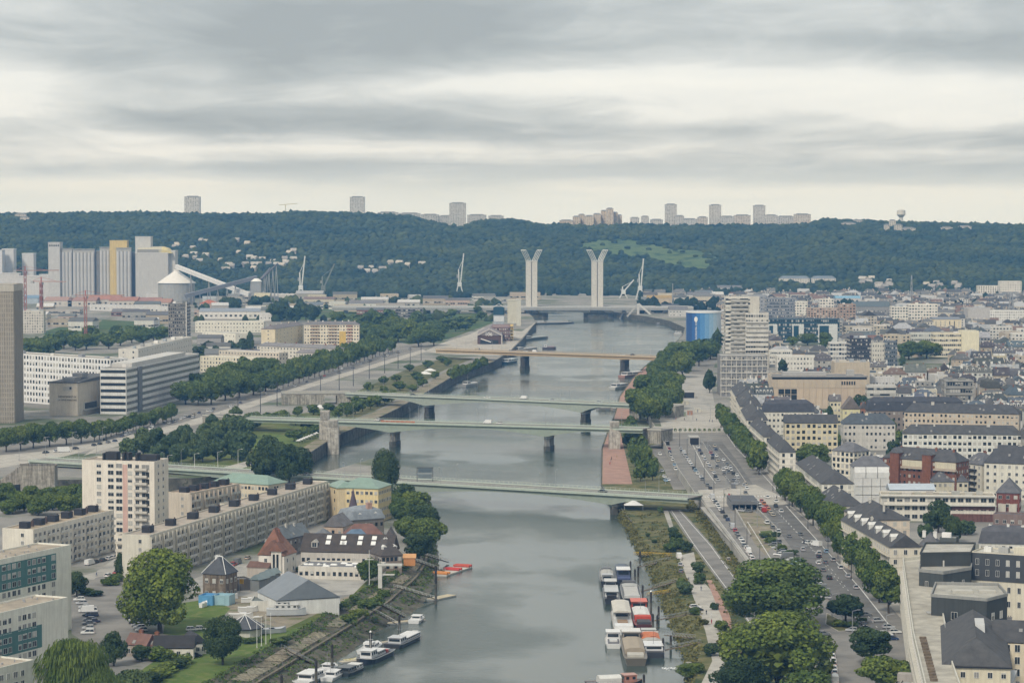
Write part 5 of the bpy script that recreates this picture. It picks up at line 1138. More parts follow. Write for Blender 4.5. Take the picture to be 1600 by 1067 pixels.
# slabs
def flats(label, A, B, h, D, floors, bay, wall, rc, boxes, end=None, side='one', balc=True, fins=True, group='long island apartment slabs', winmode='one', panel=(.62,.60,.55)):
 e, L, D, h = bld('apartment_slab', label, A, B, h, D, 'flat', 0, wall, rc, 0,0, None, group=group, cat='apartment block')
 n = int(L / bay); fh = (h - 1.2) / floors; ww = bay * .62; bm = MB().box(0,-.75,0, bay * .94,0,.14).box(0,-.8,.14, bay * .94,-.72,1.0).mesh('balcony', 'plain')
 big = MB()
 for k in range(floors):
  for i in range(n):
   x = (i + .5) * L / n; z = .9 + k * fh
   if i % 3 == 2 or not balc:
    if winmode == 'one': ob('window', win_mesh(ww * .8,1.45, R.choice((0,0,3,1,4,2))), e, (x, 0, z + .7))
    else: big.quad((x - ww*.4,-.06, z + .7), (x + ww*.4,-.06, z + .7), (x + ww*.4,-.06, z + 2.1), (x - ww*.4,-.06, z + 2.1), R.choice((0,0,1,2)))
   else:
    if winmode == 'one': ob('window', win_mesh(ww, 2.1, R.choice((0,0,3,3,1))), e, (x, 0, z))
    else: big.quad((x - ww/2,-.06, z), (x + ww/2,-.06, z), (x + ww/2,-.06, z + 2.1), (x - ww/2,-.06, z + 2.1), R.choice((0,0,1,2)))
    ob('balcony', bm, e, (x - bay * .47,0, z - .12), col=jit(panel, .06))
 if big.f: big.build('glazing', ['glass', 'curtain', 'blind'], e, kind='stuff')
 if fins:
  m = MB()
  for i in range(n + 1): m.box(i * L / n - .1,-.86,.3, i * L / n + .1,0, h - .2)
  m.build('fin', 'wall', e, jit(wall, .03), kind='stuff')
 for k in range(floors):
  ob('window', win_mesh(1.3,1.4, R.choice((0,3))), e, (0, D * .35,1.7 + k * fh), -HP); ob('window', win_mesh(1.3,1.4, R.choice((0,3))), e, (L, D * .35,1.7 + k * fh), HP)
 for i in range(boxes):
  x = L * (i + .5) / boxes; w = R.uniform(2.6,3.6); MB().box(-w/2,-1.7,0, w/2,1.7,2.5).build('roof_housing', 'plain', e, (.035,.035,.04), loc=(x, D * .5, h + .06))
  MB().box(-.4,-.5,0,.4,.5,2.2).cyl(0,0,2.2,2.7,.25,6).build('chimney', 'plain', e, (.09,.06,.05), loc=(x + R.uniform(3.5,6), D * .5, h + .06))
 return e, L, D, h
flats('cream slab of flats with ochre roof at the car park, nearer the picture edge', (52,829), (178,798), 16,13,5,3.3,(.66,.62,.54), (.42,.34,.24), 6, fins=False)
flats('longest pale slab of flats, running from the big tree to the copper roofs', (234,838), (512,753), 16.5,11,5,3.9,(.56,.53,.45), (.46,.40,.33), 9, winmode='stuff')
flats('peach slab of flats behind the point block, shorter than its neighbour', (297,772), (374,757), 14,11,4,3.6,(.52,.46,.38), (.48,.36,.26), 5, winmode='stuff')
bld('apartment_block', 'low cream block with brown end between the two long slabs', (372,790), (442,776), 11,9, 'flat', 0,(.64,.58,.48), (.50,.44,.36), 3,12, roofbox=4)
# end balconies of the long slab
v = P(186,836,16.5);
e, L, D, h = bld('apartment_block', 'balconied head of the long slab beside the big round tree', (181,838), (232,840), 14.5,10, 'flat', 0,(.62,.57,.48), (.48,.40,.32), 5,4, 'one', ww=1.6)
for k in range(4): MB().box(.3,-1.3,0, L * .6,0,1.0).build('balcony', 'wall', e, (.60,.56,.48), loc=(0,0,3.2 + k * 2.9))
# copper roofed schools
bld('school', 'cream block under a pale green copper roof beside the dark tree', (334,751), (419,757), 11,14, 'hip', 3.4,(.60,.52,.40), COPPER, 3,16, rmat='metalsheet', ww=1.3)
e, L, D, h = bld('school', 'yellow four storey block under a pale green copper roof at the island tip', (526,761), (591,763), 15,18, 'hip', 3.6,(.66,.54,.30), COPPER, 4,9, 'one', rmat='metalsheet', ww=1.35, wh=1.4)
bld('school', 'yellow link with green copper roof joining the long slab to the yellow block', (511,757), (527,762), 15,10, 'hip', 2.4,(.64,.53,.34), COPPER, 4,2, rmat='metalsheet')
# white and teal stepped flats in the corner
def teal(label, A, B, h, D, floors, bays, zt, x1=1.0):
 e, L, D, h = bld('apartment_block', label, A, B, h, D, 'flat', 0,(.70,.68,.60), (.42,.36,.28), 0,0, None, group='white and teal stepped flats')
 if zt: MB().box(2,-.1, h - 1.2 - zt[1] * 2.85, L * x1,0, h - 1.2 - zt[0] * 2.85).build('colour_panel', 'wall', e, (.105,.215,.20))
 n = bays
 for k in range(floors):
  z = h - 1.2 - (k + 1) * 2.85 + .8
  for i in range(n):
   if i % 5 == 4: continue
   x = 2.2 + (i + .5) * (L * x1 - 2.4) / n; ob('window', win_mesh(2.0 if i % 2 else 1.4,1.65, R.choice((0,0,0,3,1,2,4))), e, (x, -.1 if zt and zt[0] <= k < zt[1] else 0, z))
 m = MB()
 for _ in range(16): x = R.uniform(2, L - 2); y = R.uniform(1.5, D - 1.5); m.cyl(x, y, h, h + R.uniform(.4,.9), R.uniform(.15,.35), 6)
 m.build('vent', 'grey_metal', e, kind='stuff'); return e
teal('tallest step of the white and teal flats, with teal band under the roof', P(-46,886,27), P(111,853,27), 27,13,9,16,(0,3), .84)
teal('middle step of the white and teal flats, tiled terrace roof and teal band below', P(-60,974,18), P(106,935,18), 18,12,6,15,(1.6,4), .74)
teal('lowest step of the white and teal flats, at the corner beside the willow', P(-70,1062,9.5), P(53,1033,9.5), 9.5,12,3,9, None, .9)
# clinic house with red brown roof
e, L, D, h = bld('house', 'white house under a tall red brown tiled roof with swept eaves', (404,866), (444,867), 7.5,12, 'hip', 9.5,(.66,.63,.56), (.27,.13,.085), 2,4, 'one', chim=1, ww=1.2)
MB().box(L * .55,-2.2,0, L * .95,0,9.2).build('bay', 'wall', e, (.66,.63,.56)); roof_mb(L * .5,5,9.2, 'gable_x', 3.2).build('bay_roof', 'roofing', e, (.25,.125,.085), loc=(L * .5,-2.5,0)); MB().box(L * .62,-2.35,1.5, L * .7,-2.2,8).box(L * .76,-2.35,1.5, L * .84,-2.2,8).build('tall_window', 'glass', e, kind='stuff')
MB().box(-3,-5,0, L * .5,0,3.4).build('porch', 'wall', e, (.45,.40,.34)); roof_mb(L * .5 + 3,5,3.4, 'shed', 1.6).build('porch_roof', 'roofing', e, (.20,.115,.085), loc=(-3,-5,0))
bld('house', 'wing of the red brown roofed house, lower ridge with long skylight', (444,868), (463,862), 7.5,10, 'gable', 5.5,(.64,.61,.55), (.24,.13,.09), 2,2, 'one')
# old stone house with white ridges
e, L, D, h = bld('house', 'brown rubble stone house whose slate roof has white ridge lines', (317,895), (352,897), 9,9, 'hip', 5.5,(.25,.20,.15), (.10,.105,.115), 2,3, 'one', wmat='stone', chim=1)
r = .16; x0, y0 = -.35,-.35; q = (D + .7) / 2 * .8; t0 = Vector((x0 + q, D/2, h + 5.55)); t1 = Vector((L + .35 - q, D/2, h + 5.55)); m = MB(); m.beam(t0, t1,.35,.3)
for c_, t_ in (((x0, y0), t0), ((x0, D + .35), t0), ((L + .35, y0), t1), ((L + .35, D + .35), t1)): m.beam((c_[0], c_[1], h + .08), t_, .2,.16)
m.build('ridge_strip', 'white', e, kind='stuff')
bld('shed', 'low dark lean-to in front of the stone house', (322,905), (352,912), 3.2,4, 'shed', .8,(.2,.17,.14), (.13,.12,.12), 0,0, None, reg=False)
# nautical centre: long dark roof with skylights, flat roof before it
e, L, D, h = bld('long_house', 'long house with dark brown roof and pairs of white skylights', (470,861), (612,864), 5.5,14, 'gable', 6.2,(.5,.47,.42), (.085,.07,.06), 1,18, 'stuff')
def on_front(fr, t, D_, h_, rh_): return (fr, D_/2 * t - .35 * (1 - t), h_ + rh_ * t)
for x in (.28,.44,.46,.63,.78):
 for t_ in ((.40,.68) if x != .46 else (.4,)):
  p0 = Vector(on_front(L * x - .9, t_, D, h, 6.2)); p1 = Vector(on_front(L * x + .9, t_, D, h, 6.2)); p2 = Vector(on_front(L * x + .9, t_ + .2, D, h, 6.2)); p3 = Vector(on_front(L * x - .9, t_ + .2, D, h, 6.2)); up = Vector((0,-.15,.2)); MB().quad(p0 + up, p1 + up, p2 + up, p3 + up).quad(p0, p1, p1 + up, p0 + up).quad(p1, p2, p2 + up, p1 + up).quad(p3, p0, p0 + up, p3 + up).build('skylight', 'white', e)
for x in (.14,.90): ob('dormer', dorm_mesh(2.4,1.9,3.0, True), e, (L * x, 1.4, h + 1.4), col=(.5,.48,.44))
e, L, D, h = bld('flat_annex', 'grey flat roofed annex dotted with white roof domes', (466,886), (588,889), 4.2,16, 'flat', 0,(.56,.53,.47), (.23,.23,.235), 1,14, 'stuff', reg=True)
for i in range(13): MB().prism([(-1.3,-.8), (1.3,-.8), (1.3,.8), (-1.3,.8)], 0,.45, scale=.8).build('roof_dome', 'white', e, loc=(L * (.04 + .076 * i) + R.uniform(-1,1), D * R.choice((.25,.45,.5,.75)), h + .06))
bld('house', 'brick end house with hipped dark roof closing the long house by the quay', (596,868), (628,866), 6,12, 'hip', 5.5,(.30,.24,.2), (.11,.095,.085), 2,5, 'stuff', dorm=2, chim=1)
bld('house', 'grey slate house with many skylights below the long slab', (445,842), (484,834), 7,8, 'gable', 4.5,(.2,.18,.16), (.17,.19,.20), 2,6, chim=2)
bld('house', 'cream rendered house with tall brown post and slate roof', (486,841), (521,841), 7.5,9, 'hip', 3.5,(.58,.52,.43), (.22,.23,.24), 1,3, 'one')
e, L, D, h = bld('house', 'banded brick gable house with dark timber frame', (505,822), (536,823), 8,12, 'gable_x', 4.5,(.46,.36,.28), (.20,.19,.19), 2,3);
e, L, D, h = bld('house', 'old mansion of dark stone with grey zinc roof and tall chimney', (551,812), (600,808), 9,12, 'mansard', 5,(.22,.20,.17), (.30,.33,.36), 2,6, dorm=2); ob('chimney', chim_mesh(2.2,1.6,5), e, (L * .62,2.5, h + 1), col=(.5,.33,.27))
e, L, D, h = bld('turret', 'pointed violet slate turret beside the dark mansion', (547,800), (556,800), 9,3, 'flat', 0,(.4,.36,.3), SLATE, 2,1, reg=False); MB().cyl(L/2,1.5, h, h + 10,2.3,8,0,.05).build('spire', 'roofing', e, (.13,.10,.12))
bld('house', 'brick red roofed house behind the blue slate hip', (540,836), (598,835), 6.5,10, 'hip', 4,(.42,.34,.28), (.22,.12,.095), 2,6)
bld('house', 'blue slate hipped roof house with white ridge, lowest by the long house', (536,852), (588,850), 5.5,12, 'hip', 5.5,(.45,.40,.34), (.15,.22,.31), 1,5)
e, L, D, h = bld('house', 'half timbered house with red striped gable near the quay trees', (601,842), (617,842), 9,9, 'gable_x', 4,(.58,.5,.44), (.15,.13,.12), 2,2); MB().box(.8,-.2,.3,2.2,0, h).box(3.4,-.2,.3,4.1,0, h).build('banner', 'red', e, kind='stuff')
# boat hangar
e, L, D, h = bld('boat_hangar', 'white boat hangar with blue grey slate gable roof and lettered fascia', (433,938), (530,932), 5.2,22, 'gable_x', 6.5,(.63,.63,.60), (.20,.225,.25), 0,0, None, rmat='metalsheet')
MB().box(L, .6,.4, L + .08, D - .6,2.6).build('glass_front', 'glass', e); MB().box(L, 0,2.9, L + .35, D, 5.0).build('fascia', 'plain', e, (.62,.64,.63))
bld('shed', 'low white flat shed joined to the hangar by the boatyard', (391,941), (433,941), 3.0,12, 'flat', 0,(.55,.54,.49), (.16,.18,.17), 0,0, None, reg=False)
for i in range(3): bld('shed', f'small grey green gabled boat shed, {nth(i)} from the stone house', (391 + i * 9,905 - i * 4), (405 + i * 9,906 - i * 4), 4.2,7, 'gable_x', 1.8,(.20,.21,.205), (.20,.25,.25), 0,0, None, rmat='metalsheet', reg=False)
bld('shed', 'dark timber garage row behind the boat sheds', (362,908), (392,906), 3.6,7, 'flat', 0,(.12,.11,.10), (.2,.19,.18), 0,0, None, reg=False)
for i, (x0, x1, c) in enumerate(((310,332,(.10,.28,.48)), (332,358,(.28,.42,.47)))):
 e, L, D, h = bld('container', ('bright blue shipping container at the boatyard edge', 'pale blue shipping container beside the bright one')[i], (x0,932), (x1,933), 2.9,6, 'flat', 0, c, c, 0,0, None, wmat='metalsheet', cat='container', reg=False); MB().box(L*.3,-.12,.2, L*.7,0,2.6).build('door', 'metalsheet', e, tuple(min(.7, q * 1.3) for q in c))
# octagonal pavilion
v = P(383,992,0); e = thing('pavilion', 'octagonal pavilion with white ridged slate roof behind the flagpoles', 'pavilion', v); o8 = [(5.2 * math.cos(rad(22.5 + 45 * k)), 5.2 * math.sin(rad(22.5 + 45 * k))) for k in range(8)]
MB().prism(o8,0,2.9).build('wall', 'wall', e, (.62,.60,.54)); MB().prism([(x * 1.22, y * 1.22) for x, y in o8], 2.8,6.6, scale=.02).build('roof', 'roofing', e, (.10,.105,.115)); MB().prism([(x * 1.23, y * 1.23) for x, y in o8], 2.45,2.8).build('eaves', 'dark', e); m = MB()
for x, y in o8: m.beam((x * 1.24, y * 1.24,2.9), (0,0,6.72), .17,.12)
m.build('ridge_strip', 'white', e, kind='stuff')
for i, (x, y, t_) in enumerate(((401.5,1012,968), (408.5,1009,963), (415.5,1006,960), (423,1004,958))):
 v = P(x, y, 0); e = thing('flagpole', f'white bare flagpole on the lawn, {nth(i)} of four from the dark tree', 'flagpole', v, 0, 'flagpoles on the lawn'); hh = zat(v, t_); MB().cyl(0,0,0, hh, .1,8,0,.055).build('pole', 'white', e); MB().cyl(0,0,0,.25,.3,8).build('base', 'concrete', e); MB().cyl(0,0, hh, hh + .15,.1,8).build('finial', 'white', e)
# cottages by the lawn
bld('cottage', 'stone cottage with red brown tile roof by the car park', (196,1006), (228,1009), 3.6,6, 'gable', 3.2,(.36,.31,.26), (.22,.125,.10), 1,3, 'one', chim=1)
bld('cottage', 'ivy cottage gable with patched tile roof between its neighbours', (226,1008), (248,1010), 3.4,6, 'gable', 3.0,(.33,.31,.25), (.24,.15,.12), 1,2, 'one', chim=1)
bld('cottage', 'white walled cottage with black tarred roof by the hedge', (240,1012), (302,1012), 3.4,6.5, 'gable', 3.4,(.62,.59,.52), (.05,.047,.046), 1,4, 'one')
bld('cottage', 'small dark gabled cottage facing the lawn behind the dark tree', (296,1005), (322,1003), 3.6,8, 'gable_x', 2.8,(.58,.56,.5), (.07,.07,.075), 1,3, 'one')
bld('cottage', 'small dark slate house with chimney against the teal flats', (36,1018), (62,1012), 4.2,6, 'gable', 3,(.45,.42,.36), (.09,.09,.095), 1,2, 'one', chim=1, reg=False)
# boat hoist frame by the quay wall
v = P(594,918,0); e = thing('boat_hoist', 'white concrete gallows frame over the quay bank', 'hoist', v); MB().box(-.7,-.7,0,.7,.7,8).build('column', 'plain', e, (.62,.61,.56)); MB().box(-.9,-.8,8,8,.8,8.7).box(-.2,-.4,4.6,5.2,.4,5).build('beam', 'plain', e, (.62,.61,.56), kind='stuff')
v = P(577,915,0); e = thing('mast', 'slim white signal mast on the quay beside the hoist', 'mast', v); MB().cyl(0,0,0,13,.14,8,0,.07).build('pole', 'white', e); MB().box(-1.6,-.05,9.5,1.6,.05,9.7).build('yard', 'white', e)
# quay stair and wall under the bridge end
v = P(32,757,0); e = thing('quay_stair', 'worn pale stone stair wall at the bridge end over the dark arm', 'stair', v); MB().box(0,0,-6,17,8,9.5).build('wall', 'stone', e, (.44,.41,.35)); m = MB()
for k in range(14): m.box(-k * .95 - .95,1,-6,-k * .95,6,9 - k * .68)
m.build('steps', 'stone', e, (.40,.37,.32), kind='stuff'); MB().box(-.2,-.2,9.5,17.2,.3,10.4).build('parapet', 'stone', e, (.3,.28,.25))
# ================================================================ RIGHT BANK: NAMED BUILDINGS
def prism_bld(name, label, pts, h, wall, rc, z0=0., wmat='wall', cat='building', par=.7, wcol=None):
 V = [P(x, y, h) for x, y in pts]; o = sum((Vector((v.x, v.y, 0)) for v in V), Vector()) / len(V); q = [(v.x - o.x, v.y - o.y) for v in V]
 ar = sum(q[i][0] * q[(i + 1) % len(q)][1] - q[(i + 1) % len(q)][0] * q[i][1] for i in range(len(q)))
 if ar < 0: q = q[::-1]
 e = thing(name, label, cat, (o.x, o.y, z0)); MB().prism(q, -1, h - z0).build('wall', wmat, e, wall)
 k = 1 - .6 / max(4, max(abs(a) for a, b in q)); MB().prism([(a * .97, b * .97) for a, b in q], h - z0 - .1, h - z0 + .08).build('roof', 'flatroof', e, rc)
 m = MB()
 for i in range(len(q)): m.beam((q[i][0], q[i][1], h - z0 + par * .5), (q[(i + 1) % len(q)][0], q[(i + 1) % len(q)][1], h - z0 + par * .5), .35, par)
 m.build('parapet', wmat, e, wcol or jit(wall, .03), kind='stuff')
 r = max(math.hypot(*p) for p in q); take(o, r * .8)
 return e, q
def face_windows(e, q, i, cols, zs, w, hgt, styles=(0,3,2)):
 a, b = Vector((*q[i], 0)), Vector((*q[(i + 1) % len(q)], 0)); d = b - a; rz = math.atan2(d.y, d.x)
 for c in cols:
  for z in zs: ob('window', win_mesh(w, hgt, R.choice(styles)), e, (a.x + d.x * c, a.y + d.y * c, z), rz)
def facing(q):                                                        # edge indices whose outward side looks at the camera, nearest first
 out = []
 for i in range(len(q)):
  a, b = q[i], q[(i + 1) % len(q)]; nx, ny = b[1] - a[1], -(b[0] - a[0]);
  if ny < -.3 * abs(nx): out.append(i)
 return sorted(out, key=lambda i: q[i][1] + q[(i + 1) % len(q)][1])
# residential tower with podium
e, L, D, h = bld('tower_block', 'tall off-white slab tower on a podium beside the blue rotunda', (1134,465), (1187,464), 70,14, wall=(.60,.58,.52), rc=GREY, floors=22, bays=12, ww=2.6, wh=1.5, faces='f', roofbox=1, cat='tower')
m = MB()
for k in range(22): m.box(L*.14,-1.2,1 + k * 3.15, L * .66,0,2 + k * 3.15)
m.build('balcony', 'wall', e, (.62,.60,.55), kind='stuff'); m = MB()
for k in range(22): m.box(-2.2,3,1 + k * 3.15,0,11,1.9 + k * 3.15)
m.build('side_balcony', 'wall', e, (.5,.48,.44), kind='stuff')
MB().box(L * .72,-.4,20, L - .2,0, h + 1).build('blank_panel', 'wall', e, (.63,.60,.53))
e, L, D, h = bld('tower_block', 'lower off-white slab tower with long balconies, joined to the taller one', (1165,490), (1201,489), 58,14, wall=(.56,.54,.49), rc=GREY, floors=15, bays=9, ww=1.5, wh=1.7, faces='fr', cat='tower', reg=False)
m = MB()
for k in range(15): m.box(.4,-1.3,2 + k * 3.5, L - .4,0,3.2 + k * 3.5)
m.build('balcony', 'wall', e, (.64,.625,.58), kind='stuff')
e, L, D, h = bld('podium', 'open concrete frame podium under the two white towers', (1126,557), (1200,557), 29,30, wall=(.26,.255,.25), rc=(.45,.44,.4), floors=0, win=None)
m = MB()
for k in range(6): m.box(-.3,-.7, k * 4.7 + 2.6, L + .3,0, k * 4.7 + 3.5)
for i in range(10): m.box(i * (L - .6) / 9,-.6,0, i * (L - .6) / 9 + .6,0, h)
m.build('frame', 'wall', e, (.56,.545,.5), kind='stuff'); put_windows(e, L, D, h, 6,26,.9,2.2, 'stuff', 'f', 1.2)
# round panorama hall
v = P(1099,533,0); e = thing('rotunda', 'round blue panorama hall with pale right side and vertical lettering', 'rotunda', v); hh = zat(v, 488); r = 27.3 / F * v.y
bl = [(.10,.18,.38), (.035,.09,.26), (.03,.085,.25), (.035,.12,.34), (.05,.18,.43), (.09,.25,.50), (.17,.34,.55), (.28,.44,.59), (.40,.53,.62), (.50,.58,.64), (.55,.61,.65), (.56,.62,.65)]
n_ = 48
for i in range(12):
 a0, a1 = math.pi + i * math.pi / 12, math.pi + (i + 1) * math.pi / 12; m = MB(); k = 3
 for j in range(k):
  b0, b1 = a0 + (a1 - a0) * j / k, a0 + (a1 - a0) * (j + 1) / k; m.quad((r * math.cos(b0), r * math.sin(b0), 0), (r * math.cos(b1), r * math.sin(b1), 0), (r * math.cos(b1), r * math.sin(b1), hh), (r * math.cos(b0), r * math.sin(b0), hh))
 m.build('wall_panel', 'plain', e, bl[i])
MB().cyl(0,0,0, hh - .1, r * .985,48).build('drum', 'plain', e, (.4,.48,.56)); MB().cyl(0,0, hh - .1, hh + 1.1, r * 1.03,48).build('roof_rim', 'white', e); MB().cyl(0,0, hh + 1.1, hh + 1.5, r * .96,48).build('roof', 'plain', e, (.5,.52,.54))
ang = math.pi + 1.08; tx, ty = (r + .25) * math.cos(ang), (r + .25) * math.sin(ang)
t1 = text('PANORAMA XXL', 3.1, e, (tx, ty, hh * .36), (0,0,0), 'white'); t1.rotation_euler = (Matrix.Rotation(ang + HP, 3, 'Z') @ Matrix.Rotation(HP, 3, 'X') @ Matrix.Rotation(HP, 3, 'Z')).to_euler()
m = MB(); m.cyl(0,0,-.15,.15,1.0,20); o = m.build('emblem', 'white', e, loc=((r + .2) * math.cos(ang - .02), (r + .2) * math.sin(ang), hh * .78)); o.scale = (1.9,2.7,1); o.rotation_euler = (HP, 0, ang + HP)
# theatre
e, L, D, h = bld('theatre', 'beige panelled theatre with black gridded window and dark clerestory', (1206,588), (1355,590), 22,26, wall=(.54,.46,.36), rc=(.22,.22,.22), floors=0, win=None)
n_ = 15
for i in range(n_): MB().box(.12,-.25,0, L / n_ - .12,0, h - 8.2).build('cladding_panel', 'wall', e, jit((.58,.475,.365), .05), loc=(i * L / n_, 0,0)) if not 1 <= i <= 3 else MB().box(.12,-.25,0, L / n_ - .12,0, h - 20.5).build('cladding_panel', 'wall', e, (.57,.475,.37), loc=(i * L / n_, 0,0))
for i in range(n_): MB().box(.12,-.25, h - 8.0, L / n_ - .12,0, h - 2.2).build('cladding_panel', 'wall', e, jit((.57,.48,.37), .05), loc=(i * L / n_, 0,0))
for i in range(3):
 for k in range(3): MB().box(.25,-.2,0, L / n_ - .25,-.02,3.5).build('window', 'glass', e, loc=((1 + i) * L / n_, 0,2.0 + k * 3.9))
MB().box(.3,-.3, h - 2.0, L - .3,-.02, h - .6).build('clerestory', 'dark', e); MB().box(-.6,-.9, h - .5, L + .6,0, h + .5).build('cornice', 'plain', e, (.3,.29,.28)); m = MB()
for i in range(6): m.box(L * .73 + i * 1.7,-.4, h - 5.8, L * .73 + i * 1.7 + 1.0,-.26, h - 3.4)
m.build('small_window', 'dark', e, kind='stuff'); MB().box(8,4, h + .1,38,14, h + 2.6).box(52,3, h + .1,57,9, h + 4.2).build('roof_plant', 'plain', e, (.42,.41,.39), kind='stuff')
bld('fly_tower', 'blank beige fly tower rising behind the theatre', (1304,567), (1359,567), 26.5,20, wall=(.46,.40,.31), rc=(.5,.48,.42), floors=0, win=None, roofbox=3, cat='tower')
bld('office_block', 'low offices with strip windows joined to the theatre', (1355,603), (1400,605), 16,12, wall=(.5,.49,.46), rc=(.5,.5,.5), floors=4, bays=9, ww=2.6, wh=1.4, bands=1)
bld('shed', 'white flat canopy roof beside the theatre fly tower', (1358,590), (1398,590), 15,8, wall=(.55,.55,.54), rc=(.72,.72,.71), floors=2, bays=8)
e, L, D, h = bld('office_block', 'concrete framed office block with three deep window bays', (1476,595), (1521,596), 19,14, wall=(.28,.275,.26), rc=(.4,.39,.36), floors=4, bays=11, ww=1.4, wh=2.3, roofbox=2)
m = MB()
for k in range(5): m.box(-.3,-.8, k * 4.6 + .2, L + .3,0, k * 4.6 + .8)
for x in (0, L - .7): m.box(x, -.8,0, x + .7,0, h)
m.build('frame', 'wall', e, (.46,.45,.42), kind='stuff')
# stone bars and roofs
bld('apartment_block', 'long sandstone bar with dark slate roof and row of pale chimneys', (1413,643), (1592,647), 17,11, 'hip', 5,(.50,.43,.34), (.09,.091,.097), 5,26, chim=7, chimc=(.58,.55,.49), bands=1, bandc=(.54,.47,.38))
bld('apartment_block', 'long white bar with slate roof and open loggias below the sandstone bar', (1411,677), (1597,679), 17,11, 'hip', 4.5,(.62,.62,.57), (.10,.10,.10), 5,24, chim=5, chimc=(.6,.58,.53), ww=1.7, wh=1.7, bands=1, bandc=(.66,.66,.62))
bld('mansion_block', 'dark mansard block with five white arched dormers before the theatre', (1193,643), (1272,643), 14,10, 'mansard', 7,(.62,.60,.53), (.085,.087,.1), 4,12, chim=3, dorm=5, dgable=False, chimc=WHITE)
bld('apartment_block', 'ochre cream flats with dark loggias under a long slate roof', (1227,661), (1309,662), 17,10, 'gable', 4.5,(.58,.52,.36), (.09,.09,.093), 5,10, ww=1.7, wh=1.9)
bld('apartment_block', 'grey slate corner block with speckled roof beyond the yellow gable', (1318,662), (1399,663), 15,13, 'hip', 5.5,(.52,.50,.46), (.10,.115,.13), 4,12, chim=1)
bld('mansion_block', 'long dark mansard row with white gabled dormers and brown stacks', (1356,641), (1506,641), 14,10, 'mansard', 8,(.26,.22,.19), (.075,.078,.09), 4,20, chim=9, dorm=7, chimc=(.26,.21,.18), dh=2.6, dw=2.2)
bld('house', 'pale yellow gabled house with orange chimney stack', (1317,639), (1344,640), 13,11, 'gable_x', 7.5,(.62,.58,.36), (.2,.17,.15), 3,3, chim=1, chimc=(.42,.2,.11)); bld('house', 'thin brick gable with tall red chimney beside the yellow gable', (1345,638), (1356,638), 13,8, 'gable_x', 4,(.40,.20,.13), (.14,.13,.13), 3,2, chim=2, chimc=(.40,.19,.12)); bld('house', 'cream narrow house wrapped in ivy behind the yellow gable', (1297,627), (1314,627), 15,9, 'gable', 4,(.62,.57,.42), (.16,.15,.15), 4,3, chim=1)
# red brick block with two stair towers
e, L, D, h = bld('brick_block', 'red brick block with twin square stair towers and cream upper storey', (1380,714), (1494,722), 19,12, 'hip', 5,(.255,.115,.075), (.10,.098,.10), 6,15, 'stuff', ww=1.1, wh=1.4, wmat='brickwork', chim=4, chimc=BRICK)
for x in (.12,.56): MB().box(0,-1.6,0,4.6,3, h + 2.6).build('stair_tower', 'brickwork', e, (.27,.115,.07), loc=(L * x, 0,0)); roof_mb(4.6,4.6, h + 2.6, 'gable_x', 2.6).build('tower_roof', 'roofing', e, (.15,.15,.155), loc=(L * x, -1.6,0))
MB().box(L * .27,-.5, h - 3.4, L * .55,0, h - .5).box(L * .72,-.5, h - 3.4, L, 0, h - .5).build('upper_storey', 'wall', e, (.62,.57,.44), kind='stuff'); MB().box(L * .26,-1.3, h - 4.4, L * .56,0, h - 3.5).box(L * .71,-1.3, h - 4.4, L + .4,0, h - 3.5).build('balcony', 'wall', e, (.5,.42,.34), kind='stuff')
# wrapped building
e, L, D, h = bld('wrapped_building', 'building wrapped in white scaffold sheeting under a grey roof', (1334,729), (1389,729), 17,12, 'hip', 4.5,(.66,.66,.63), (.17,.17,.18), 0,0, None)
for i in range(3): MB().loft([[(x, y, z) for y, z in ((-1.6, h - 5.2), (-1.9, h - 2.5), (-1.1, h), (-.4, h - .2), (-.3, h - 5.2))] for x in (L * i / 3 + .15, L * (i + 1) / 3 - .15)]).build('sheeting', 'plain', e, (.72,.72,.70))
for k in range(3):
 for i in range(4): MB().box(.1,-1.5,.1, L / 4 - .1,-1.35,3.7).build('sheeting', 'plain', e, jit((.64,.64,.62), .05), loc=(i * L / 4,0, k * 3.9 + .2))
bld('apartment_block', 'cream corner flats with rounded balconies beside the wrapped building', (1300,703), (1334,706), 18,12, 'hip', 4,(.62,.58,.48), (.17,.17,.18), 6,5, 'stuff', ww=1.6, wh=1.8, bands=1, bandc=(.60,.56,.47))
e, L, D, h = bld('school', 'long flat roofed school with wide white framed windows over brick', (1376,774), (1555,776), 11,14, wall=(.62,.59,.52), rc=(.40,.36,.28), floors=3, bays=15, win='one', ww=2.5, wh=1.8, faces='f', roofbox=0)
MB().box(L * .62,-.25,0, L, 0,3.4).box(L * .62,-.25,5.2, L, 0,6.8).build('brick_band', 'brickwork', e, (.20,.10,.08), kind='stuff')
MB().box(-.5,-1.6,6.9, L + .5,0,7.3).box(-.6,-1.2, h - .2, L + .6,0, h + .3).build('ledge', 'plain', e, (.56,.55,.5), kind='stuff')
for i in range(8): MB().box(0,0, h + .1, R.uniform(2,5), R.uniform(1.5,3), h + R.uniform(.6,1.5)).build('roof_plant', 'plain', e, jit((.45,.44,.4), .2), loc=(L * (.08 + i * .11), R.uniform(3,9), 0))
bld('shed', 'pale blue metal roofed hall behind the flat school', (1391,765), (1461,765), 8,12, 'gable', 2.2,(.52,.54,.55), (.50,.56,.62), 1,8, rmat='metalsheet', reg=False, z0=4)
bld('house', 'slate hipped house between brick block and flat school', (1457,752), (1513,752), 10,14, 'hip', 6.5,(.52,.48,.38), (.13,.13,.14), 3,7, chim=1, chimc=BRICK)
e, L, D, h = bld('apartment_block', 'cream flats under a big slate hip with two broad chimneys', (1538,722), (1640,726), 17,13, 'hip', 8,(.62,.60,.52), (.09,.09,.095), 5,9, 'one', chim=3, chimc=(.55,.53,.48), ww=1.3)
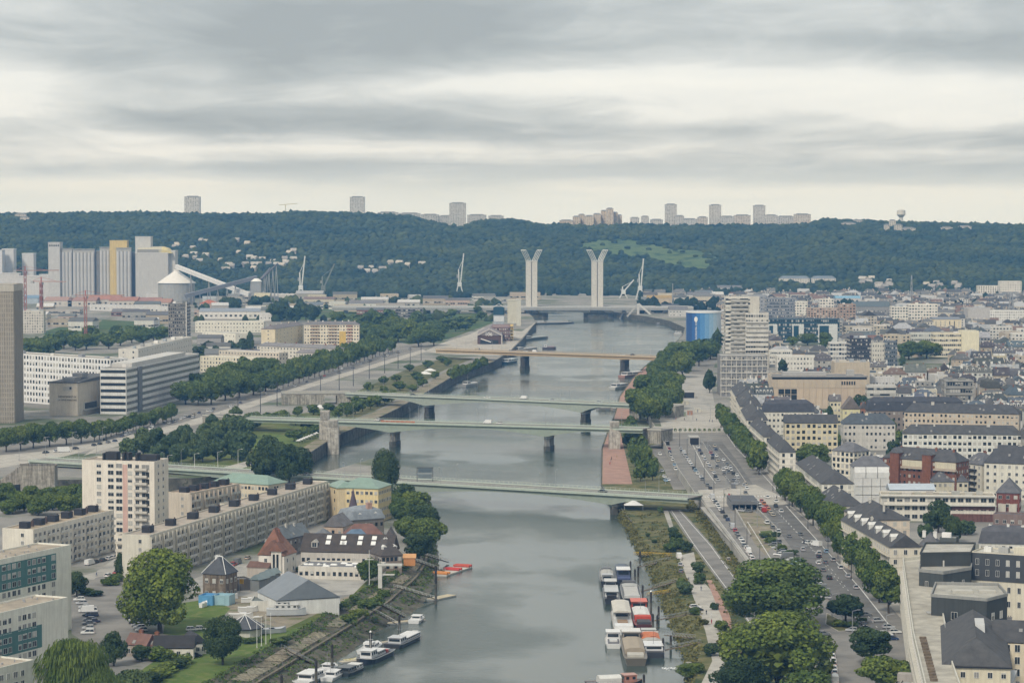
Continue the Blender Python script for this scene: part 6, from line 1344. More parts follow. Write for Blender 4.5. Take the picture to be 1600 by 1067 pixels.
e, L, D, h = bld('apartment_block', 'cream side wing with black iron balconies beside the big slate hip', (1504,722), (1534,726), 15,12, 'hip', 5,(.60,.57,.48), (.15,.15,.16), 5,4, 'one', chim=1)
for k in range(4): MB().box(L * .3,-1.1,0, L * .75,0,.9).build('balcony', 'black_metal', e, loc=(0,0,2.6 + k * 3))
e, L, D, h = bld('house', 'dark red brick villa with slate hip and white bay windows', (1557,769), (1593,770), 11,13, 'hip', 6,(.24,.085,.065), (.15,.15,.16), 3,3, 'one', wmat='brickwork', chim=1, ww=1.6)
for x in (.08,.55): MB().box(0,-1.6,0,3.4,0,6).build('bay_window', 'wall', e, (.60,.57,.5), loc=(L * x, 0,0))
bld('house', 'low dark brick annex with pale window surrounds in the garden', (1552,804), (1600,806), 5,8, wall=(.24,.18,.16), rc=(.16,.15,.15), floors=1, bays=4, win='one', ww=1.5)
bld('mansion_block', 'dark slate mansard with broad white chimneys behind the black block', (1530,847), (1640,850), 14,10, 'mansard', 6,(.56,.55,.5), (.115,.115,.125), 4,10, chim=4, chimc=WHITE)
bld('house', 'grey hipped roof with white chimneys wedged behind the black penthouse', (1436,852), (1468,853), 13,9, 'hip', 4.5,(.56,.54,.48), (.15,.15,.155), 4,4, chim=2, chimc=WHITE)
# quay frontage: stone blocks, each with one face to the quay
def quay(label, A, B, h, D, roof='hip', rh=5, wall=(.56,.52,.44), chim=2, dorm=0, floors=5, win='stuff', rc=(.092,.091,.092), **k):
 e, L, D, h = bld('quay_block', label, A, B, h, D, roof, rh, wall, rc, floors, max(3, int(math.hypot(*(P(*A, h) - P(*B, h)).to_2d()) / 3.4)), win, 1.3,1.7, chim=chim, dorm=dorm, chimc=(.60,.58,.52), group='stone blocks fronting the quay', cat='apartment block', bands=1, bandc=jit((.6,.56,.48), .03), dw=2.4, dh=2.0, **k);
 m = MB()
 for kk in range(1, floors): m.box(.5,-.9, h * kk / floors, L - .5,0, h * kk / floors + .12)
 m.build('balcony', 'plain', e, (.5,.47,.4), kind='stuff'); return e, L, D, h
quay('quay block with six white gabled dormers, nearest to the black penthouses', (1314,812), (1391,855), 17,11, 'gable', 4.5,(.60,.55,.45), 1,7, win='one')
quay('quay corner block with slate hip and four broad white chimneys', (1319,797), (1345,812), 17,19, 'hip', 5,(.60,.52,.42), 4)
quay('quay block with plain slate hip and curved balcony before the flat school', (1276,775), (1300,790), 14,13, 'hip', 5.5,(.56,.52,.45), 1)
quay('long quay block with slate roof and a terrace under its eaves', (1244,723), (1284,755), 16,14, 'hip', 4.5,(.64,.62,.55), 2)
quay('quay block with ribbed roof next to the courtyard tree', (1199,689), (1218,706), 16,8, 'hip', 5,(.64,.61,.54), 2)
quay('quay block of white stepped terraces behind the rounded planes', (1172,662), (1194,682), 16,8, 'hip', 4.5,(.66,.63,.55), 2)
quay('quay block with twin slate hips behind the far planes', (1158,640), (1167,656), 16,12, 'hip', 5.5,(.60,.57,.49), 2)
quay('quay block with broad slate hip below the tower podium', (1150,622), (1157,635), 16,13, 'hip', 6,(.6,.57,.49), 2)
quay('quay block crowded by white roof boxes at the podium foot', (1142,606), (1150,619), 15,13, 'hip', 5,(.62,.59,.51), 1)
# black penthouses over a cream quay building
TQ = 17.0
e, q = prism_bld('quay_building', 'long cream quay building with terraces along its curved roof edge', [(1411,876), (1417,920), (1427,990), (1445,1067), (1462,1130), (1520,1130), (1488,1040), (1474,965), (1460,915), (1446,872)], TQ, (.56,.53,.44), (.47,.44,.37), par=1.0, wcol=(.62,.60,.52))
Vq = [P(x, y, TQ) for x, y in [(1411,876), (1417,920), (1427,990), (1445,1067)]]; o_ = e.location; m = MB(); g = MB()
for a, b in zip(Vq, Vq[1:]):
 d = b - a; Ls = d.length; n = int(Ls / 4); u = d.normalized(); nn = Vector((u.y, -u.x, 0)); nn = -nn if nn.x > 0 else nn
 for i in range(n):
  for k in range(5):
   c = a + u * (i + .5) * Ls / n - o_ + nn * .06; z = 1.2 + k * 3.2; rz = math.atan2(u.y, u.x)
   ob('window', win_mesh(1.4,1.9, R.choice((0,0,3,1))), e, (c.x, c.y, z), rz);
 for k in range(1,5): m.beam(a - o_ + nn * .6 + Vector((0,0, k * 3.2 + .3 - a.z)), b - o_ + nn * .6 + Vector((0,0, k * 3.2 + .3 - b.z)), 1.1,.9)
m.build('balcony', 'wall', e, (.60,.575,.5), kind='stuff')
pl = MB()
for i in range(16): a = P(1442 + i * 1.15,998 + i * 4.4, TQ) - o_; pl.box(a.x - .9, a.y - .5,17.1, a.x + .9, a.y + .5,17.7)
pl.build('planter', 'timber', e, kind='stuff')
e, q = prism_bld('penthouse', 'black clad penthouse with tall blank rear wall, farthest of the dark volumes', [(1438,866), (1517,865), (1524,850), (1446,850)], 25.5, CHAR, (.5,.48,.42), 12); face_windows(e, q, facing(q)[0], (.3,.8), (1.5,), 1.2,2,(0,))
e, q = prism_bld('penthouse', 'black clad penthouse with bowed wall and three small windows, middle of the dark volumes', [(1436,893), (1474,897), (1517,890), (1521,868), (1441,868)], 21.5,(.075,.082,.078), (.42,.40,.35), 12, par=1.0, wcol=(.3,.3,.28))
for i in facing(q)[:2]: face_windows(e, q, i, (.32,.72), (4.6,), 1.1,2.2,(0,))
MB().box(-6,-3,9.6,-1,0,11.5).cyl(-2,-1,11,13.5,.8,8).box(2,0,9.6,6,1,10.6).build('roof_plant', 'plain', e, (.55,.54,.5))
e, q = prism_bld('penthouse', 'black clad penthouse with flat roof terrace, closest of the dark volumes to the slate hip', [(1455,932), (1542,939), (1574,931), (1560,915), (1462,913)], 22.5,(.07,.075,.072), (.46,.44,.38), 10, par=.9, wcol=(.32,.32,.3))
face_windows(e, q, facing(q)[0], (.42,), (6.4,), 1.9,2.2,(0,)); face_windows(e, q, facing(q)[1], (.3,.7), (2.4,6.6), 1.6,2.1,(2,1))
MB().box(-6,-2,12.6,0,1,13.4).box(2,-1,12.6,7,1,13.3).build('roof_plant', 'plain', e, (.5,.48,.42), kind='stuff'); m = MB().box(-14,-6,7.2,-7,-3,7.5).build('canopy', 'plain', e, (.45,.45,.43))
bld('roof_house', 'small grey and cream stair house on the roof above the black penthouses', (1468,842), (1494,843), 27,7, wall=(.11,.12,.115), rc=(.35,.36,.34), floors=0, win=None, cat='penthouse', roofbox=1, reg=False, z0=0)
e, L, D, h = bld('apartment_block', 'long block with black upper storeys over cream ones, white blinds at its windows', (1517,864), (1640,872), 25.5,13, wall=(.60,.56,.45), rc=(.5,.48,.42), floors=0, win=None, roofbox=4)
MB().box(-.15,-.18, h - 8.5, L, 0, h + .3).build('dark_cladding', 'plain', e, (.065,.07,.075))
for i in range(8):
 for k, z in enumerate((h - 3.4, h - 6.9, h - 12, h - 16.5)): ob('window', win_mesh(1.15,1.9,(2 if i in (3,4,5,6) else 0) if k < 2 else R.choice((0,0,3))), e, (2.2 + i * 3.35 + (k > 1) * .4,-.18 if k < 2 else 0, z))
e, L, D, h = bld('apartment_block', 'cream block under a great grey slate hip in the corner', (1473,1038), (1579,1041), 17,62, 'hip', 6.2,(.60,.55,.42), (.095,.094,.094), 4,5, 'one', rmat='roofing', ww=1.3)
MB().box(-.5,-.5, h - .6, L + .5, D + .5, h - .26).build('eaves', 'dark', e); MB().prism([(L*.5, D*.42), (L*.66, D*.42), (L*.66, D*.62), (L*.5, D*.62)], h + 3.4, h + 6.5, scale=.9).build('roof_light', 'plain', e, (.55,.55,.53))
e, L, D, h = bld('apartment_block', 'cream wing with grey slate ridge and small roof vents beside the great slate hip', (1551,1002), (1660,1006), 17,15, 'gable', 5,(.60,.53,.40), (.088,.087,.088), 5,7, 'one', ww=1.5, wh=2.0, chim=3, chimc=(.22,.21,.2), reg=False)
bld('annex', 'low pale zinc roofed annex at the foot of the great slate hip', (1474,1060), (1580,1066), 12,10, 'shed', 1.5,(.56,.54,.47), (.48,.50,.51), 3,5, 'one', rmat='metalsheet', reg=False)
e, L, D, h = bld('annex', 'low flat grey roofs along the lane below the quay building', (1400,1078), (1440,1080), 7,30, wall=(.4,.38,.33), rc=(.42,.42,.40), floors=1, bays=4, roofbox=2, reg=False)
# modern quarter beyond the towers
e, L, D, h = bld('office_block', 'long teal glass office block with white square frames', (1200,499), (1312,501), 24,18, wall=(.035,.08,.105), rc=(.25,.28,.3), floors=6, bays=34, ww=1.5, wh=2.2)
for x0, x1 in ((.0,.13), (.34,.5), (.70,.97)): MB().box(L * x0,-.9,0, L * x1,0, h - 5).build('white_frame', 'plain', e, (.62,.64,.62)); MB().box(L * x0 + 1.2,-1.0,1, L * (x0 * .45 + x1 * .55), -.9, h - 6.5).build('window_wall', 'glass_blue', e)
e, L, D, h = bld('office_block', 'dark grey perforated office block beyond the white towers', (1198,467), (1242,467), 36,24, wall=(.24,.26,.29), rc=(.4,.42,.44), floors=10, bays=20, ww=1.2, wh=1.5); bld('office_block', 'grey metal clad block half hidden behind the taller white tower', (1168,462), (1199,463), 36,20, wall=(.36,.37,.39), rc=(.3,.31,.32), floors=8, bays=9)
for a in (('white cubic flats with recessed dark balconies, wider of two', (1420,476), (1465,476), 25), ('white cubic flats with flat roof, narrower of two', (1393,480), (1419,480), 23), ('cream flats with round window on the dock edge', (1281,468), (1303,468), 25), ('brown brick flats beside the long dark shed', (1312,476), (1337,477), 24), ('pale offices with strip windows before the brown flats', (1262,482), (1312,483), 19), ('white stepped flats with green terrace', (1240,472), (1262,473), 23)):
 bld('apartment_block', a[0], a[1], a[2], a[3], 16, wall=jit((.40,.30,.23) if 'brown' in a[0] else (.66,.64,.58), .04), rc=(.45,.45,.43), floors=7, ww=2.0, wh=1.7, roofbox=2)
bld('warehouse', 'long dark green roofed dock shed behind the modern flats', (1335,479), (1392,481), 10,40, 'gable', 6,(.3,.3,.3), (.13,.16,.17), 1,10); bld('shed', 'long bright blue roofed shed at the hill foot', (1306,466), (1345,467), 9,30, 'gable', 3,(.5,.5,.5), (.20,.42,.60), 0,0, None, rmat='metalsheet')
e, L, D, h = bld('clinic', 'cream clinic block with four rows of paired windows', (1459,521), (1503,523), 22,16, wall=(.66,.61,.47), rc=(.5,.48,.43), floors=5, bays=14, ww=1.5, wh=2.0, roofbox=2); bld('clinic', 'plain pale yellow blank wing beside the clinic windows', (1503,518), (1530,519), 24,20, wall=(.68,.64,.48), rc=(.5,.49,.43), floors=0, win=None); bld('clinic', 'long grey green wing behind the round tree by the clinic', (1424,521), (1460,520), 20,14, wall=(.52,.53,.49), rc=(.5,.5,.47), floors=5, bays=12)
bld('hall', 'big blank grey hall below the hill flats', (1513,482), (1548,482), 19,30, wall=(.44,.43,.42), rc=(.36,.36,.36), floors=0, win=None); bld('apartment_block', 'long white flats beside the big grey hall', (1547,486), (1640,487), 16,16, wall=(.66,.66,.64), rc=(.55,.55,.54), floors=5, bays=26); bld('hall', 'cream hall with tall slot windows and grey blue roof', (1459,499), (1502,500), 13,20, 'shed', 2,(.64,.57,.42), (.25,.27,.31), 1,6, ww=1, wh=7)
bld('office_block', 'black brown office block with white roof machinery', (1328,529), (1361,529), 24,22, wall=(.06,.055,.058), rc=(.4,.4,.4), floors=7, bays=12, roofbox=4); bld('office_block', 'pale stone slab with scattered slit windows beside the black block', (1363,537), (1382,537), 20,14, wall=(.56,.54,.48), rc=(.4,.4,.38), floors=5, bays=5, ww=.8); bld('office_block', 'white gridded office frame before the black block', (1297,536), (1329,536), 16,14, wall=(.62,.62,.59), rc=(.45,.44,.42), floors=4, bays=7, ww=2.2, wh=2.2); bld('office_block', 'dark glass offices beside the pale slit windowed slab', (1384,534), (1402,534), 22,14, wall=(.14,.16,.18), rc=(.4,.4,.4), floors=6, bays=6)
for i, (x0, x1, y) in enumerate(((1202,1238,548), (1214,1275,557), (1128,1150,512))): bld('office_block', ('low white office strip under the teal glass block', 'long low white offices with one band of windows before the strip', 'small pale block in the shadow of the white towers')[i], (x0, y), (x1, y + 1), 12,14, wall=(.62,.61,.56), rc=(.5,.5,.48), floors=3, bays=12, bands=1)
for i, (x0, x1, y, c) in enumerate(((1012,1050,466,(.5,.42,.3)), (1030,1062,477,(.12,.12,.13)), (1046,1075,484,(.5,.5,.48)), (1075,1110,461,(.6,.6,.58)), (1120,1160,450,(.62,.62,.6)))):
 bld('dock_shed', ('ochre fronted shed at the far end of the lift bridge', 'dark flat roofed dock shed beside the far quay', 'pale dock shed between the far quay and the rotunda', 'white dock shed beyond the rotunda trees', 'long white flats roof above the tower quarter')[i], (x0, y), (x1, y + 1), 9,30, 'gable' if i != 1 else 'flat', 4, c, (.42,.30,.12) if i == 0 else (.2,.2,.21), 2,6)
# tunnel mouths on the quay
m = thing('tunnel_mouth', 'black roofed tunnel mouth sunk in the quay road before the bridge crossing', 'tunnel', P(1148,797,0)); a, b = P(1148,797,0), P(1180,797,0); L = b.x - a.x
MB().box(-1.5,0,3.4, L + 1.5,26,4.0).build('roof', 'plain', m, (.10,.105,.11)); MB().box(-1.5,-.5,2.6, L + 1.5,0,4.3).build('lintel', 'plain', m, (.17,.175,.18)); MB().box(-1.5,0,0,-.9,26,3.4).build('side_wall', 'plain', m, (.2,.2,.2)); MB().box(L + .9,0,0, L + 1.5,26,3.4).build('side_wall', 'plain', m, (.2,.2,.2)); MB().box(-.9,9,.05, L + .9,9.3,3.4).build('throat_shade_panel', 'dark', m)  # black panel across the bore stands in for the darkness deeper inside
for i in range(3): MB().box(L * (.2 + .3 * i), .5,0, L * (.2 + .3 * i) + .6,1.1,3.4).build('pillar', 'plain', m, (.25,.25,.25))
struct(wall_along('ramp_wall', [(1148,797), (1160,818), (1172,838)], 1.0,-.2, 'concrete', cap=.1)); struct(wall_along('ramp_wall', [(1182,797), (1200,815), (1213,828)], 1.0,-.2, 'concrete', cap=.1))
for i, (px, py, w) in enumerate(((1085,695,16), (1076,622,20))):
 v = P(px, py, 0); k = w / 2 / F * v.y; e = thing('tunnel_mouth', ('square black tunnel mouth among the parked cars on the plaza', 'far black tunnel mouth on the plaza under the tower')[i], 'tunnel', v); MB().box(-k, 0,0, k, 12,4.6).build('portal_wall', 'plain', e, (.42,.41,.38)); MB().box(-k * .86,-.06,0, k * .86,0,4.1).build('mouth_shade_panel', 'dark', e); MB().box(-k, -7,0,-k * .86,0,1).box(k * .86,-7,0, k, 0,1).build('wing_wall', 'plain', e, (.42,.41,.38), kind='stuff')  # flat black plate on the solid portal paints the tunnel's inner darkness
# ================================================================ RIGHT BANK: THE TOWN BETWEEN
LM = [(1280,600, 'the beige theatre'), (1165,520, 'the white towers'), (1500,640, 'the sandstone bar'), (1500,680, 'the white loggia bar'), (1440,735, 'the red brick block'), (1360,740, 'the wrapped building'), (1255,510, 'the teal glass offices'), (1480,535, 'the cream clinic'), (1430,490, 'the white cubic flats'), (1350,545, 'the black offices'), (1465,785, 'the flat school'), (1230,630, 'the dark mansard block'), (1498,605, 'the concrete framed offices'), (1430,630, 'the long mansard row'), (1580,720, 'the big slate hip'), (1265,680, 'the ochre cream flats'), (1530,495, 'the big grey hall'), (1580,470, 'the lattice pylon'), (1330,630, 'the yellow gable'), (1560,860, 'the black and cream block'), (1300,480, 'the brown dock flats')]
def where(v, z=8.):
 x, y = pix((v[0], v[1], z)); ds = sorted((((x - a) / 1.0) ** 2 + ((y - b) * 1.6) ** 2, a, b, n) for a, b, n in LM)
 out = []
 for _, a, b, n in ds[:5]:
  dx, dy = x - a, y - b
  rel = ('just beyond' if dy < -14 else 'well before' if dy > 40 else 'just before' if dy > 12 else 'left of' if dx < 0 else 'right of') if abs(dy) * 2.2 > abs(dx) or abs(dy) > 40 else ('left of' if dx < 0 else 'right of')
  out.append(f'{rel} {n}')
 return out
WN = [('cream', (.60,.55,.45), 6), ('white', (.70,.69,.65), 10), ('stone grey', (.46,.44,.40), 5), ('sand', (.52,.45,.35), 4), ('red brick', (.26,.13,.09), 2), ('pale yellow', (.62,.55,.36), 1), ('pinkish', (.55,.44,.38), 1), ('grey', (.36,.355,.34), 2)]
WP = [w for w in WN for _ in range(w[2])]
RN = [('slate', (.092,.092,.093), 9), ('grey', (.15,.15,.147), 5), ('blue slate', (.12,.14,.165), 2), ('brown tile', (.2,.14,.11), 1), ('zinc', (.40,.41,.42), 3)]
RP = [w for w in RN for _ in range(w[2])]
NUM = ['no', 'one', 'two', 'three', 'four', 'five', 'six', 'seven', 'eight', 'nine', 'ten', 'eleven', 'twelve']
def uniq(cands, grp=None):
 for c in cands:
  k = ' '.join(w for w in c.lower().split())
  if k not in USED and len(c.split()) <= 16: USED.add(k); return c
 base = cands[-1]
 for i in range(1,60):
  c = f'{nth(i)} {base}'; c = ' '.join(c.split()[:16])
  if c.lower() not in USED: USED.add(c.lower()); return c
 return base
def front_x(py): return np.interp(py, [480,540,600,640,700,760,810,860,960,1067], [1010,1130,1140,1150,1195,1265,1335,1440,1480,1560])
CNT = {}; PROT += [(1398,1478,528,556,2350), (1236,1312,518,540,2600), (1072,1127,486,535,2640), (1255,1300,705,735,1320)]
for pas, (na, ylo, yhi, dens) in enumerate(((4200,960,1500,0), (5200,1500,2300,1), (1500,2300,3000,2))):
 for _ in range(na):
  y = R.uniform(ylo, yhi); px = R.uniform(1010,1660); x = (px - CX) / F * y * cp; gx_, gy_ = pix((x, y, 0))
  if gx_ < front_x(gy_) + 14: continue
  if dens == 2 and gx_ < 1130 and (gy_ > 470 or R.random() < .6): continue
  if dens == 0: L, D = R.uniform(10,22), R.uniform(8.5,11.5)
  elif dens == 1: L, D = R.uniform(11,24), R.uniform(8.5,12)
  else: L, D = R.uniform(16,42), R.uniform(11,19)
  rad_ = max(L, D) * .53
  if not free((x, y), rad_ * .86) or CNT.get(dens, 0) >= (175,235,110)[dens]: continue
  hx = rad_ * F / y; yt = pix((x, y, 23))[1]; yb = pix((x, y, 0))[1]
  if any(X0 - hx * .8 < gx_ < X1 + hx * .8 and yt < Y1 and yb > Y0 and y < Yd for X0, X1, Y0, Y1, Yd in PROT): continue
  ori = R.choice((0,0,1)) ; rz = rad(R.uniform(-9,5)) + (HP if ori else 0)
  floors = R.choice((2,3,3,4,4,5)) if dens < 2 else R.choice((2,3,4,4,5,6)); h = floors * 3.0 + .8
  modern = R.random() < (.08 if dens == 0 else .15 if dens == 1 else .4); wn_, wc, _k = R.choice(WP); rn_, rc_, _k2 = R.choice(RP)
  if dens == 2 and R.random() < .2: floors, h, modern = 2, R.uniform(7,10), R.random() < .5
  roof = 'flat' if modern else R.choice(('hip', 'hip', 'gable', 'mansard') if dens < 2 else ('gable', 'hip', 'gable')); rh = R.uniform(3.8,6) if roof != 'mansard' else R.uniform(5,7)
  ch = 0 if modern else R.randint(2,5) if dens < 2 else R.randint(0,2); dm = 0 if modern or dens == 2 or R.random() < .3 else R.randint(2,6)
  ws = where((x, y)); kd = 'shed' if floors == 2 and not modern and dens == 2 else 'flats' if L > 24 else 'house'; fl_ = f'{NUM[floors]} storey'
  rt = 'flat roof' if modern else f'{rn_} {"mansard" if roof == "mansard" else "hipped roof" if roof == "hip" else "gabled roof"}'
  base = f'{wn_} {fl_} {kd}, {rt}'; c1 = f', {NUM[ch]} chimney{"s" if ch > 1 else ""}' if ch else ''
  lab = uniq([f'{base} {w}' for w in ws] + [f'{base}{c1}, {w}' for w in ws] + [f'{base}{c1} and {NUM[dm]} dormers, {w}' for w in ws[:3] if dm] + [f'{base} {ws[0]}'])
  c_, s_ = math.cos(rz), math.sin(rz); ax, ay = x - c_ * L/2 + s_ * D/2, y - s_ * L/2 - c_ * D/2
  bld({'flats': 'apartment_block', 'house': 'town_house', 'shed': 'shed'}[kd], lab, Vector((ax, ay, 0)), Vector((ax + c_ * L, ay + s_ * L, 0)), h, D, roof, rh, jit(wc, .08), jit(rc_, .12) if not modern else jit(R.choice((GRAVEL, GREY, (.5,.49,.47), (.58,.57,.55))), .1), floors, 0, 'stuff', R.uniform(1.1,1.6) if dens < 2 else 1.8,1.5, chim=ch, dorm=dm, dgable=R.random() < .5,
   group='town buildings of the right bank', prot=False, roofbox=R.randint(1,3) if modern and dens < 2 else 0, faces='frl', cat=kd if kd != 'flats' else 'apartment block')
  CNT[dens] = CNT.get(dens, 0) + 1
print('town', CNT)
for i, c_ in enumerate(((.56,.53,.46), (.60,.59,.56), (.36,.35,.33), (.48,.40,.32), (.095,.095,.096), (.165,.165,.16), (.19,.13,.105), (.40,.41,.42))): simple(f'town_{i}', c_, .85,0,.25)
m = MB(); k = 0
for _ in range(7000):
 zo = 0 if k < 720 else 1 if k < 1000 else 2; y = R.uniform(*((2250,3930), (900,3900), (1500,3900))[zo]); px = R.uniform(*((1020,1660), (1680,1900), (-260,-30))[zo]); x = (px - CX) / F * y * cp; gx_, gy_ = pix((x, y, 0)); L, D, h = R.uniform(9,24), R.uniform(8,14), R.uniform(5,13)
 if k > 1150 or (zo < 2 and gx_ < front_x(gy_) + 10) or (zo < 2 and gx_ < 1130 and gy_ > 468) or in_river((x, y)) or not free((x, y), max(L, D) * .5): continue
 hx = L * .5 * F / y; yt = pix((x, y, h + 4))[1]
 if any(X0 - hx * .8 < gx_ < X1 + hx * .8 and yt < Y1 and gy_ > Y0 and y < Yd for X0, X1, Y0, Y1, Yd in PROT): continue
 take((x, y), max(L, D) * .42); k += 1; a_ = rad(R.uniform(-9,5)) + HP * R.choice((0,0,1)); ca, sa = math.cos(a_), math.sin(a_); w0 = R.choice((0,1,1,2,3)); r0 = R.choice((4,4,4,5,5,6,7)); i0 = len(m.v); f0 = len(m.f)
 m.box(0,0,-1, L, D, h, w0); ro = roof_mb(L, D, h, R.choice(('gable', 'hip', 'gable')), R.uniform(3,5)); q0 = len(m.v); m.v += ro.v; m.f += [tuple(q0 + j for j in f) for f in ro.f]; m.m += [r0] * len(ro.f)
 for fl in range(int(h / 3)):
  for j in range(int(L / 3)): m.box(1 + j * 3,-.06,1 + fl * 3,2.2 + j * 3,0,2.5 + fl * 3,8, False)
 for _c in range(R.randint(1,3)): cx0 = R.uniform(.5, L - 1.5); m.box(cx0, D * .45, h, cx0 + 1, D * .6, h + 5, R.choice((0,1,3)), False)
 m.v[i0:] = [(x + (p - L/2) * ca - (q - D/2) * sa, y + (p - L/2) * sa + (q - D/2) * ca, z) for p, q, z in m.v[i0:]]
m.build('distant_town', [f'town_{i}' for i in range(8)] + ['glass'], None, kind='stuff')
# left bank: sheds and small blocks of the port quarter
LM2 = [(285,500, 'the dark latticed tower'), (290,440, 'the cone roofed store'), (200,470, 'the red roofed sheds'), (500,525, 'the yellow flats'), (380,500, 'the white school'), (630,488, 'the multi storey car park'), (400,455, 'the transfer tower'), (470,440, 'the green portal crane'), (780,490, 'the brick quay warehouse'), (100,580, 'the long white offices'), (720,430, 'the slender crane'), (1000,450, 'the harbour crane')]
LM_, LM = LM, LM2
zones = [(300,640,3150,3900,30), (640,830,3560,3930,6), (20,260,2850,3500,14), (1015,1190,3700,3950,12), (320,430,2250,2650,6)]
for x0, x1, y0, y1, n in zones:
 k = 0; t_ = 0
 while k < n and t_ < 400:
  t_ += 1; y = R.uniform(y0, y1); px = R.uniform(x0, x1); x = (px - CX) / F * y * cp; L, D = R.uniform(16,55), R.uniform(14,30)
  if in_river((x, y)) or in_river((x + 20, y)) or not free((x, y), L * .5): continue
  wn_, wc, _k = R.choice(WP); rn_, rc_, _k2 = R.choice(RP + [('white', (.6,.6,.59), 0)] * 2); h = R.uniform(5,11); ws = where((x, y)); g_ = R.random() < .7
  lab = uniq([f'{wn_} dock shed with {rn_} {"gabled" if g_ else "flat"} roof {w}' for w in ws] + [f'{wn_} dock shed with {rn_} roof {ws[0]}'])
  bld('dock_shed', lab, Vector((x - L/2, y, 0)), Vector((x + L/2, y + R.uniform(-4,4), 0)), h, D, 'gable' if g_ else 'flat', R.uniform(2.5,4.5), jit(wc, .1), jit(rc_, .1), 1,0, 'stuff', 3,2, group='sheds of the port quarter', prot=False, cat='shed', rmat='metalsheet' if g_ else None); k += 1
LM = LM_
# ================================================================ TREES
AV = 'rows of quay trees'
tree_line([(1388,958), (1355,918), (1318,872), (1283,832), (1252,803), (1226,782)], 15,16,11.6, 'rounded plane tree', 'in the row before the stone quay blocks', group=AV, mat='leaf')
tree_line([(1186,742), (1160,706), (1128,668)], 15,14.5,10.4, 'plane tree', 'in the far row beside the plaza road', group=AV)
tree_line([(1022,750), (1005,712), (985,676)], 9,10,8, 'low dense tree', 'in the band beside the red promenade', 'broad', 'leaf', 'promenade trees', LZ, 1.2); tree_line([(1004,752), (990,715), (976,680)], 8,9,7.5, 'outer low tree', 'along the red promenade edge', 'broad', 'leaf', 'promenade trees', LZ, 1.2)
GROVE = lambda q: [(x, y + (9 if y < 562 else 0)) for x, y in q]
def cluster(pts, h, w, what, where_, kind='broad', mat='leaf', group=None, z=0., order='nearest the camera'):
 V = sorted([P(x, y, z) for x, y in pts], key=lambda v: v.y)
 for i, v in enumerate(V):
  hh = h * R.uniform(.85,1.15); ww = w * R.uniform(.85,1.15); tree(v, hh, ww, f'{nth(i)} nearest {what} {where_}', kind, lod_at(v, ww), mat, group)
cluster(GROVE([(1012,660), (1030,655), (1002,648), (1022,640), (1040,645), (1008,632), (1030,628), (1046,630), (1018,618), (1036,614), (1050,615), (1028,602), (1046,600), (1030,590), (1050,588), (1066,590), (1040,578), (1058,576), (1076,580), (1092,572), (1052,566), (1072,566), (1104,562), (1062,556), (1086,556), (1110,552), (1078,548), (1098,545), (1052,640), (1000,655)]), 18.5,19, 'great quay plane', 'in the grove under the white towers', group='grove by the right bank')
tree(P(1109,614), 18,11, 'single dark cone shaped tree on the plaza beside the grove', 'column', 'mid', 'leaf_dark'); tree(P(1122,548), 20,12, 'dark tree squeezed between blue rotunda and white tower', 'broad', 'lo', 'leaf_dark')
tree(P(1213,988, LZ + 2), 24,33, 'huge dark green broad tree at the wall, upper of the big pair', 'broad', 'xl', 'leaf'); tree(P(1215,1082, LZ + 2), 24,31, 'huge yellow green broad tree overlapping the darker one behind it', 'broad', 'xl', 'leaf_light'); tree(P(1158,1100, LZ), 14,17, 'dark round tree at the bottom beside the yellow green giant', 'broad', 'xl', 'leaf_dark'); tree(P(1262,1130,0), 15,16, 'broad tree cut by the frame under the yellow green giant', 'broad', 'hi', 'leaf')
tree(P(1321,976), 9.5,13, 'dark spreading tree on the planted traffic island', 'round', 'hi', 'leaf_dark'); tree(P(1362,1040), 11,15, 'flat topped pine beside the lane below the quay building', 'round', 'hi', 'leaf_dark'); tree(P(1385,1088), 11,16, 'second pine, cut by the bottom edge', 'round', 'hi', 'leaf')
for i, (x, y, h_, w_, mt, l) in enumerate(((1466,832,13,12, 'leaf_dark', 'black green tree in the courtyard before the flat school'), (1488,848,11,9, 'leaf_dark', 'second dark courtyard tree behind the black penthouses'), (1508,835,7,9, 'leaf_pale', 'pale bushy tree beside the dark courtyard trees'), (1446,850,9,7, 'leaf_pale', 'ivy grown tree wall left of the dark courtyard trees'), (1266,738,14,19, 'leaf', 'round courtyard tree behind the quay block terrace'), (1285,722,11,9, 'leaf', 'smaller tree behind the round courtyard tree'), (1296,665,14,5, 'leaf_dark', 'ivy column tree before the theatre panels'), (1498,716,8,9, 'leaf_dark', 'dark tree between brick block and cream wing'), (1424,712,6,11, 'leaf_dark', 'dark shrubby tree under the white loggia bar'), (1448,560,19,28, 'leaf', 'great round tree mass before the clinic'), (1420,562,18,26, 'leaf', 'tree joined to the great round one by the clinic'), (1262,540,13,22, 'leaf', 'tree group under the teal glass offices'), (1290,538,12,18, 'leaf', 'second tree under the teal glass offices'), (1238,540,10,14, 'leaf', 'third tree under the teal glass offices, beside the white dome'), (1372,600,11,13, 'leaf_dark', 'dark tree behind the white canopy roof'), (1535,536,14,14, 'leaf_dark', 'dark tree beside the blank yellow wing'), (1548,528,12,14, 'leaf_dark', 'dark tree pair beyond the blank yellow wing'), (1568,522,12,12, 'leaf_dark', 'lone dark tree among the far white roofs'), (1310,700,8,7, 'leaf', 'small tree in the court of the ochre flats'), (1590,500,12,16, 'leaf', 'tree at the foot of the lattice pylon'), (1408,502,14,16, 'leaf_dark', 'dark tree before the white cubic flats'), (1448,505,12,13, 'leaf_dark', 'second dark tree before the white cubic flats'))):
 v = P(x, y); tree(v, h_, w_, l, 'broad' if w_ > 6 else 'column', lod_at(v, w_), mt)
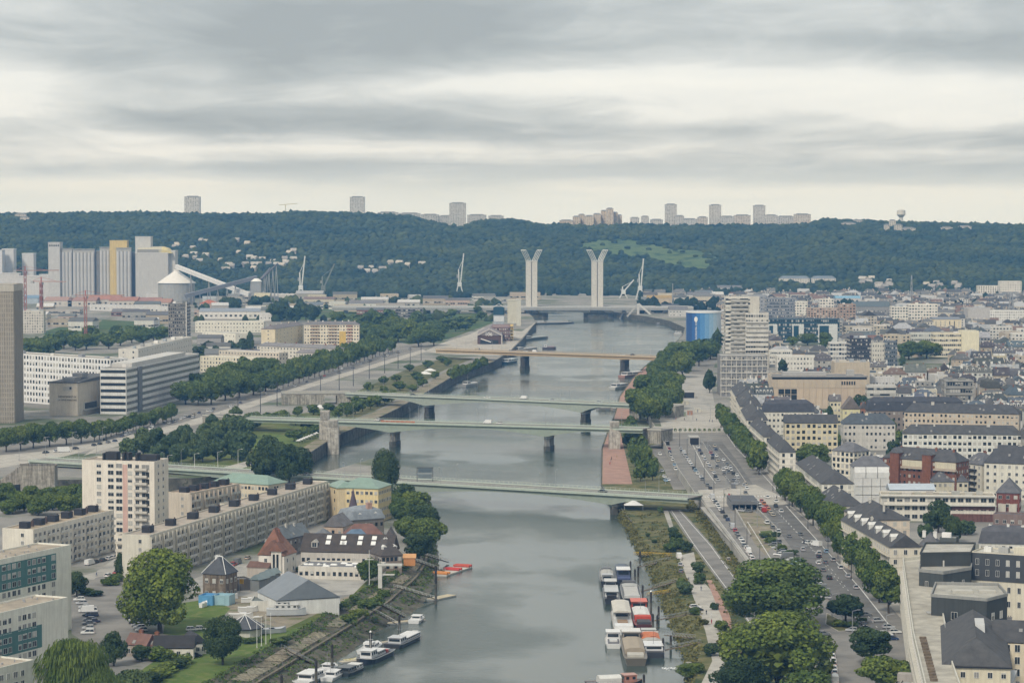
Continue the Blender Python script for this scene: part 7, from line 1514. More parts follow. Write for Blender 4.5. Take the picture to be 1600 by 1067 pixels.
for i in range(70):
 px, py = R.uniform(1130,1640), R.uniform(478,720); v = P(px, py)
 if px < front_x(py) + 20 or not free(v, 3.5): continue
 w_ = R.uniform(6,11); take(v, 3); tree(v, R.uniform(7,13), w_, uniq([f'small green tree among the roofs {q}' for q in where(v)] + [f'green tree among the roofs {where(v)[0]}']), 'broad', lod_at(v, w_), R.choice(('leaf', 'leaf_dark', 'leaf_pale')), 'trees among the town roofs')
# left bank
tree_line([(10,706), (52,700), (72,698), (92,696), (110,694), (128,692)], 6,14,13, 'round plane tree', 'by the square under the ribbed tower', frm='the picture edge', group=AV)
tree_line([(146,689), (185,679), (228,668), (268,656)], 16,10.5,9, 'clipped plane tree', 'before the beige department building', frm='the round trees', group=AV)
tree_line([(433,610), (480,594), (530,577), (575,562), (612,550)], 26,15.5,10, 'avenue plane', 'in the quayside row of the left bank', group=AV); tree_line([(425,602), (480,584), (530,568), (590,548)], 22,15.5,10, 'inner avenue plane', 'behind the quayside row of the left bank', group=AV)
cluster([(290,632), (310,634), (330,632), (352,626), (374,622), (396,617), (415,612), (300,620), (325,618), (348,614), (372,610), (395,604), (418,598), (336,604), (360,600), (384,596), (408,590)], 19,19, 'great broad tree', 'in the grove before the pale flats', group='grove of the left bank')
cluster([(525,540), (540,536), (556,540), (572,538), (588,532), (604,536), (622,534), (640,536), (654,542), (520,528), (545,524), (568,524), (592,520), (616,524), (636,526), (660,530), (530,514), (556,512), (582,510), (606,512), (678,540), (684,528), (650,515)], 19,24, 'woodland tree', 'in the grove behind the yellow flats', group='grove behind the flats')
cluster([(435,502), (448,500), (462,504), (478,500), (490,502), (470,492), (440,492), (426,500), (368,486), (356,486), (400,484), (412,482)], 20,22, 'dark bushy tree', 'in the clump before the dock sheds', group='clumps before the docks', mat='leaf_dark')
cluster([(48,556), (66,560), (84,552), (100,545), (118,548), (135,546), (152,540), (170,545), (188,540), (206,536), (224,538), (240,534), (256,532), (110,536), (140,530), (180,528), (214,526), (60,545), (80,540)], 16,21, 'leafy tree', 'in the park behind the white offices', group='park trees behind the offices')
cluster([(315,560), (326,556), (338,560), (350,556), (362,552), (374,556), (382,548)], 14,15, 'dark tree', 'behind the white school', mat='leaf_dark', group='trees behind the school')
tree(P(391,549), 20,9, 'dark pointed tree beside the white roofed flats', 'column', 'mid', 'leaf_dark'); tree(P(430,553), 12,8, 'small dark pointed tree before the grey roofed flats', 'column', 'lo', 'leaf_dark')
PKT = [(x + R.uniform(-5,5), y + R.uniform(-3,3)) for x, y in ((208,718), (226,714), (244,720), (262,716), (282,722), (300,718), (320,722), (340,720), (360,716), (378,718), (222,704), (246,702), (270,704), (292,702), (316,704), (338,700), (360,702), (380,702), (290,690), (314,688), (338,686), (362,686), (382,688), (330,676), (354,672), (378,674), (398,668), (372,662))]
cluster(PKT, 11.5,11, 'pale grey green tree', 'in the park triangle before the tram road', mat='leaf_pale', group='young park trees')
cluster([(408,752), (432,748), (452,756), (466,748), (444,738), (420,735)], 17,16, 'black green evergreen oak', 'in the dark clump above the copper roof', mat='leaf_dark', group='dark clump at the copper roofs')
tree(P(603,782), 25,17, 'tall dark conifer standing alone at the island tip', 'column', 'xl', 'leaf_dark')
for i, (x, y, h_, w_) in enumerate(((632,795,12,13), (648,812,13,15), (628,822,12,12), (660,835,13,15), (640,848,12,14), (672,856,12,14), (655,872,10,13), (618,805,11,11))): tree(P(x, y, -.5), h_, w_, f'leaning bank tree on the island quay, {nth(i)} below the tall conifer', 'broad', 'hi', 'leaf' if i % 3 else 'leaf_dark', 'island bank trees')
cluster([(15,806), (38,802), (60,808), (82,800), (104,806), (124,800), (25,792), (50,790), (74,788), (96,790), (118,788), (8,788)], 9.5,11, 'scrubby tree', 'by the dark river arm beside the point block', mat='leaf', group='scrub of the river arm', z=-1)
tree(P(250,988), 28,26, 'big round lime tree beside the car park', 'broad', 'xl', 'leaf_light'); tree(P(118,1105), 19,23, 'weeping willow against the white and teal flats', 'willow', 'xl', 'leaf_light'); tree(P(158,1118), 13,13, 'second drooping willow crown joined to the first', 'willow', 'xl', 'leaf'); tree(P(120,932), 9.5,8.5, 'small dark street tree at the corner of the teal flats', 'broad', 'hi', 'leaf_dark'); tree(P(348,1038), 14,12, 'dark conical tree on the lawn before the octagonal pavilion', 'dark', 'xl', 'leaf_dark')
tree(P(178,1040), 10,8, 'thin dark tree between the willow and stone cottage', 'broad', 'hi', 'leaf_dark'); tree(P(205,1105), 10,12, 'pale blue green tree at the bottom beside the hedge', 'broad', 'hi', 'leaf_pale'); tree(P(222,1032), 5,7, 'dark shrub tree before the ivy cottage', 'broad', 'hi', 'leaf_dark'); tree(P(576,912), 9,10, 'bushy tree behind the hangar beside the signal mast', 'broad', 'hi', 'leaf'); tree(P(190,905), 10,6, 'dark cypress like tree behind the big lime', 'column', 'hi', 'leaf_dark')
tree_line([(460,690), (478,686), (496,682)], 3,8,9, 'round tree', 'beside the stone bridge pylon in the park', 'broad'); tree_line([(528,655), (560,645), (590,635), (612,628)], 8,9,9, 'round quay tree', 'between the two green bridges', 'broad', group='quay trees of the left bank', frm='the pylon'); tree_line([(706,594), (722,588), (740,582), (758,574)], 8,10,8.5, 'pointed quay tree', 'before the orange bridge', 'broad', group='quay trees of the left bank', frm='the near side')
cluster([(540,640), (556,634), (572,630), (600,616), (625,610), (645,612), (660,604), (600,600), (575,612), (620,596), (650,592), (640,580), (668,575), (690,566), (700,572), (655,598), (680,592), (420,660), (440,655), (465,650), (490,648), (505,652), (515,644), (462,664), (480,672)], 6.5,10, 'garden shrub tree', 'in the sunken quay gardens', mat='leaf', group='garden trees')
cluster([(676,512), (700,508), (720,506), (738,508), (752,500), (690,520), (712,518), (668,502), (728,516), (745,490), (705,496)], 11,18, 'bank tree', 'left of the numbered quay shed', group='trees by the quay shed')
rng = np.random.default_rng(21); pts = []
for _ in range(420):
 px = rng.uniform(300,800); y = rng.uniform(3100,3900); x = (px - CX) / F * y * cp
 if in_river((x, y)) or not free((x, y), 3): continue
 if abs(math.sin(px / 37.) + math.sin(y / 90.)) < .7: continue
 pts.append((x, y))
wood('dockside_scrub', np.array(pts), np.zeros(len(pts)), (3,6.5), 'leaf_hill', 12)
pts = []
for _ in range(500):
 px = rng.uniform(1000,1640); y = rng.uniform(3350,3960); x = (px - CX) / F * y * cp
 if in_river((x, y)) or not free((x, y), 3): continue
 pts.append((x, y))
wood('townside_wood', np.array(pts), np.zeros(len(pts)), (4,8), 'leaf_hill', 14)
pts = []
for _ in range(900):
 s, t_ = rng.random(), rng.random() * .92; p = bank_pt(RB, s, t_, LZ, -7.6); pts.append((p.x, p.y, p.z))
for _ in range(1500):
 px, py = rng.uniform(985,1150), rng.uniform(800,1067); v = P(px, py, LZ)
 if in_poly(px, py, [(990,805), (1034,800), (1042,830), (1058,868), (1072,905), (1086,942), (1100,985), (1085,985), (1056,915), (1036,880)]) or in_poly(px, py, [(1055,824), (1080,852), (1130,922), (1186,1002), (1160,1015), (1112,905), (1092,895), (1084,860)]): pts.append((v.x, v.y, LZ))
rgn = np.random.default_rng(4); WF = resample([P(x, y, 0) for x, y in RIGHT_CITY[5:]], 60)
for p_ in WF:
 for _ in range(9): pts.append((p_.x - rng.random() ** 1.5 * 5 - .3, p_.y + rng.normal() * 2, LZ + rng.random() * .5))
pa = np.array(pts); q = np.repeat(pa, 9,0) + rgn.normal(size=(len(pa) * 9,3)) * [.7,.7,.12] + [0,0,.3]
V_, F_ = leaf_quads(rgn, q, np.tile([0,-.3,1.], (len(q), 1)), .34,.9); ob('rough_grass', np_mesh('rough_grass', V_, F_, 'leaf_dry'), kind='stuff')
pts = []
for _ in range(2600):
 s, t_ = rng.random(), rng.random() ** 1.6 * .85; p = bank_pt(LB, s, t_);
 if .2 < t_ < .45 and .12 < s < .66 and rng.random() < .75: continue
 pts.append((p.x, p.y, p.z))
pa = np.array(pts); q = np.repeat(pa, 8,0) + rgn.normal(size=(len(pa) * 8,3)) * [.6,.6,.12] + [0,0,.25]; V_, F_ = leaf_quads(rgn, q, np.tile([0,-.3,1.], (len(q), 1)), .28,.9); ob('bank_weeds', np_mesh('bank_weeds', V_, F_, 'leaf'), kind='stuff')
for i, (x, y, w_, h_, mt, z_) in enumerate(((1052,835,5,3.2, 'leaf_dark', LZ), (1055,845,6,4, 'leaf_dark', LZ), (1060,857,7.5,4.5, 'leaf', LZ), (1071,862,6,4, 'leaf_dark', LZ), (1048,862,6,3.6, 'leaf', LZ), (1090,895,5.5,4.5, 'leaf_pale', LZ), (1092,912,5,4, 'leaf', LZ), (1070,927,6.5,4.5, 'leaf_pale', LZ), (1064,913,4,2.6, 'leaf', LZ), (1116,952,3.4,2.5, 'leaf_dark', LZ), (1112,1024,6,4, 'leaf_dark', LZ), (1140,1004,8,4, 'leaf_light', LZ), (1132,1010,5,3, 'leaf_dry', LZ), (1012,838,2.5,1.6, 'leaf_dark', LZ), (1022,848,2.6,1.6, 'leaf_dark', LZ), (1032,800,3,2.5, 'leaf', LZ), (1143,866,2,1.5, 'leaf_dark', LZ), (1085,960,4,2.6, 'leaf', LZ), (1078,1055,9,3.6, 'leaf_light', LZ - 1.2), (1100,975,3.5,2, 'leaf_dry', LZ), (1127,985,5.5,3.4, 'leaf', LZ), (1160,960,6,5, 'leaf_pale', LZ))):
 bush(P(x, y, z_), w_, h_, f'{ {"leaf_dark": "dark", "leaf": "green", "leaf_pale": "grey green", "leaf_light": "yellow green", "leaf_dry": "straw coloured"}[mt]} shrub on the lower quay, {nth(i)} met from the bridge downward', mt, 'shrubs of the lower quay')
for i, (x, y, w_, h_) in enumerate(((1196,840,5,2), (1204,848,6,2.4), (1212,838,4,2), (1222,858,5,2), (1236,868,6,2.2), (1248,880,6,2.4), (1258,890,5,2), (1268,900,6,2.4), (1276,912,5,2.2), (1310,978,6,2), (1328,980,6,2), (1345,972,4,1.6), (1290,1050,5,2.4), (1288,1030,3.5,2.6))): bush(P(x, y), w_, h_, f'low street shrub on the planted strip, {nth(i)} from the tunnel mouth', 'leaf' if i % 2 else 'leaf_dark', 'shrubs of the planted strip')
for i, (x, y, w_, h_) in enumerate(((172,914,7,3), (182,908,6,3), (134,928,7,2.2), (148,931,6,2), (235,1066,7,3.2), (250,1058,7,3.2), (264,1050,7,3.2), (276,1043,7,3), (286,1037,6,3), (248,1032,7,4), (262,1030,6,3.2), (560,965,7,3), (545,974,6,3), (575,952,8,3.5), (590,945,6,3), (372,1003,4,2), (388,1005,4,1.8), (403,1003,3.5,1.6), (535,950,5,2.4), (470,893,4,2), (482,892,4,2), (600,935,6,3), (555,940,4,2.6), (432,1004,6,1.4), (446,1001,5,1.4))): bush(P(x, y), w_, h_, f'clipped or wild shrub of the island gardens, {nth(i)} from the car park side', R.choice(('leaf', 'leaf_dark', 'leaf_light')), 'shrubs of the island')
bush(P(488,890), 3.6,2.2, 'pink flowering shrub before the flat annex', 'leaf');
# ================================================================ VEHICLES
QG = 'cars parked along the quay'
car_row([(1182,884), (1160,848), (1136,812), (1108,772)], 27, 'in the line parked along the retaining wall', QG, lat=.2, bias=['white'] * 6 + PICK); car_row([(1110,764), (1088,738), (1063,702)], 16, 'of the double row past the crossing, wall side', QG, lat=.3); car_row([(1122,752), (1104,722), (1090,700)], 11, 'of the double row past the crossing, road side', QG, lat=.3); car_row([(1056,734), (1048,712), (1042,690)], 8, 'in the short line by the plaza wall', QG, lat=.2)
car_row([(1150,762), (1128,735), (1108,708)], 12, 'queueing in the lane toward the crossing', 'traffic on the quay road', lat=1.5, gap=.15); car_row([(1162,760), (1140,730)], 6, 'in the second queue toward the crossing', 'traffic on the quay road', lat=.8, gap=.1); car_row([(1208,806), (1190,784)], 6, 'in the warm coloured queue by the tunnel mouth', 'traffic on the quay road', bias=['orange', 'red', 'beige', 'white', 'red']); car_row([(1194,800), (1180,783)], 5, 'in the lane beside the tunnel mouth', 'traffic on the quay road')
car_row([(1214,868), (1225,866), (1204,849), (1216,848)], 5, 'in the small bay beside the shrubs', QG, across=True); car_row([(1290,935), (1268,905), (1240,880), (1222,866)], 13, 'angle parked on the strip along the shrubs', QG, across=True, bias=['white', 'white', 'silver', 'grey', 'light blue'], kinds=('hatch', 'suv', 'saloon', 'van')); car_row([(1216,832), (1198,818)], 3, 'leaving the tunnel ramp', 'traffic on the quay road', bias=['white', 'black', 'grey']); car_row([(1170,800), (1158,799)], 2, 'under the tunnel roof edge', 'traffic on the quay road')
car_row([(1305,1066), (1303,1040), (1300,1022)], 8, 'in the line parked beside the big trees', QG, bias=['white', 'silver', 'white', 'beige']); car_row([(1352,962), (1380,975), (1400,990)], 4, 'in the square under the last plane trees', QG, across=True); car_row([(1336,965), (1350,978)], 3, 'behind the traffic island tree', QG, bias=['white', 'white', 'black']); car_row([(1372,985), (1395,1000)], 3, 'beside the quay building wall', QG, across=True, bias=['white', 'dark blue', 'silver'])
car_row([(1350,935), (1320,896), (1290,862)], 6, 'parked under the plane trees', QG, gap=.25, lat=.3); car_row([(1290,880), (1255,836)], 4, 'on the quay road before the plane trees', 'traffic on the quay road', gap=.2, bias=['white', 'black', 'grey'], lat=1.2)
car(P(1331,986), 2.9, 'silver', 'silver car turning at the planted traffic island', 'hatch'); car(P(1286,992), .2, 'grey', 'dark grey car half under the big broad tree', 'saloon'); car(P(1276,853), 2.1, 'white', 'white van parked beside the plane tree row', 'van'); car(P(1260,849), 2.1, 'white', 'white car on the quay road beside the van', 'hatch')
car(P(1061,872, LZ), 1.6, 'white', 'white van on the lower quay path above the barges', 'van'); car(P(1063,884, LZ), 1.5, 'silver', 'silver car parked behind the white van on the lower quay', 'saloon'); car(P(1064,894, LZ), 1.5, 'grey', 'grey car parked last behind the van on the lower quay', 'hatch'); car(P(1090,954, LZ), .2, 'black', 'small black car beside the gangway head', 'hatch'); car(P(1086,950, LZ), .2, 'white', 'white car next to the small black one at the gangway', 'hatch')
for i, (x, y, c) in enumerate(((1031,711, 'white'), (1034,737, 'silver'), (1038,746, 'white'), (1040,752, 'light blue'), (1044,751, 'white'))): car(P(x, y, LZ), -1.45, c, f'{c} car on the lower road beside the hedge, {nth(i)} from the far bend', 'hatch', 'cars on the lower road')
LG = 'cars in the island car park'
car_row([(137,990), (140,968), (132,950), (124,938)], 9, 'at the foot of the teal flats', LG, across=True, bias=['white', 'white', 'dark blue', 'black', 'grey', 'silver']); car_row([(146,972), (142,955)], 3, 'in the outer bay by the teal flats', LG, across=True, bias=['white', 'dark blue']); car_row([(221,986), (205,966), (190,945)], 12, 'in the angled row under the lime tree', LG, across=True, bias=['white', 'black', 'silver', 'grey'])
car_row([(140,882), (160,877), (178,872)], 5, 'along the kerb before the cream slab', LG, bias=['white', 'black', 'dark blue', 'silver']); car_row([(168,901), (183,896)], 2, 'behind the dark clipped shrubs', LG); car_row([(364,884), (388,873)], 4, 'before the long slab by the stone house', LG); car_row([(318,868), (345,862), (366,858)], 5, 'along the foot of the long slab', LG, gap=.2); car(P(305,1026), .3, 'black', 'black car beside the white cottage on the lawn', 'hatch')
for i, (x, y) in enumerate(((300,985), (314,984))): car(P(x, y), .2, 'white', f'{("first", "second")[i]} white car on the grass behind the cottages', 'hatch')
TR = 'traffic on the left bank road'
car_row([(70,708), (130,700), (180,690)], 9, 'parked along the square before the clipped planes', TR, lat=.8); car_row([(170,688), (240,668), (300,652), (360,636)], 12, 'on the left bank road toward the avenue', TR, gap=.3, lat=3); car_row([(260,662), (310,648), (330,640)], 8, 'parked at the square by the great grove', TR, gap=.1, lat=2); car_row([(380,630), (460,603), (540,577), (620,552)], 16, 'along the avenue of planes', TR, gap=.3, lat=2); car_row([(200,680), (330,643)], 5, 'on the tram side of the left bank road', TR, gap=.2, lat=3, flip=True); car(P(100,706), .4, 'white', 'white lorry stopped at the square before the ribbed tower', 'truck')
def bridge_cars(B, n, label, seed):
 e, a, u, L = B; rz = math.atan2(u.y, u.x)
 for i in range(n): s = R.uniform(.1,.9) * L; lane = R.choice((-3,3)); nn = Vector((-u.y, u.x, 0)); p = a + u * s + nn * lane; c = R.choice(PICK); car((p.x, p.y, a.z), rz + (math.pi if lane > 0 else 0), c, uniq([f'{c} car {k} {label}' for k in ('crossing', 'driving over', 'midway on', 'near the end of', 'near the start of', 'following others on')]), R.choice(('hatch', 'saloon', 'van')), 'cars crossing the bridges', near=False)
bridge_cars(B1,5, 'the island bridge', 1); bridge_cars(B2,4, 'the pylon bridge', 2); bridge_cars(B3,5, 'the grey green bridge', 3); bridge_cars(B4,6, 'the orange bridge', 4)
# ================================================================ BOATS
def hull_mb(L, W_, fb, dr=.6, bow=.28, stern=.12, sheer=.5, full=.9):
 m = MB(); rings = []; n = 12
 for i in range(n + 1):
  t_ = i / n; x = -L/2 + L * t_
  w = W_ / 2 * (1 - max(0,(t_ - (1 - bow)) / bow) ** 2.2) * (1 - (1 - full) * max(0,(stern - t_) / stern) ** 2) if t_ < 1 else .04
  w = max(w, .05); zt = fb + sheer * max(0,(t_ - .7) / .3) ** 2 + sheer * .3 * max(0,(.15 - t_) / .15)
  rings.append([(x, -w, zt), (x + (.3 * (t_ > .9)), -w * .8,-dr), (x + (.3 * (t_ > .9)), w * .8,-dr), (x, w, zt)])
 m.loft(rings); return m, rings
def boat(px, py, rz, L, W_, label, hull, deck, parts, group, fb=1.3, name='boat', z=WZ, bow=.28, v=None, rail=True, wl=(.10,.03,.03), full=.9, sheer=.5, cat='boat'):
 """parts: (name, x0, x1, width fraction, z0, height, colour, kind); x along the boat from -.5 to .5"""
 v = v or P(px, py, z); e = thing(name, label, cat, v, rz, group); m, rings = hull_mb(L, W_, fb, bow=bow, full=full, sheer=sheer); m.build('hull', 'paint', e, hull)
 d = MB(); tops = [(r[0], r[3]) for r in rings]
 for (a, b), (c, f) in zip(tops, tops[1:]): d.quad((a[0], a[1] * .96, a[2] - .12), (c[0], c[1] * .96, c[2] - .12), (f[0], f[1] * .96, f[2] - .12), (b[0], b[1] * .96, b[2] - .12))
 for q in (0,3):
  for r0, r1 in zip(rings, rings[1:]): d.beam(Vector(r0[q]), Vector(r1[q]), .14,.16)
 d.build('deck', 'plain', e, deck)
 for nm, x0, x1, wf, z0, hh, c, k in parts:
  x0 *= L; x1 *= L; w = W_ * wf / 2; b = MB(); zb = fb - .12 + z0
  if k == 'cabin':
   b.prism([(x0,-w), (x1,-w), (x1, w), (x0, w)], zb, zb + hh, scale=.94).box(x0 - .2,-w - .12, zb + hh, x1 + .2, w + .12, zb + hh + .1); o = b.build(nm, 'paint', e, c); g = MB(); n = max(1, int((x1 - x0) / 1.6))
   for s in (-1,1):
    for i in range(n): xx = x0 + (i + .5) * (x1 - x0) / n; g.box(xx - .45, min(s * w * .96, s * (w + .03)), zb + hh * .45, xx + .45, max(s * w * .96, s * (w + .03)), zb + hh * .82)
   g.box(x0 - .03,-w * .8, zb + hh * .42, x0 + .02, w * .8, zb + hh * .82).box(x1 - .02 - .04 * (x1 - x0), -w * .8, zb + hh * .45, x1 + .03, w * .8, zb + hh * .82); g.build('pane', 'glass', o, kind='stuff')
  elif k == 'hatch':
   b.loft([[(x, -w, zb), (x, -w, zb + hh * .7), (x, -w * .5, zb + hh), (x, w * .5, zb + hh), (x, w, zb + hh * .7), (x, w, zb)] for x in (x0, x1)]); b.build(nm, 'plain', e, c)
  elif k == 'awning':
   b.loft([[(x, -w, zb + hh * .86), (x, -w * .5, zb + hh), (x, w * .5, zb + hh), (x, w, zb + hh * .86), (x, w, zb + hh * .82), (x, -w, zb + hh * .82)] for x in (x0, x1)]);
   for xx in (x0 + .2, x1 - .2):
    for s in (-1,1): b.cyl(xx, s * (w - .1), zb, zb + hh * .84,.05,5)
   b.build(nm, 'plain', e, c)
  elif k == 'mast': b.cyl(x0,0, zb, zb + hh, .07,6,0,.04).box(x0 - .04,-.9, zb + hh * .6, x0 + .04,.9, zb + hh * .62); b.build(nm, 'plain', e, c)
  elif k == 'box': b.box(x0,-w, zb, x1, w, zb + hh); b.build(nm, 'plain', e, c)
 if rail:
  q = MB()
  for s in (0,3):
   pts = [r[s] for r in rings[1:-1]]
   for a, b in zip(pts, pts[1:]): q.tube((a[0], a[1] * .97, a[2] + .75), (b[0], b[1] * .97, b[2] + .75), .03,4)
   for a in pts: q.tube((a[0], a[1] * .97, a[2]), (a[0], a[1] * .97, a[2] + .75), .025,4)
  q.build('railing', 'grey_metal', e)
 return e
BG = 'barges moored in the river harbour'; RZ = rad(92); wh_ = (.58,.58,.56); gy = (.30,.31,.32); bk = (.03,.03,.035)
def boat2(p0, p1, W_, *a, **k):
 """stern and bow given as photograph points on the water"""
 u, w = P(*p0, WZ), P(*p1, WZ); d = w - u; boat(0,0, math.atan2(d.y, d.x), d.length, W_, *a, v=(u + w) / 2, **k)
boat2((949,916), (947,895), 5.7, 'black barge with pale hatch covers at the head of the outer pair', bk, gy, [('cover', -.36,.1,.84,0,1.8,(.46,.45,.41), 'hatch'), ('wheelhouse', -.5,-.38,.7,0,2.6,(.40,.41,.42), 'cabin'), ('bow_gear', .3,.4,.6,0,1.4,(.2,.21,.22), 'box'), ('mast', -.3,0,0,1,6, gy, 'mast')], BG, fb=1.9)
boat2((956,944), (953,921), 5.8, 'black barge with white cabin roof moored astern of the hatch covered one', bk, gy, [('wheelhouse', .18,.34,.72,0,3.0,(.24,.25,.27), 'cabin'), ('wheelhouse_roof', .16,.36,.8,3.1,.2, wh_, 'box'), ('saloon', -.34,.12,.84,0,2.0,(.50,.51,.50), 'cabin'), ('stern_gear', -.46,-.38,.6,0,1.2, bk, 'box')], BG, fb=1.9)
boat2((975,914), (971,893), 6.2, 'dark barge under a blue black hood with bright white wheelhouse roof', bk, (.2,.2,.22), [('cover', .0,.4,.86,0,2.0,(.13,.15,.18), 'hatch'), ('wheelhouse', -.3,-.1,.8,0,3.0,(.10,.12,.2), 'cabin'), ('wheelhouse_roof', -.32,-.08,.86,3.1,.2,(.74,.74,.72), 'box'), ('stern_deck', -.48,-.34,.8,0,.8,(.08,.1,.2), 'box')], BG, fb=1.9)
boat2((988,944), (982,917), 7.1, 'broad pale decked work barge with rail and bollards beside the piles', bk, (.50,.49,.46), [('deck_house', -.40,.1,.74,0,.9,(.50,.49,.46), 'box'), ('hatch_cover', .12,.3,.8,0,1.0,(.44,.44,.42), 'hatch'), ('winch', .34,.4,.7,0,1.4,(.14,.14,.15), 'box'), ('bitts', -.46,-.43,.8,0,1.2, wh_, 'box')], BG, fb=2.0)
boat2((975,992), (968,956), 6.9, 'white river yacht with long cream awning and open stern', (.62,.62,.60), (.30,.25,.2), [('cabin', -.02,.40,.78,0,2.2, wh_, 'cabin'), ('awning', -.1,.42,.9,0,3.5,(.60,.57,.50), 'awning'), ('table', -.26,-.14,.5,0,.8,(.3,.2,.12), 'box'), ('stern_seat', -.46,-.34,.85,0,1.2,(.74,.74,.73), 'box')], BG, fb=1.8)
boat2((1007,985), (996,952), 6.5, 'red and white barge between the yacht and the piles', (.10,.03,.03), (.50,.07,.05), [('wheelhouse', .26,.40,.86,0,2.8,(.56,.09,.06), 'cabin'), ('wheelhouse_roof', .24,.42,.9,2.9,.2,(.66,.20,.15), 'box'), ('cover', -.18,.2,.86,0,1.8,(.70,.69,.66), 'hatch'), ('red_hatch', -.27,-.19,.86,0,1.6,(.55,.08,.05), 'box'), ('deck_gear', -.46,-.32,.7,0,1.0,(.07,.07,.075), 'box'), ('mast', .05,0,0,1,5, gy, 'mast')], BG, fb=1.8)
boat2((959,1013), (957,999), 5.2, 'small white cabin cruiser moored outermost beside the brown barge', (.70,.70,.68), (.55,.54,.5), [('hardtop', .05,.4,.86,0,2.6,(.76,.75,.73), 'cabin'), ('cockpit', -.4,.0,.7,0,.6,(.16,.16,.17), 'box'), ('dinghy', -.34,-.05,.5,.6,.5,(.62,.62,.6), 'box')], BG, fb=1.3)
boat2((994,1040), (984,1000), 7.4, 'brown barge with tan canvas cover and white wheelhouse roof', (.13,.115,.09), (.28,.25,.2), [('cover', -.30,.16,.86,0,2.0,(.38,.32,.24), 'hatch'), ('wheelhouse', .24,.38,.8,0,2.6,(.25,.22,.18), 'cabin'), ('wheelhouse_roof', .26,.40,.84,2.7,.2,(.72,.71,.68), 'box'), ('bow_deck', -.45,-.34,.7,0,1.0,(.5,.48,.42), 'box')], BG, fb=2.2)
boat2((1023,1028), (1012,996), 6.9, 'barge with orange tarpaulin hatch and white stern by the piles', (.05,.05,.055), (.46,.45,.42), [('tarpaulin', .0,.28,.86,0,1.9,(.58,.18,.07), 'hatch'), ('pale_stripe', .28,.30,.88,0,2.0, wh_, 'box'), ('cabin', .34,.44,.7,0,2.0,(.45,.46,.42), 'cabin'), ('cover', -.14,.0,.86,0,1.8,(.44,.42,.38), 'hatch'), ('stern_cabin', -.4,-.16,.86,0,1.6,(.70,.70,.69), 'cabin'), ('mast', -.3,0,0,1,5, bk, 'mast')], BG, fb=1.8)
boat2((917,1076), (1003,1072), 5.5, 'half seen barge with orange railing and white roof at the frame bottom', (.05,.045,.045), (.35,.2,.16), [('cover', -.3,.1,.7,0,2.2,(.68,.67,.63), 'hatch'), ('cabin', .15,.38,.7,0,2.2,(.45,.2,.14), 'cabin')], BG, fb=1.8)
IG = 'boats at the island pontoons'
boat2((612,1013), (652,994), 6.4, 'white roofed trip boat with dark hull at the second pontoon', (.045,.045,.05), (.42,.42,.42), [('saloon', -.16,.36,.72,0,1.1,(.70,.70,.69), 'cabin'), ('wheelhouse', -.4,-.18,.72,0,1.9,(.52,.53,.54), 'cabin'), ('bow_ring', .4,.44,.3,0,1.2, wh_, 'box'), ('mast', -.2,0,0,1.5,4, gy, 'mast')], IG)
boat2((604,1021), (562,1040), 6.6, 'white tug with red life rings and dark hull at the third pontoon', (.03,.035,.05), (.62,.62,.6), [('wheelhouse', .06,.28,.6,0,2.5,(.72,.72,.71), 'cabin'), ('cabin', -.24,.06,.66,0,1.5,(.66,.66,.65), 'cabin'), ('life_ring', -.32,-.26,.7,0,1.0,(.55,.10,.08), 'box'), ('stern_bitts', -.42,-.36,.6,0,.8,(.6,.6,.58), 'box'), ('mast', .1,0,0,2.5,5, wh_, 'mast')], IG, fb=1.5, sheer=.9)
boat2((568,1022), (590,1007), 5.2, 'small white motor cruiser behind the tug', (.70,.70,.69), (.6,.6,.58), [('cabin', -.1,.22,.74,0,1.2,(.73,.73,.72), 'cabin'), ('flybridge', -.2,.0,.6,1.3,.7,(.7,.7,.69), 'box')], IG, fb=1.0)
boat2((646,974), (656,966), 4.4, 'small white fishing cruiser at the outer end of the second pontoon', (.70,.70,.69), (.6,.6,.58), [('cabin', -.12,.2,.74,0,1.2,(.73,.73,.72), 'cabin'), ('windscreen', .2,.26,.6,0,.8,(.2,.22,.24), 'box')], IG, fb=.9)
boat2((534,1056), (562,1044), 5.2, 'dark hulled cruiser with white forward cabin by the fourth pontoon', (.04,.05,.055), (.3,.3,.3), [('cabin', .02,.36,.7,0,1.3,(.70,.70,.66), 'cabin'), ('canopy', -.42,.0,.78,0,1.5,(.06,.07,.075), 'cabin')], IG, fb=1.0)
boat2((510,1064), (530,1052), 4.6, 'white cabin boat moored inside the dark cruiser', (.70,.70,.69), (.6,.6,.58), [('cabin', -.2,.25,.72,0,1.3,(.73,.73,.72), 'cabin'), ('mast', -.2,0,0,1,3.5, gy, 'mast')], IG, fb=.9); boat2((504,1050), (522,1041), 4.4, 'white sports boat with little mast behind the white cabin boat', (.68,.68,.67), (.6,.6,.58), [('cabin', -.15,.2,.72,0,1.1,(.7,.7,.7), 'cabin'), ('mast', -.1,0,0,1,4, gy, 'mast')], IG, fb=.8); boat2((470,1070), (502,1054), 6.2, 'big white cabin boat with dark windows nearest the frame bottom', (.68,.68,.67), (.6,.6,.58), [('cabin', -.3,.25,.78,0,1.7,(.73,.73,.72), 'cabin'), ('roof', -.34,.1,.8,1.9,.12,(.74,.74,.72), 'box')], IG, fb=1.0); boat(548,1032, rad(30), 4.5,1.8, 'yellow and white dinghy tied inside the third pontoon', (.62,.60,.45), (.5,.42,.1), [('thwart', -.1,.0,.8,.05,.1,(.5,.4,.1), 'box')], IG, fb=.5, rail=False)
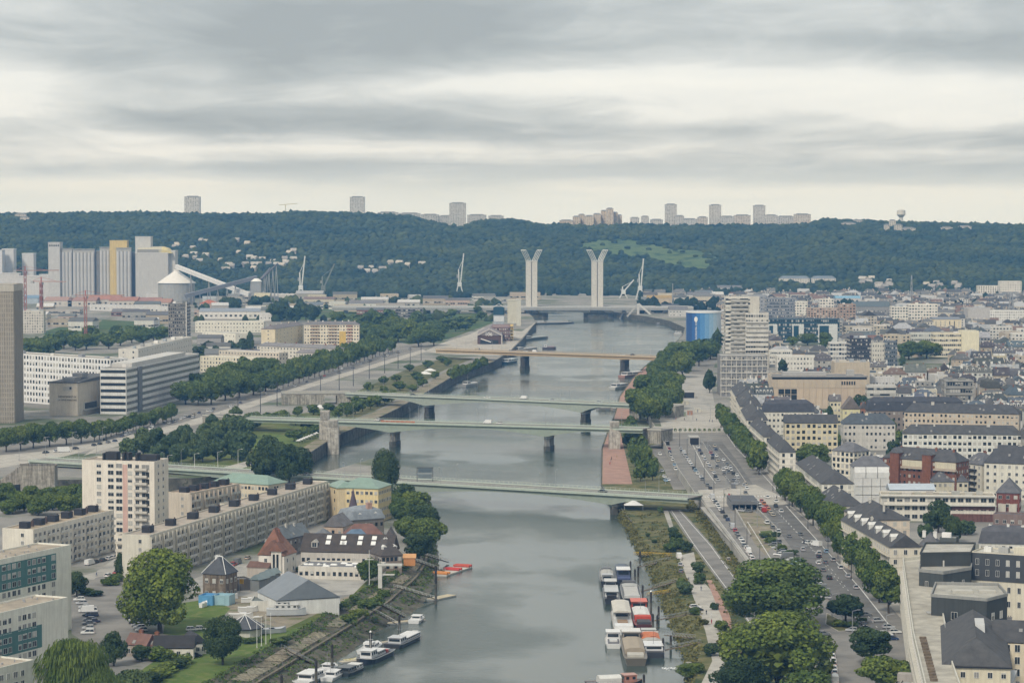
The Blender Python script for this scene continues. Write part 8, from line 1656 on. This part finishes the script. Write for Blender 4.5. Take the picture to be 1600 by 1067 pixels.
# boats laid up ashore
AG = 'boats laid up in the yard'
boat(0,0, rad(4), 13,3.8, 'big grey white motor cruiser propped on the yard before the hangar', (.50,.53,.55), (.6,.6,.58), [('cabin', -.3,.3,.74,0,1.5,(.62,.62,.60), 'cabin'), ('flybridge', -.25,.05,.6,1.6,.8,(.6,.6,.58), 'cabin')], AG, fb=1.4, v=P(447,957,1.0), rail=True); boat(0,0, rad(-2), 15,3.0, 'long pale blue hulled launch laid up behind the grey cruiser', (.52,.60,.62), (.62,.64,.62), [('roof', -.4,.42,.9,.3,.5,(.62,.70,.70), 'hatch'), ('white_seat', .2,.45,.8,.8,.25,(.72,.72,.7), 'box')], AG, fb=1.0, v=P(458,942,.9), rail=False)
for i, (x, y, L_, c, l, a_) in enumerate(((376,962,8,(.68,.66,.62), 'white sailing dinghy hull with dark keel line behind the pavilion', .1), (387,952,6.5,(.66,.66,.64), 'small white cruiser ashore behind the pavilion', .2), (398,968,6,(.46,.42,.34), 'beige boat under canvas beside the pavilion', .5), (372,918,6.5,(.7,.7,.68), 'white motor boat by the yellow flag', .0), (440,902,6.5,(.72,.72,.71), 'white covered boat beside the garden shrubs', -.2), (450,904,5.5,(.72,.72,.71), 'second white covered boat next to its twin', -.2), (388,938,5,(.72,.72,.71), 'white runabout behind the containers', .1), (361,932,4.5,(.7,.7,.7), 'white dinghy beside the pale blue container', .3), (318,945,4.2,(.74,.74,.73), 'rounded white boat shell on the grass by the lime', 1.2), (425,985,9,(.40,.42,.44), 'flat grey open barge hull behind the flagpoles', .35), (337,925,4,(.74,.74,.74), 'white speedboat parked before the containers', .2), (418,925,5,(.7,.7,.69), 'white boat on the yard beside the low shed', .1))):
 boat(0,0, a_, L_, L_ * .36, l, c, jit(c, .1), [('cuddy', -.05,.25,.7,0,.55, jit((.66,.66,.64), .08), 'hatch')] if i != 9 else [('thwart', -.1,.1,.85,0,.12, gy, 'box')], AG, fb=.8, v=P(x, y, .75), rail=False)
 m = MB(); m.box(-L_*.25,-.6,-.75,-L_*.2,.6,-.2).box(L_*.15,-.6,-.75, L_*.2,.6,-.2);
# river vessels farther off
RG = 'vessels along the far quays'
for px, py, rz_, L_, W_, h_, d_, l in ((820,548,66,62,9,(.45,.45,.44), (.42,.42,.4), 'long grey freight barge moored before the numbered shed'), (834,530,62,70,9.5,(.12,.13,.13), (.38,.40,.38), 'second freight barge with green hull at the shed quay'), (797,567,70,34,8,(.02,.06,.1), (.6,.66,.66), 'white and blue trip boat lying beyond the orange bridge'), (862,506,20,60,9,(.05,.06,.09), (.62,.62,.6), 'dark hulled restaurant ship with white decks at the dock corner'), (735,603,60,22,6,(.3,.3,.3), (.5,.5,.48), 'grey houseboat moored against the left quay wall'), (988,588,58,38,8,(.35,.2,.17), (.6,.6,.58), 'white restaurant boat moored by the red promenade'), (968,607,60,26,7,(.45,.45,.43), (.55,.55,.52), 'grey pontoon boat below the restaurant boat'), (950,640,12,16,8,(.3,.3,.3), (.62,.6,.55), 'boxy houseboat under the grey green bridge'), (968,641,10,12,7,(.35,.33,.3), (.62,.6,.57), 'pale boxy houseboat tied to the promenade stage'), (1030,503,160,34,8,(.3,.3,.32), (.68,.68,.66), 'white river cruiser by the far dock wall'), (1044,507,160,30,7,(.2,.2,.22), (.64,.64,.62), 'grey river boat by the far dock wall'), (1060,523,0,10,4,(.6,.6,.6), (.7,.7,.7), 'small white launch under way before the rotunda'), (870,482.5,5,40,8,(.5,.5,.5), (.7,.7,.69), 'white cruise ship between the lift bridge towers'), (902,484,5,46,8,(.5,.5,.5), (.7,.7,.69), 'second white cruise ship by the pier in the water'), (858,545,5,14,6,(.12,.1,.12), (.3,.26,.28), 'dark work raft lying just above the orange bridge')):
 boat(px, py, rad(rz_), L_, W_, l, h_, d_, [('cabin', -.38,-.18,.8,0,2.6,(.66,.66,.65), 'cabin'), ('saloon' if d_[0] > .5 else 'cover', -.14,.36,.82,0,2.2 if d_[0] > .5 else 1.3, jit(d_, .1), 'cabin' if d_[0] > .5 else 'hatch'), ('mast', -.2,0,0,2,6,(.5,.5,.5), 'mast')], RG, fb=1.8, rail=False, cat='boat')
# pontoons, gangways, piles
def pontoon(px, py, rz, L, W_, label, col=(.52,.46,.34), posts=True):
 v = P(px, py, WZ); e = thing('pontoon', label, 'pontoon', v, rz, 'pontoons along the island'); MB().box(-L/2,-W_/2,-.4, L/2, W_/2,.45).build('float', 'plain', e, (.38,.38,.37)); n = int(L / .8); m = MB()
 for i in range(n): m.box(-L/2 + i * L/n + .03,-W_/2 + .1,.45,-L/2 + (i + 1) * L/n - .03, W_/2 - .1,.53)
 m.build('deck_plank', 'plain', e, col, kind='stuff'); return e
pontoon(690,934, rad(56), 13,4.2, 'bare sandy pontoon alone below the bank gangway', (.54,.47,.32)); pontoon(633,972, rad(35), 15,3.2, 'narrow sandy pontoon with a dark pile beside the fishing cruiser', (.52,.45,.32)); pontoon(606,1004, rad(38), 9,2.6, 'short pontoon between the tug and the trip boat'); pontoon(556,1033, rad(33), 11,2.8, 'pale pontoon inside the tug and the dark cruiser')
e = thing('rescue_pontoon', 'pale pontoon carrying three orange and red inflatable boats', 'pontoon', P(705,893, WZ), rad(68)); MB().box(-13,-3.6,-.4,13,3.6,.5).build('float', 'plain', e, (.5,.48,.44)); MB().box(-12.9,-3.5,.5,12.9,3.5,.56).build('deck', 'plain', e, (.58,.54,.47))
for x, c in ((-10.2,(.60,.25,.07)), (1.5,(.55,.06,.05)), (11.6,(.50,.09,.06))):
 m = MB()
 for s in (-1,1): m.tube((-3 * s * 0 - 1.2 + x, -3.4,1.0), (-1.2 + x, 3.2,1.0), .5,8) if s < 0 else m.tube((1.2 + x, -3.4,1.0), (1.2 + x, 3.2,1.0), .5,8)
 m.tube((x - 1.2,3.2,1.0), (x + 1.2,3.2,1.0), .5,8).box(x - 1,-3,.7, x + 1,3,.85); m.build('inflatable', 'plain', e, c, kind='stuff')
v = P(640,880,.6); e = thing('rescue_hut', 'orange hut at the head of the rescue gangway', 'hut', v); MB().box(-2.2,-2.2,-.6,2.2,2.2,2.4).build('wall', 'plain', e, (.62,.28,.10)); roof_mb(4.4,4.4,2.4, 'gable', 1.4).build('roof', 'plain', e, (.66,.36,.16), loc=(-2.2,-2.2,0))
def gangway(p0, z0, p1, z1, label, w=1.3, col='grey_metal'):
 a, b = P(*p0, z0), P(*p1, z1); d = b - a; e = thing('gangway', label, 'gangway', a, 0, 'gangways to the moorings'); MB().beam((0,0,0), d, w, .18).build('walkway', 'timber', e); u = Vector((-d.y, d.x, 0)).normalized() * (w / 2); n = max(3, int(d.length / 2))
 for s in (-1,1):
  m = MB(); m.beam(u * s + Vector((0,0,1.05)), d + u * s + Vector((0,0,1.05)), .09,.09)
  for i in range(n + 1): p = d * (i / n) + u * s; m.beam(p, p + Vector((0,0,1.05)), .07,.07)
  for i in range(n): p = d * (i / n) + u * s; q = d * ((i + 1) / n) + u * s; m.beam(p, q + Vector((0,0,1.05)), .05,.05)
  m.build('handrail', col, e)
 return e
gangway((650,863), .3,(700,878), WZ + .6, 'upper steel gangway to the rescue pontoon', col='frame'); gangway((645,875), .3,(694,892), WZ + .6, 'lower steel gangway to the rescue pontoon', col='frame'); gangway((618,917), .3,(682,936), WZ + .6, 'long gangway down the bank to the bare pontoon', 1.8, 'frame'); gangway((573,948), .3,(620,975), WZ + .6, 'long gangway down to the fishing cruiser pontoon', 1.8, 'frame'); gangway((594,944), .3,(632,964), WZ + .6, 'second gangway beside the long one to the same pontoon', 1.2, 'frame'); gangway((442,1012), .3,(495,1040), WZ + .6, 'weathered timber footbridge crossing the bank slabs', 2.0)
for i, (p0, p1) in enumerate((((1048,868), (992,866)), ((1046,874), (996,886)), ((1056,908), (1002,924)), ((1046,925), (1012,930)), ((1086,957), (1018,970)), ((1094,1003), (1036,1016)), ((1084,996), (1040,992)))): gangway(p0, LZ + .2, p1, WZ + 1.2, f'gangway from the grassy bank to the barges, {nth(i)} from the bridge', 1.2, 'yellow' if i in (0,3) else 'grey_metal')
def pile(px, py, top, label, r=.38, group='mooring piles', cap=False):
 v = P(px, py, WZ); h_ = zat(v, top) - WZ; e = thing('mooring_pile', label, 'pile', v, 0, group); MB().cyl(0,0,-3, h_ * .55, r * 1.06,9).build('wet_base', 'quay_stone', e); MB().cyl(0,0, h_ * .55, h_, r, 9).build('shaft', 'dark_timber', e); MB().cyl(0,0, h_, h_ + .5, r * 1.05,9,0,.1).build('cap', 'white' if cap else 'dark_timber', e)
for i, (x, y, t_) in enumerate(((985,905,878), (992,912,890), (997,918,886), (1004,940,915), (1011,952,936), (1017,962,924), (1020,985,960), (1027,988,962), (1036,1020,998), (1048,1012,994), (1029,965,948), (1006,1075,1055), (1000,880,862))): pile(x, y, t_, f'dark timber pile among the barges, {nth(i)} down from the bridge', cap=(i == 5))
for i, (x, y, t_) in enumerate(((681,944,885), (624,985,962), (579,1020,987), (519,1050,1008), (494,1068,1032), (440,1085,1055))): pile(x, y, t_, f'tall mooring pile along the island, {nth(i)} from the bridge side', .42, 'island mooring piles', cap=(i == 2))
# outfall
m = MB(); a = P(1076,1038,-5.6);
e = thing('outfall', 'white water gushing from an outfall low on the grassy bank', 'outfall', a); MB().cyl(0,0,-.6,.8,.9,10).build('pipe', 'concrete', e); rg = np.random.default_rng(2); n = 500; t_ = rg.random(n); d = P(1046,1044, WZ) - a; q = np.stack([d.x * t_ + rg.normal(size=n) * (.25 + 1.0 * t_), d.y * t_ + rg.normal(size=n) * (.25 + .8 * t_), np.maximum(-1.35,.3 - 2.5 * t_ ** .5 + rg.random(n) * .25)], 1); V_, F_ = leaf_quads(rg, q, np.tile([0,0,1.], (n, 1)), .22,.5); ob('foam', np_mesh('foam', V_, F_, 'foam'), e, kind='stuff')
# ================================================================ STREET FURNITURE
def masts(pts, n, h, where_, arm=1.6, two_=False, frm='near end', col='grey_metal', r=.11, z=0., rz=0., grp='street lamps along the roads'):
 V = resample([P(x, y, z) for x, y in pts], n)
 for i, v in enumerate(V): lamp(v, h, f'{nth(i)} lamp post from {frm} {where_}', arm, grp, two_, rz, col, r)
masts([(1187,896), (1158,845), (1112,772), (1062,700)], 9,11, 'along the retaining wall car row', col='black_metal'); masts([(1250,900), (1190,832), (1120,748), (1096,700)], 8,11, 'on the quay road median', two_=True); masts([(1330,905), (1262,826), (1215,775), (1150,700)], 8,9, 'in front of the plane row', col='black_metal', rz=math.pi); masts([(1040,756), (1014,700)], 3,7, 'on the hedge path', z=LZ); masts([(1300,965), (1340,1000), (1385,1000)], 4,8, 'round the traffic island'); masts([(1055,655), (1110,655)], 3,9, 'across the plaza', two_=True)
for B, n, l in ((B1,7, 'island bridge'), (B2,6, 'pylon bridge'), (B3,6, 'grey green bridge'), (B4,6, 'orange bridge')):
 e, a, u, L = B; nn = Vector((-u.y, u.x, 0));
 for i in range(n):
  for s in (-1,1): p = a + u * (L * (i + .6) / n) + nn * s * 7.6; lamp((p.x, p.y, a.z), 9 if B is not B1 else 8, f'{nth(i)} lamp of the {l} on its {"near" if s < 0 else "far"} footway', 1.2, 'lamps on the bridges', False, math.atan2(u.y, u.x) + s * HP, 'grey_metal', .09)
for i, (x, y) in enumerate(((213,706), (372,655), (407,645), (433,634), (501,622), (530,612), (552,603), (577,592), (601,583), (622,576), (641,570), (658,563))):
 v = P(x, y); e = thing('catenary_mast', f'dark tall mast of the tram road, {nth(i)} from the square', 'mast', v, 0, 'masts along the tram road'); h_ = 17 - i * .15; MB().cyl(0,0,0, h_, .30,7,0,.16).build('pole', 'black_metal', e); MB().box(-1.6,-.06, h_ * .86,1.6,.06, h_ * .89).box(-1.1,-.06, h_ * .95,1.1,.06, h_ * .97).build('bracket', 'black_metal', e, kind='stuff')
masts([(262,742), (322,738), (372,732)], 4,10, 'along the island bridge approach', frm='the point block', col='frame')
masts([(30,720), (100,705), (160,695)], 4,10, 'round the square by the ribbed tower', frm='the picture edge', col='grey_metal')
# sign gantry over the island bridge, hoarding, signs
v = P(664,752,3); e = thing('sign_gantry', 'dark sign gantry with two panels over the island bridge', 'gantry', v); MB().box(-4,-.2,0,-3.7,.2,7).box(3.7,-.2,0,4,.2,7).box(-4,-.2,6.6,4,.2,7).build('frame', 'black_metal', e, kind='stuff'); MB().box(-3.3,-.35,4.4,3.4,-.2,6.5).build('sign_panel', 'plain', e, (.10,.13,.15)); MB().box(-3.3,-.35,1.6,3.4,-.2,3.6).build('sign_panel', 'plain', e, (.16,.19,.2))
v = P(1282,955); e = thing('road_sign', 'big pale road sign on a post beside the huge tree', 'sign', v); MB().box(-.15,-.15,0,.15,.15,6).build('post', 'grey_metal', e); MB().box(-1.8,-.32,5,1.8,-.2,8).build('panel', 'plain', e, (.62,.63,.62)); MB().box(-1.5,-.34,6.6,1.5,-.32,7.6).build('panel_field', 'plain', e, (.5,.52,.52))
for i, px in enumerate(range(958,1078,10)):
 v = P(1034 + i * 8.2 if False else 1040 + i * 7.6,675.5,.06); e = thing('planter', f'square planter with clipped shrub on the plaza edge, {nth(i)} from the wall', 'planter', v, 0, 'planters on the plaza'); MB().box(-.8,-.8,0,.8,.8,.9).build('tub', 'plain', e, (.5,.48,.42)); rgp = np.random.default_rng(i); n = 90; d = rsphere(rgp, n); V_, F_ = leaf_quads(rgp, d * .9 + [0,0,1.6], d, .22); ob('foliage', np_mesh('foliage', V_, F_, 'leaf'), e)
def tent(px, py, w, label, z=0., col=(.72,.72,.70)):
 v = P(px, py, z); e = thing('marquee', label, 'tent', v); MB().prism([(-w, -w * .6), (w, -w * .6), (w, w * .6), (-w, w * .6)], 2.6,4.6, scale=.15).build('canopy', 'plain', e, col); m = MB()
 for sx_ in (-1,1):
  for sy_ in (-1,1): m.cyl(sx_ * w * .95, sy_ * w * .55,0,2.6,.08,5)
 m.build('pole', 'grey_metal', e, kind='stuff')
tent(664,589,6, 'white tent in the sunken quay garden'); tent(672,584,5, 'second white tent beside the first in the garden'); tent(990,797,4.5, 'white tent under the island bridge on the lower quay', LZ); tent(500,643,4, 'white curved canopy by the green bridge ramp')
for i in range(9): v = P(466 + i * 4.1,695 - i * 1.7); e = thing('parasol', f'white stall canopy on the park quay, {nth(i)} from the dark clump', 'canopy', v, 0, 'stall canopies on the park quay'); MB().cyl(0,0,0,2.6,.07,5).build('pole', 'grey_metal', e); MB().cyl(0,0,2.4,3.3,1.5,8,0,.1).build('canopy', 'plain', e, (.7,.7,.68))
# orange fencing on the pylon bridge, a works site on the plaza
e, a, u, L = B2; p = a + u * (L * .36); q = MB()
for k in range(7): q.box(k * 3.2,-8.2,8.02, k * 3.2 + 2.9,-8.1,9.3)
o = q.build('works_barrier', 'plain', None, (.62,.2,.1), loc=(p.x, p.y, 0), rz=math.atan2(u.y, u.x)); o['kind'] = 'stuff'
for i, (x, y, c, w) in enumerate(((1070,632,(.55,.52,.42), 5), (1064,640,(.6,.55,.25), 3), (1078,648,(.4,.2,.12), 3.5), (1090,644,(.6,.58,.5), 4), (1068,650,(.3,.35,.25), 3))): v = P(x, y, .06); e = thing('site_cabin', f'{("pale", "yellowish", "rust brown", "cream", "olive")[i]} works cabin or spoil box on the plaza building site', 'site cabin', v, R.uniform(-.2,.2), 'works cabins on the plaza'); MB().box(-w/2,-1.3,0, w/2,1.3,2.5).build('wall', 'metalsheet', e, c); MB().box(-w/2 - .1,-1.4,2.5, w/2 + .1,1.4,2.65).build('roof', 'plain', e, jit(c, .2)); MB().box(-.5,-1.36,.1,.4,-1.3,2.1).build('door', 'plain', e, (.3,.3,.3))
v = P(374,929); e = thing('flag', 'small yellow and black flag on a thin pole in the boatyard', 'flag', v); MB().cyl(0,0,0,6.5,.06,6).build('pole', 'grey_metal', e); MB().loft([[(x, .12 * math.sin(x * 3), 3.9), (x, .12 * math.sin(x * 3) + .02,5.7)] for x in (0.05,.5,1.0,1.6)], caps=False).build('cloth', 'yellow', e)
car_row([(1170,772), (1130,722), (1112,698)], 13, 'in the dark lanes past the crossing', 'traffic on the quay road', lat=2, gap=.2); car_row([(1300,905), (1262,862), (1226,820)], 9, 'in the middle lanes before the planes', 'traffic on the quay road', lat=3, gap=.3)
car_row([(1138,876), (1112,846), (1080,810)], 2, 'on the lower quay road', 'cars on the lower road', z=LZ); car_row([(1226,800), (1212,785), (1200,778)], 4, 'turning at the crossing', 'traffic on the quay road', lat=2); car_row([(1380,940), (1330,880), (1285,835)], 9, 'under the crowns along the stone blocks', QG, gap=.2, lat=.5)
# ================================================================ PEOPLE
def person_mesh(step):
 v = [(0,0,.95), (0,0,1.15), (0,0,1.42), (0,0,1.55), (.02,0,1.68), (0,.09,.88), (step, .1,.48), (step * .9,.1,.06), (step + .16,.1,.03), (0,-.09,.88), (-step, -.1,.48), (-step * 1.3,-.1,.08), (-step * 1.1,-.1,.04), (0,.2,1.38), (-step * .7,.25,1.1), (-step * .5 + .1,.24,.86), (0,-.2,1.38), (step * .7,-.25,1.1), (step * .8 + .1,-.24,.88)]
 r = [.15,.14,.17,.06,.115,.11,.075,.05,.05,.11,.075,.05,.05,.07,.05,.04,.07,.05,.04]; ed = [(0,1), (1,2), (2,3), (3,4), (0,5), (5,6), (6,7), (7,8), (0,9), (9,10), (10,11), (11,12), (2,13), (13,14), (14,15), (2,16), (16,17), (17,18)]
 me = bpy.data.meshes.new('person'); me.from_pydata(v, ed, []); o = bpy.data.objects.new('figure', me); COL.objects.link(o); md = o.modifiers.new('skin', 'SKIN'); sv_ = me.skin_vertices[0].data
 for q, k in zip(sv_, r): q.radius = (k, k * 1.1)
 sv_[0].use_root = True; o.modifiers.new('smooth', 'SUBSURF').levels = 1; dg_ = bpy.context.evaluated_depsgraph_get(); m2 = bpy.data.meshes.new_from_object(o.evaluated_get(dg_)); bpy.data.objects.remove(o); m2.materials.clear(); m2.materials.append(MATS['plain']); return m2
PM = [person_mesh(.2), person_mesh(.06)]; hair = MB().cyl(0,0,1.69,1.82,.125,8,0,.06).mesh('hair', 'dark')
CL = [('dark blue', (.04,.06,.14)), ('black', (.02,.02,.022)), ('red', (.4,.05,.04)), ('white', (.7,.7,.68)), ('grey', (.2,.2,.2)), ('beige', (.45,.38,.28)), ('green', (.06,.15,.08))]
for pts, n, z, wh in (([(1110,775), (1220,780)], 9,.1, 'on the quay crossing'), ([(1045,655), (1120,660)], 7,.1, 'on the plaza'), ([(1300,858), (1400,955)], 7,.12, 'under the plane trees'), ([(945,745), (975,690)], 5, LZ + .05, 'on the red promenade'), ([(1075,885), (1120,1010)], 5, LZ + .05, 'on the lower quay path'), ([(60,712), (250,676)], 6,.1, 'on the square'), ([(180,905), (150,900)], 2,.1, 'by the island car park')):
 for i in range(n):
  a, b = P(*pts[0], z), P(*pts[1], z); v = a.lerp(b, R.random()); v.x += R.uniform(-2,2); c = R.choice(CL); e = tag(ob('person', R.choice(PM), loc=v, rz=R.uniform(0,6.3), col=c[1], scale=R.uniform(.95,1.05)), uniq([f'person in {c[0]} clothes {k} {wh}' for k in ('walking', 'standing', 'strolling', 'waiting', 'pausing')]), 'person', 'people on foot'); ob('hair', hair, e)
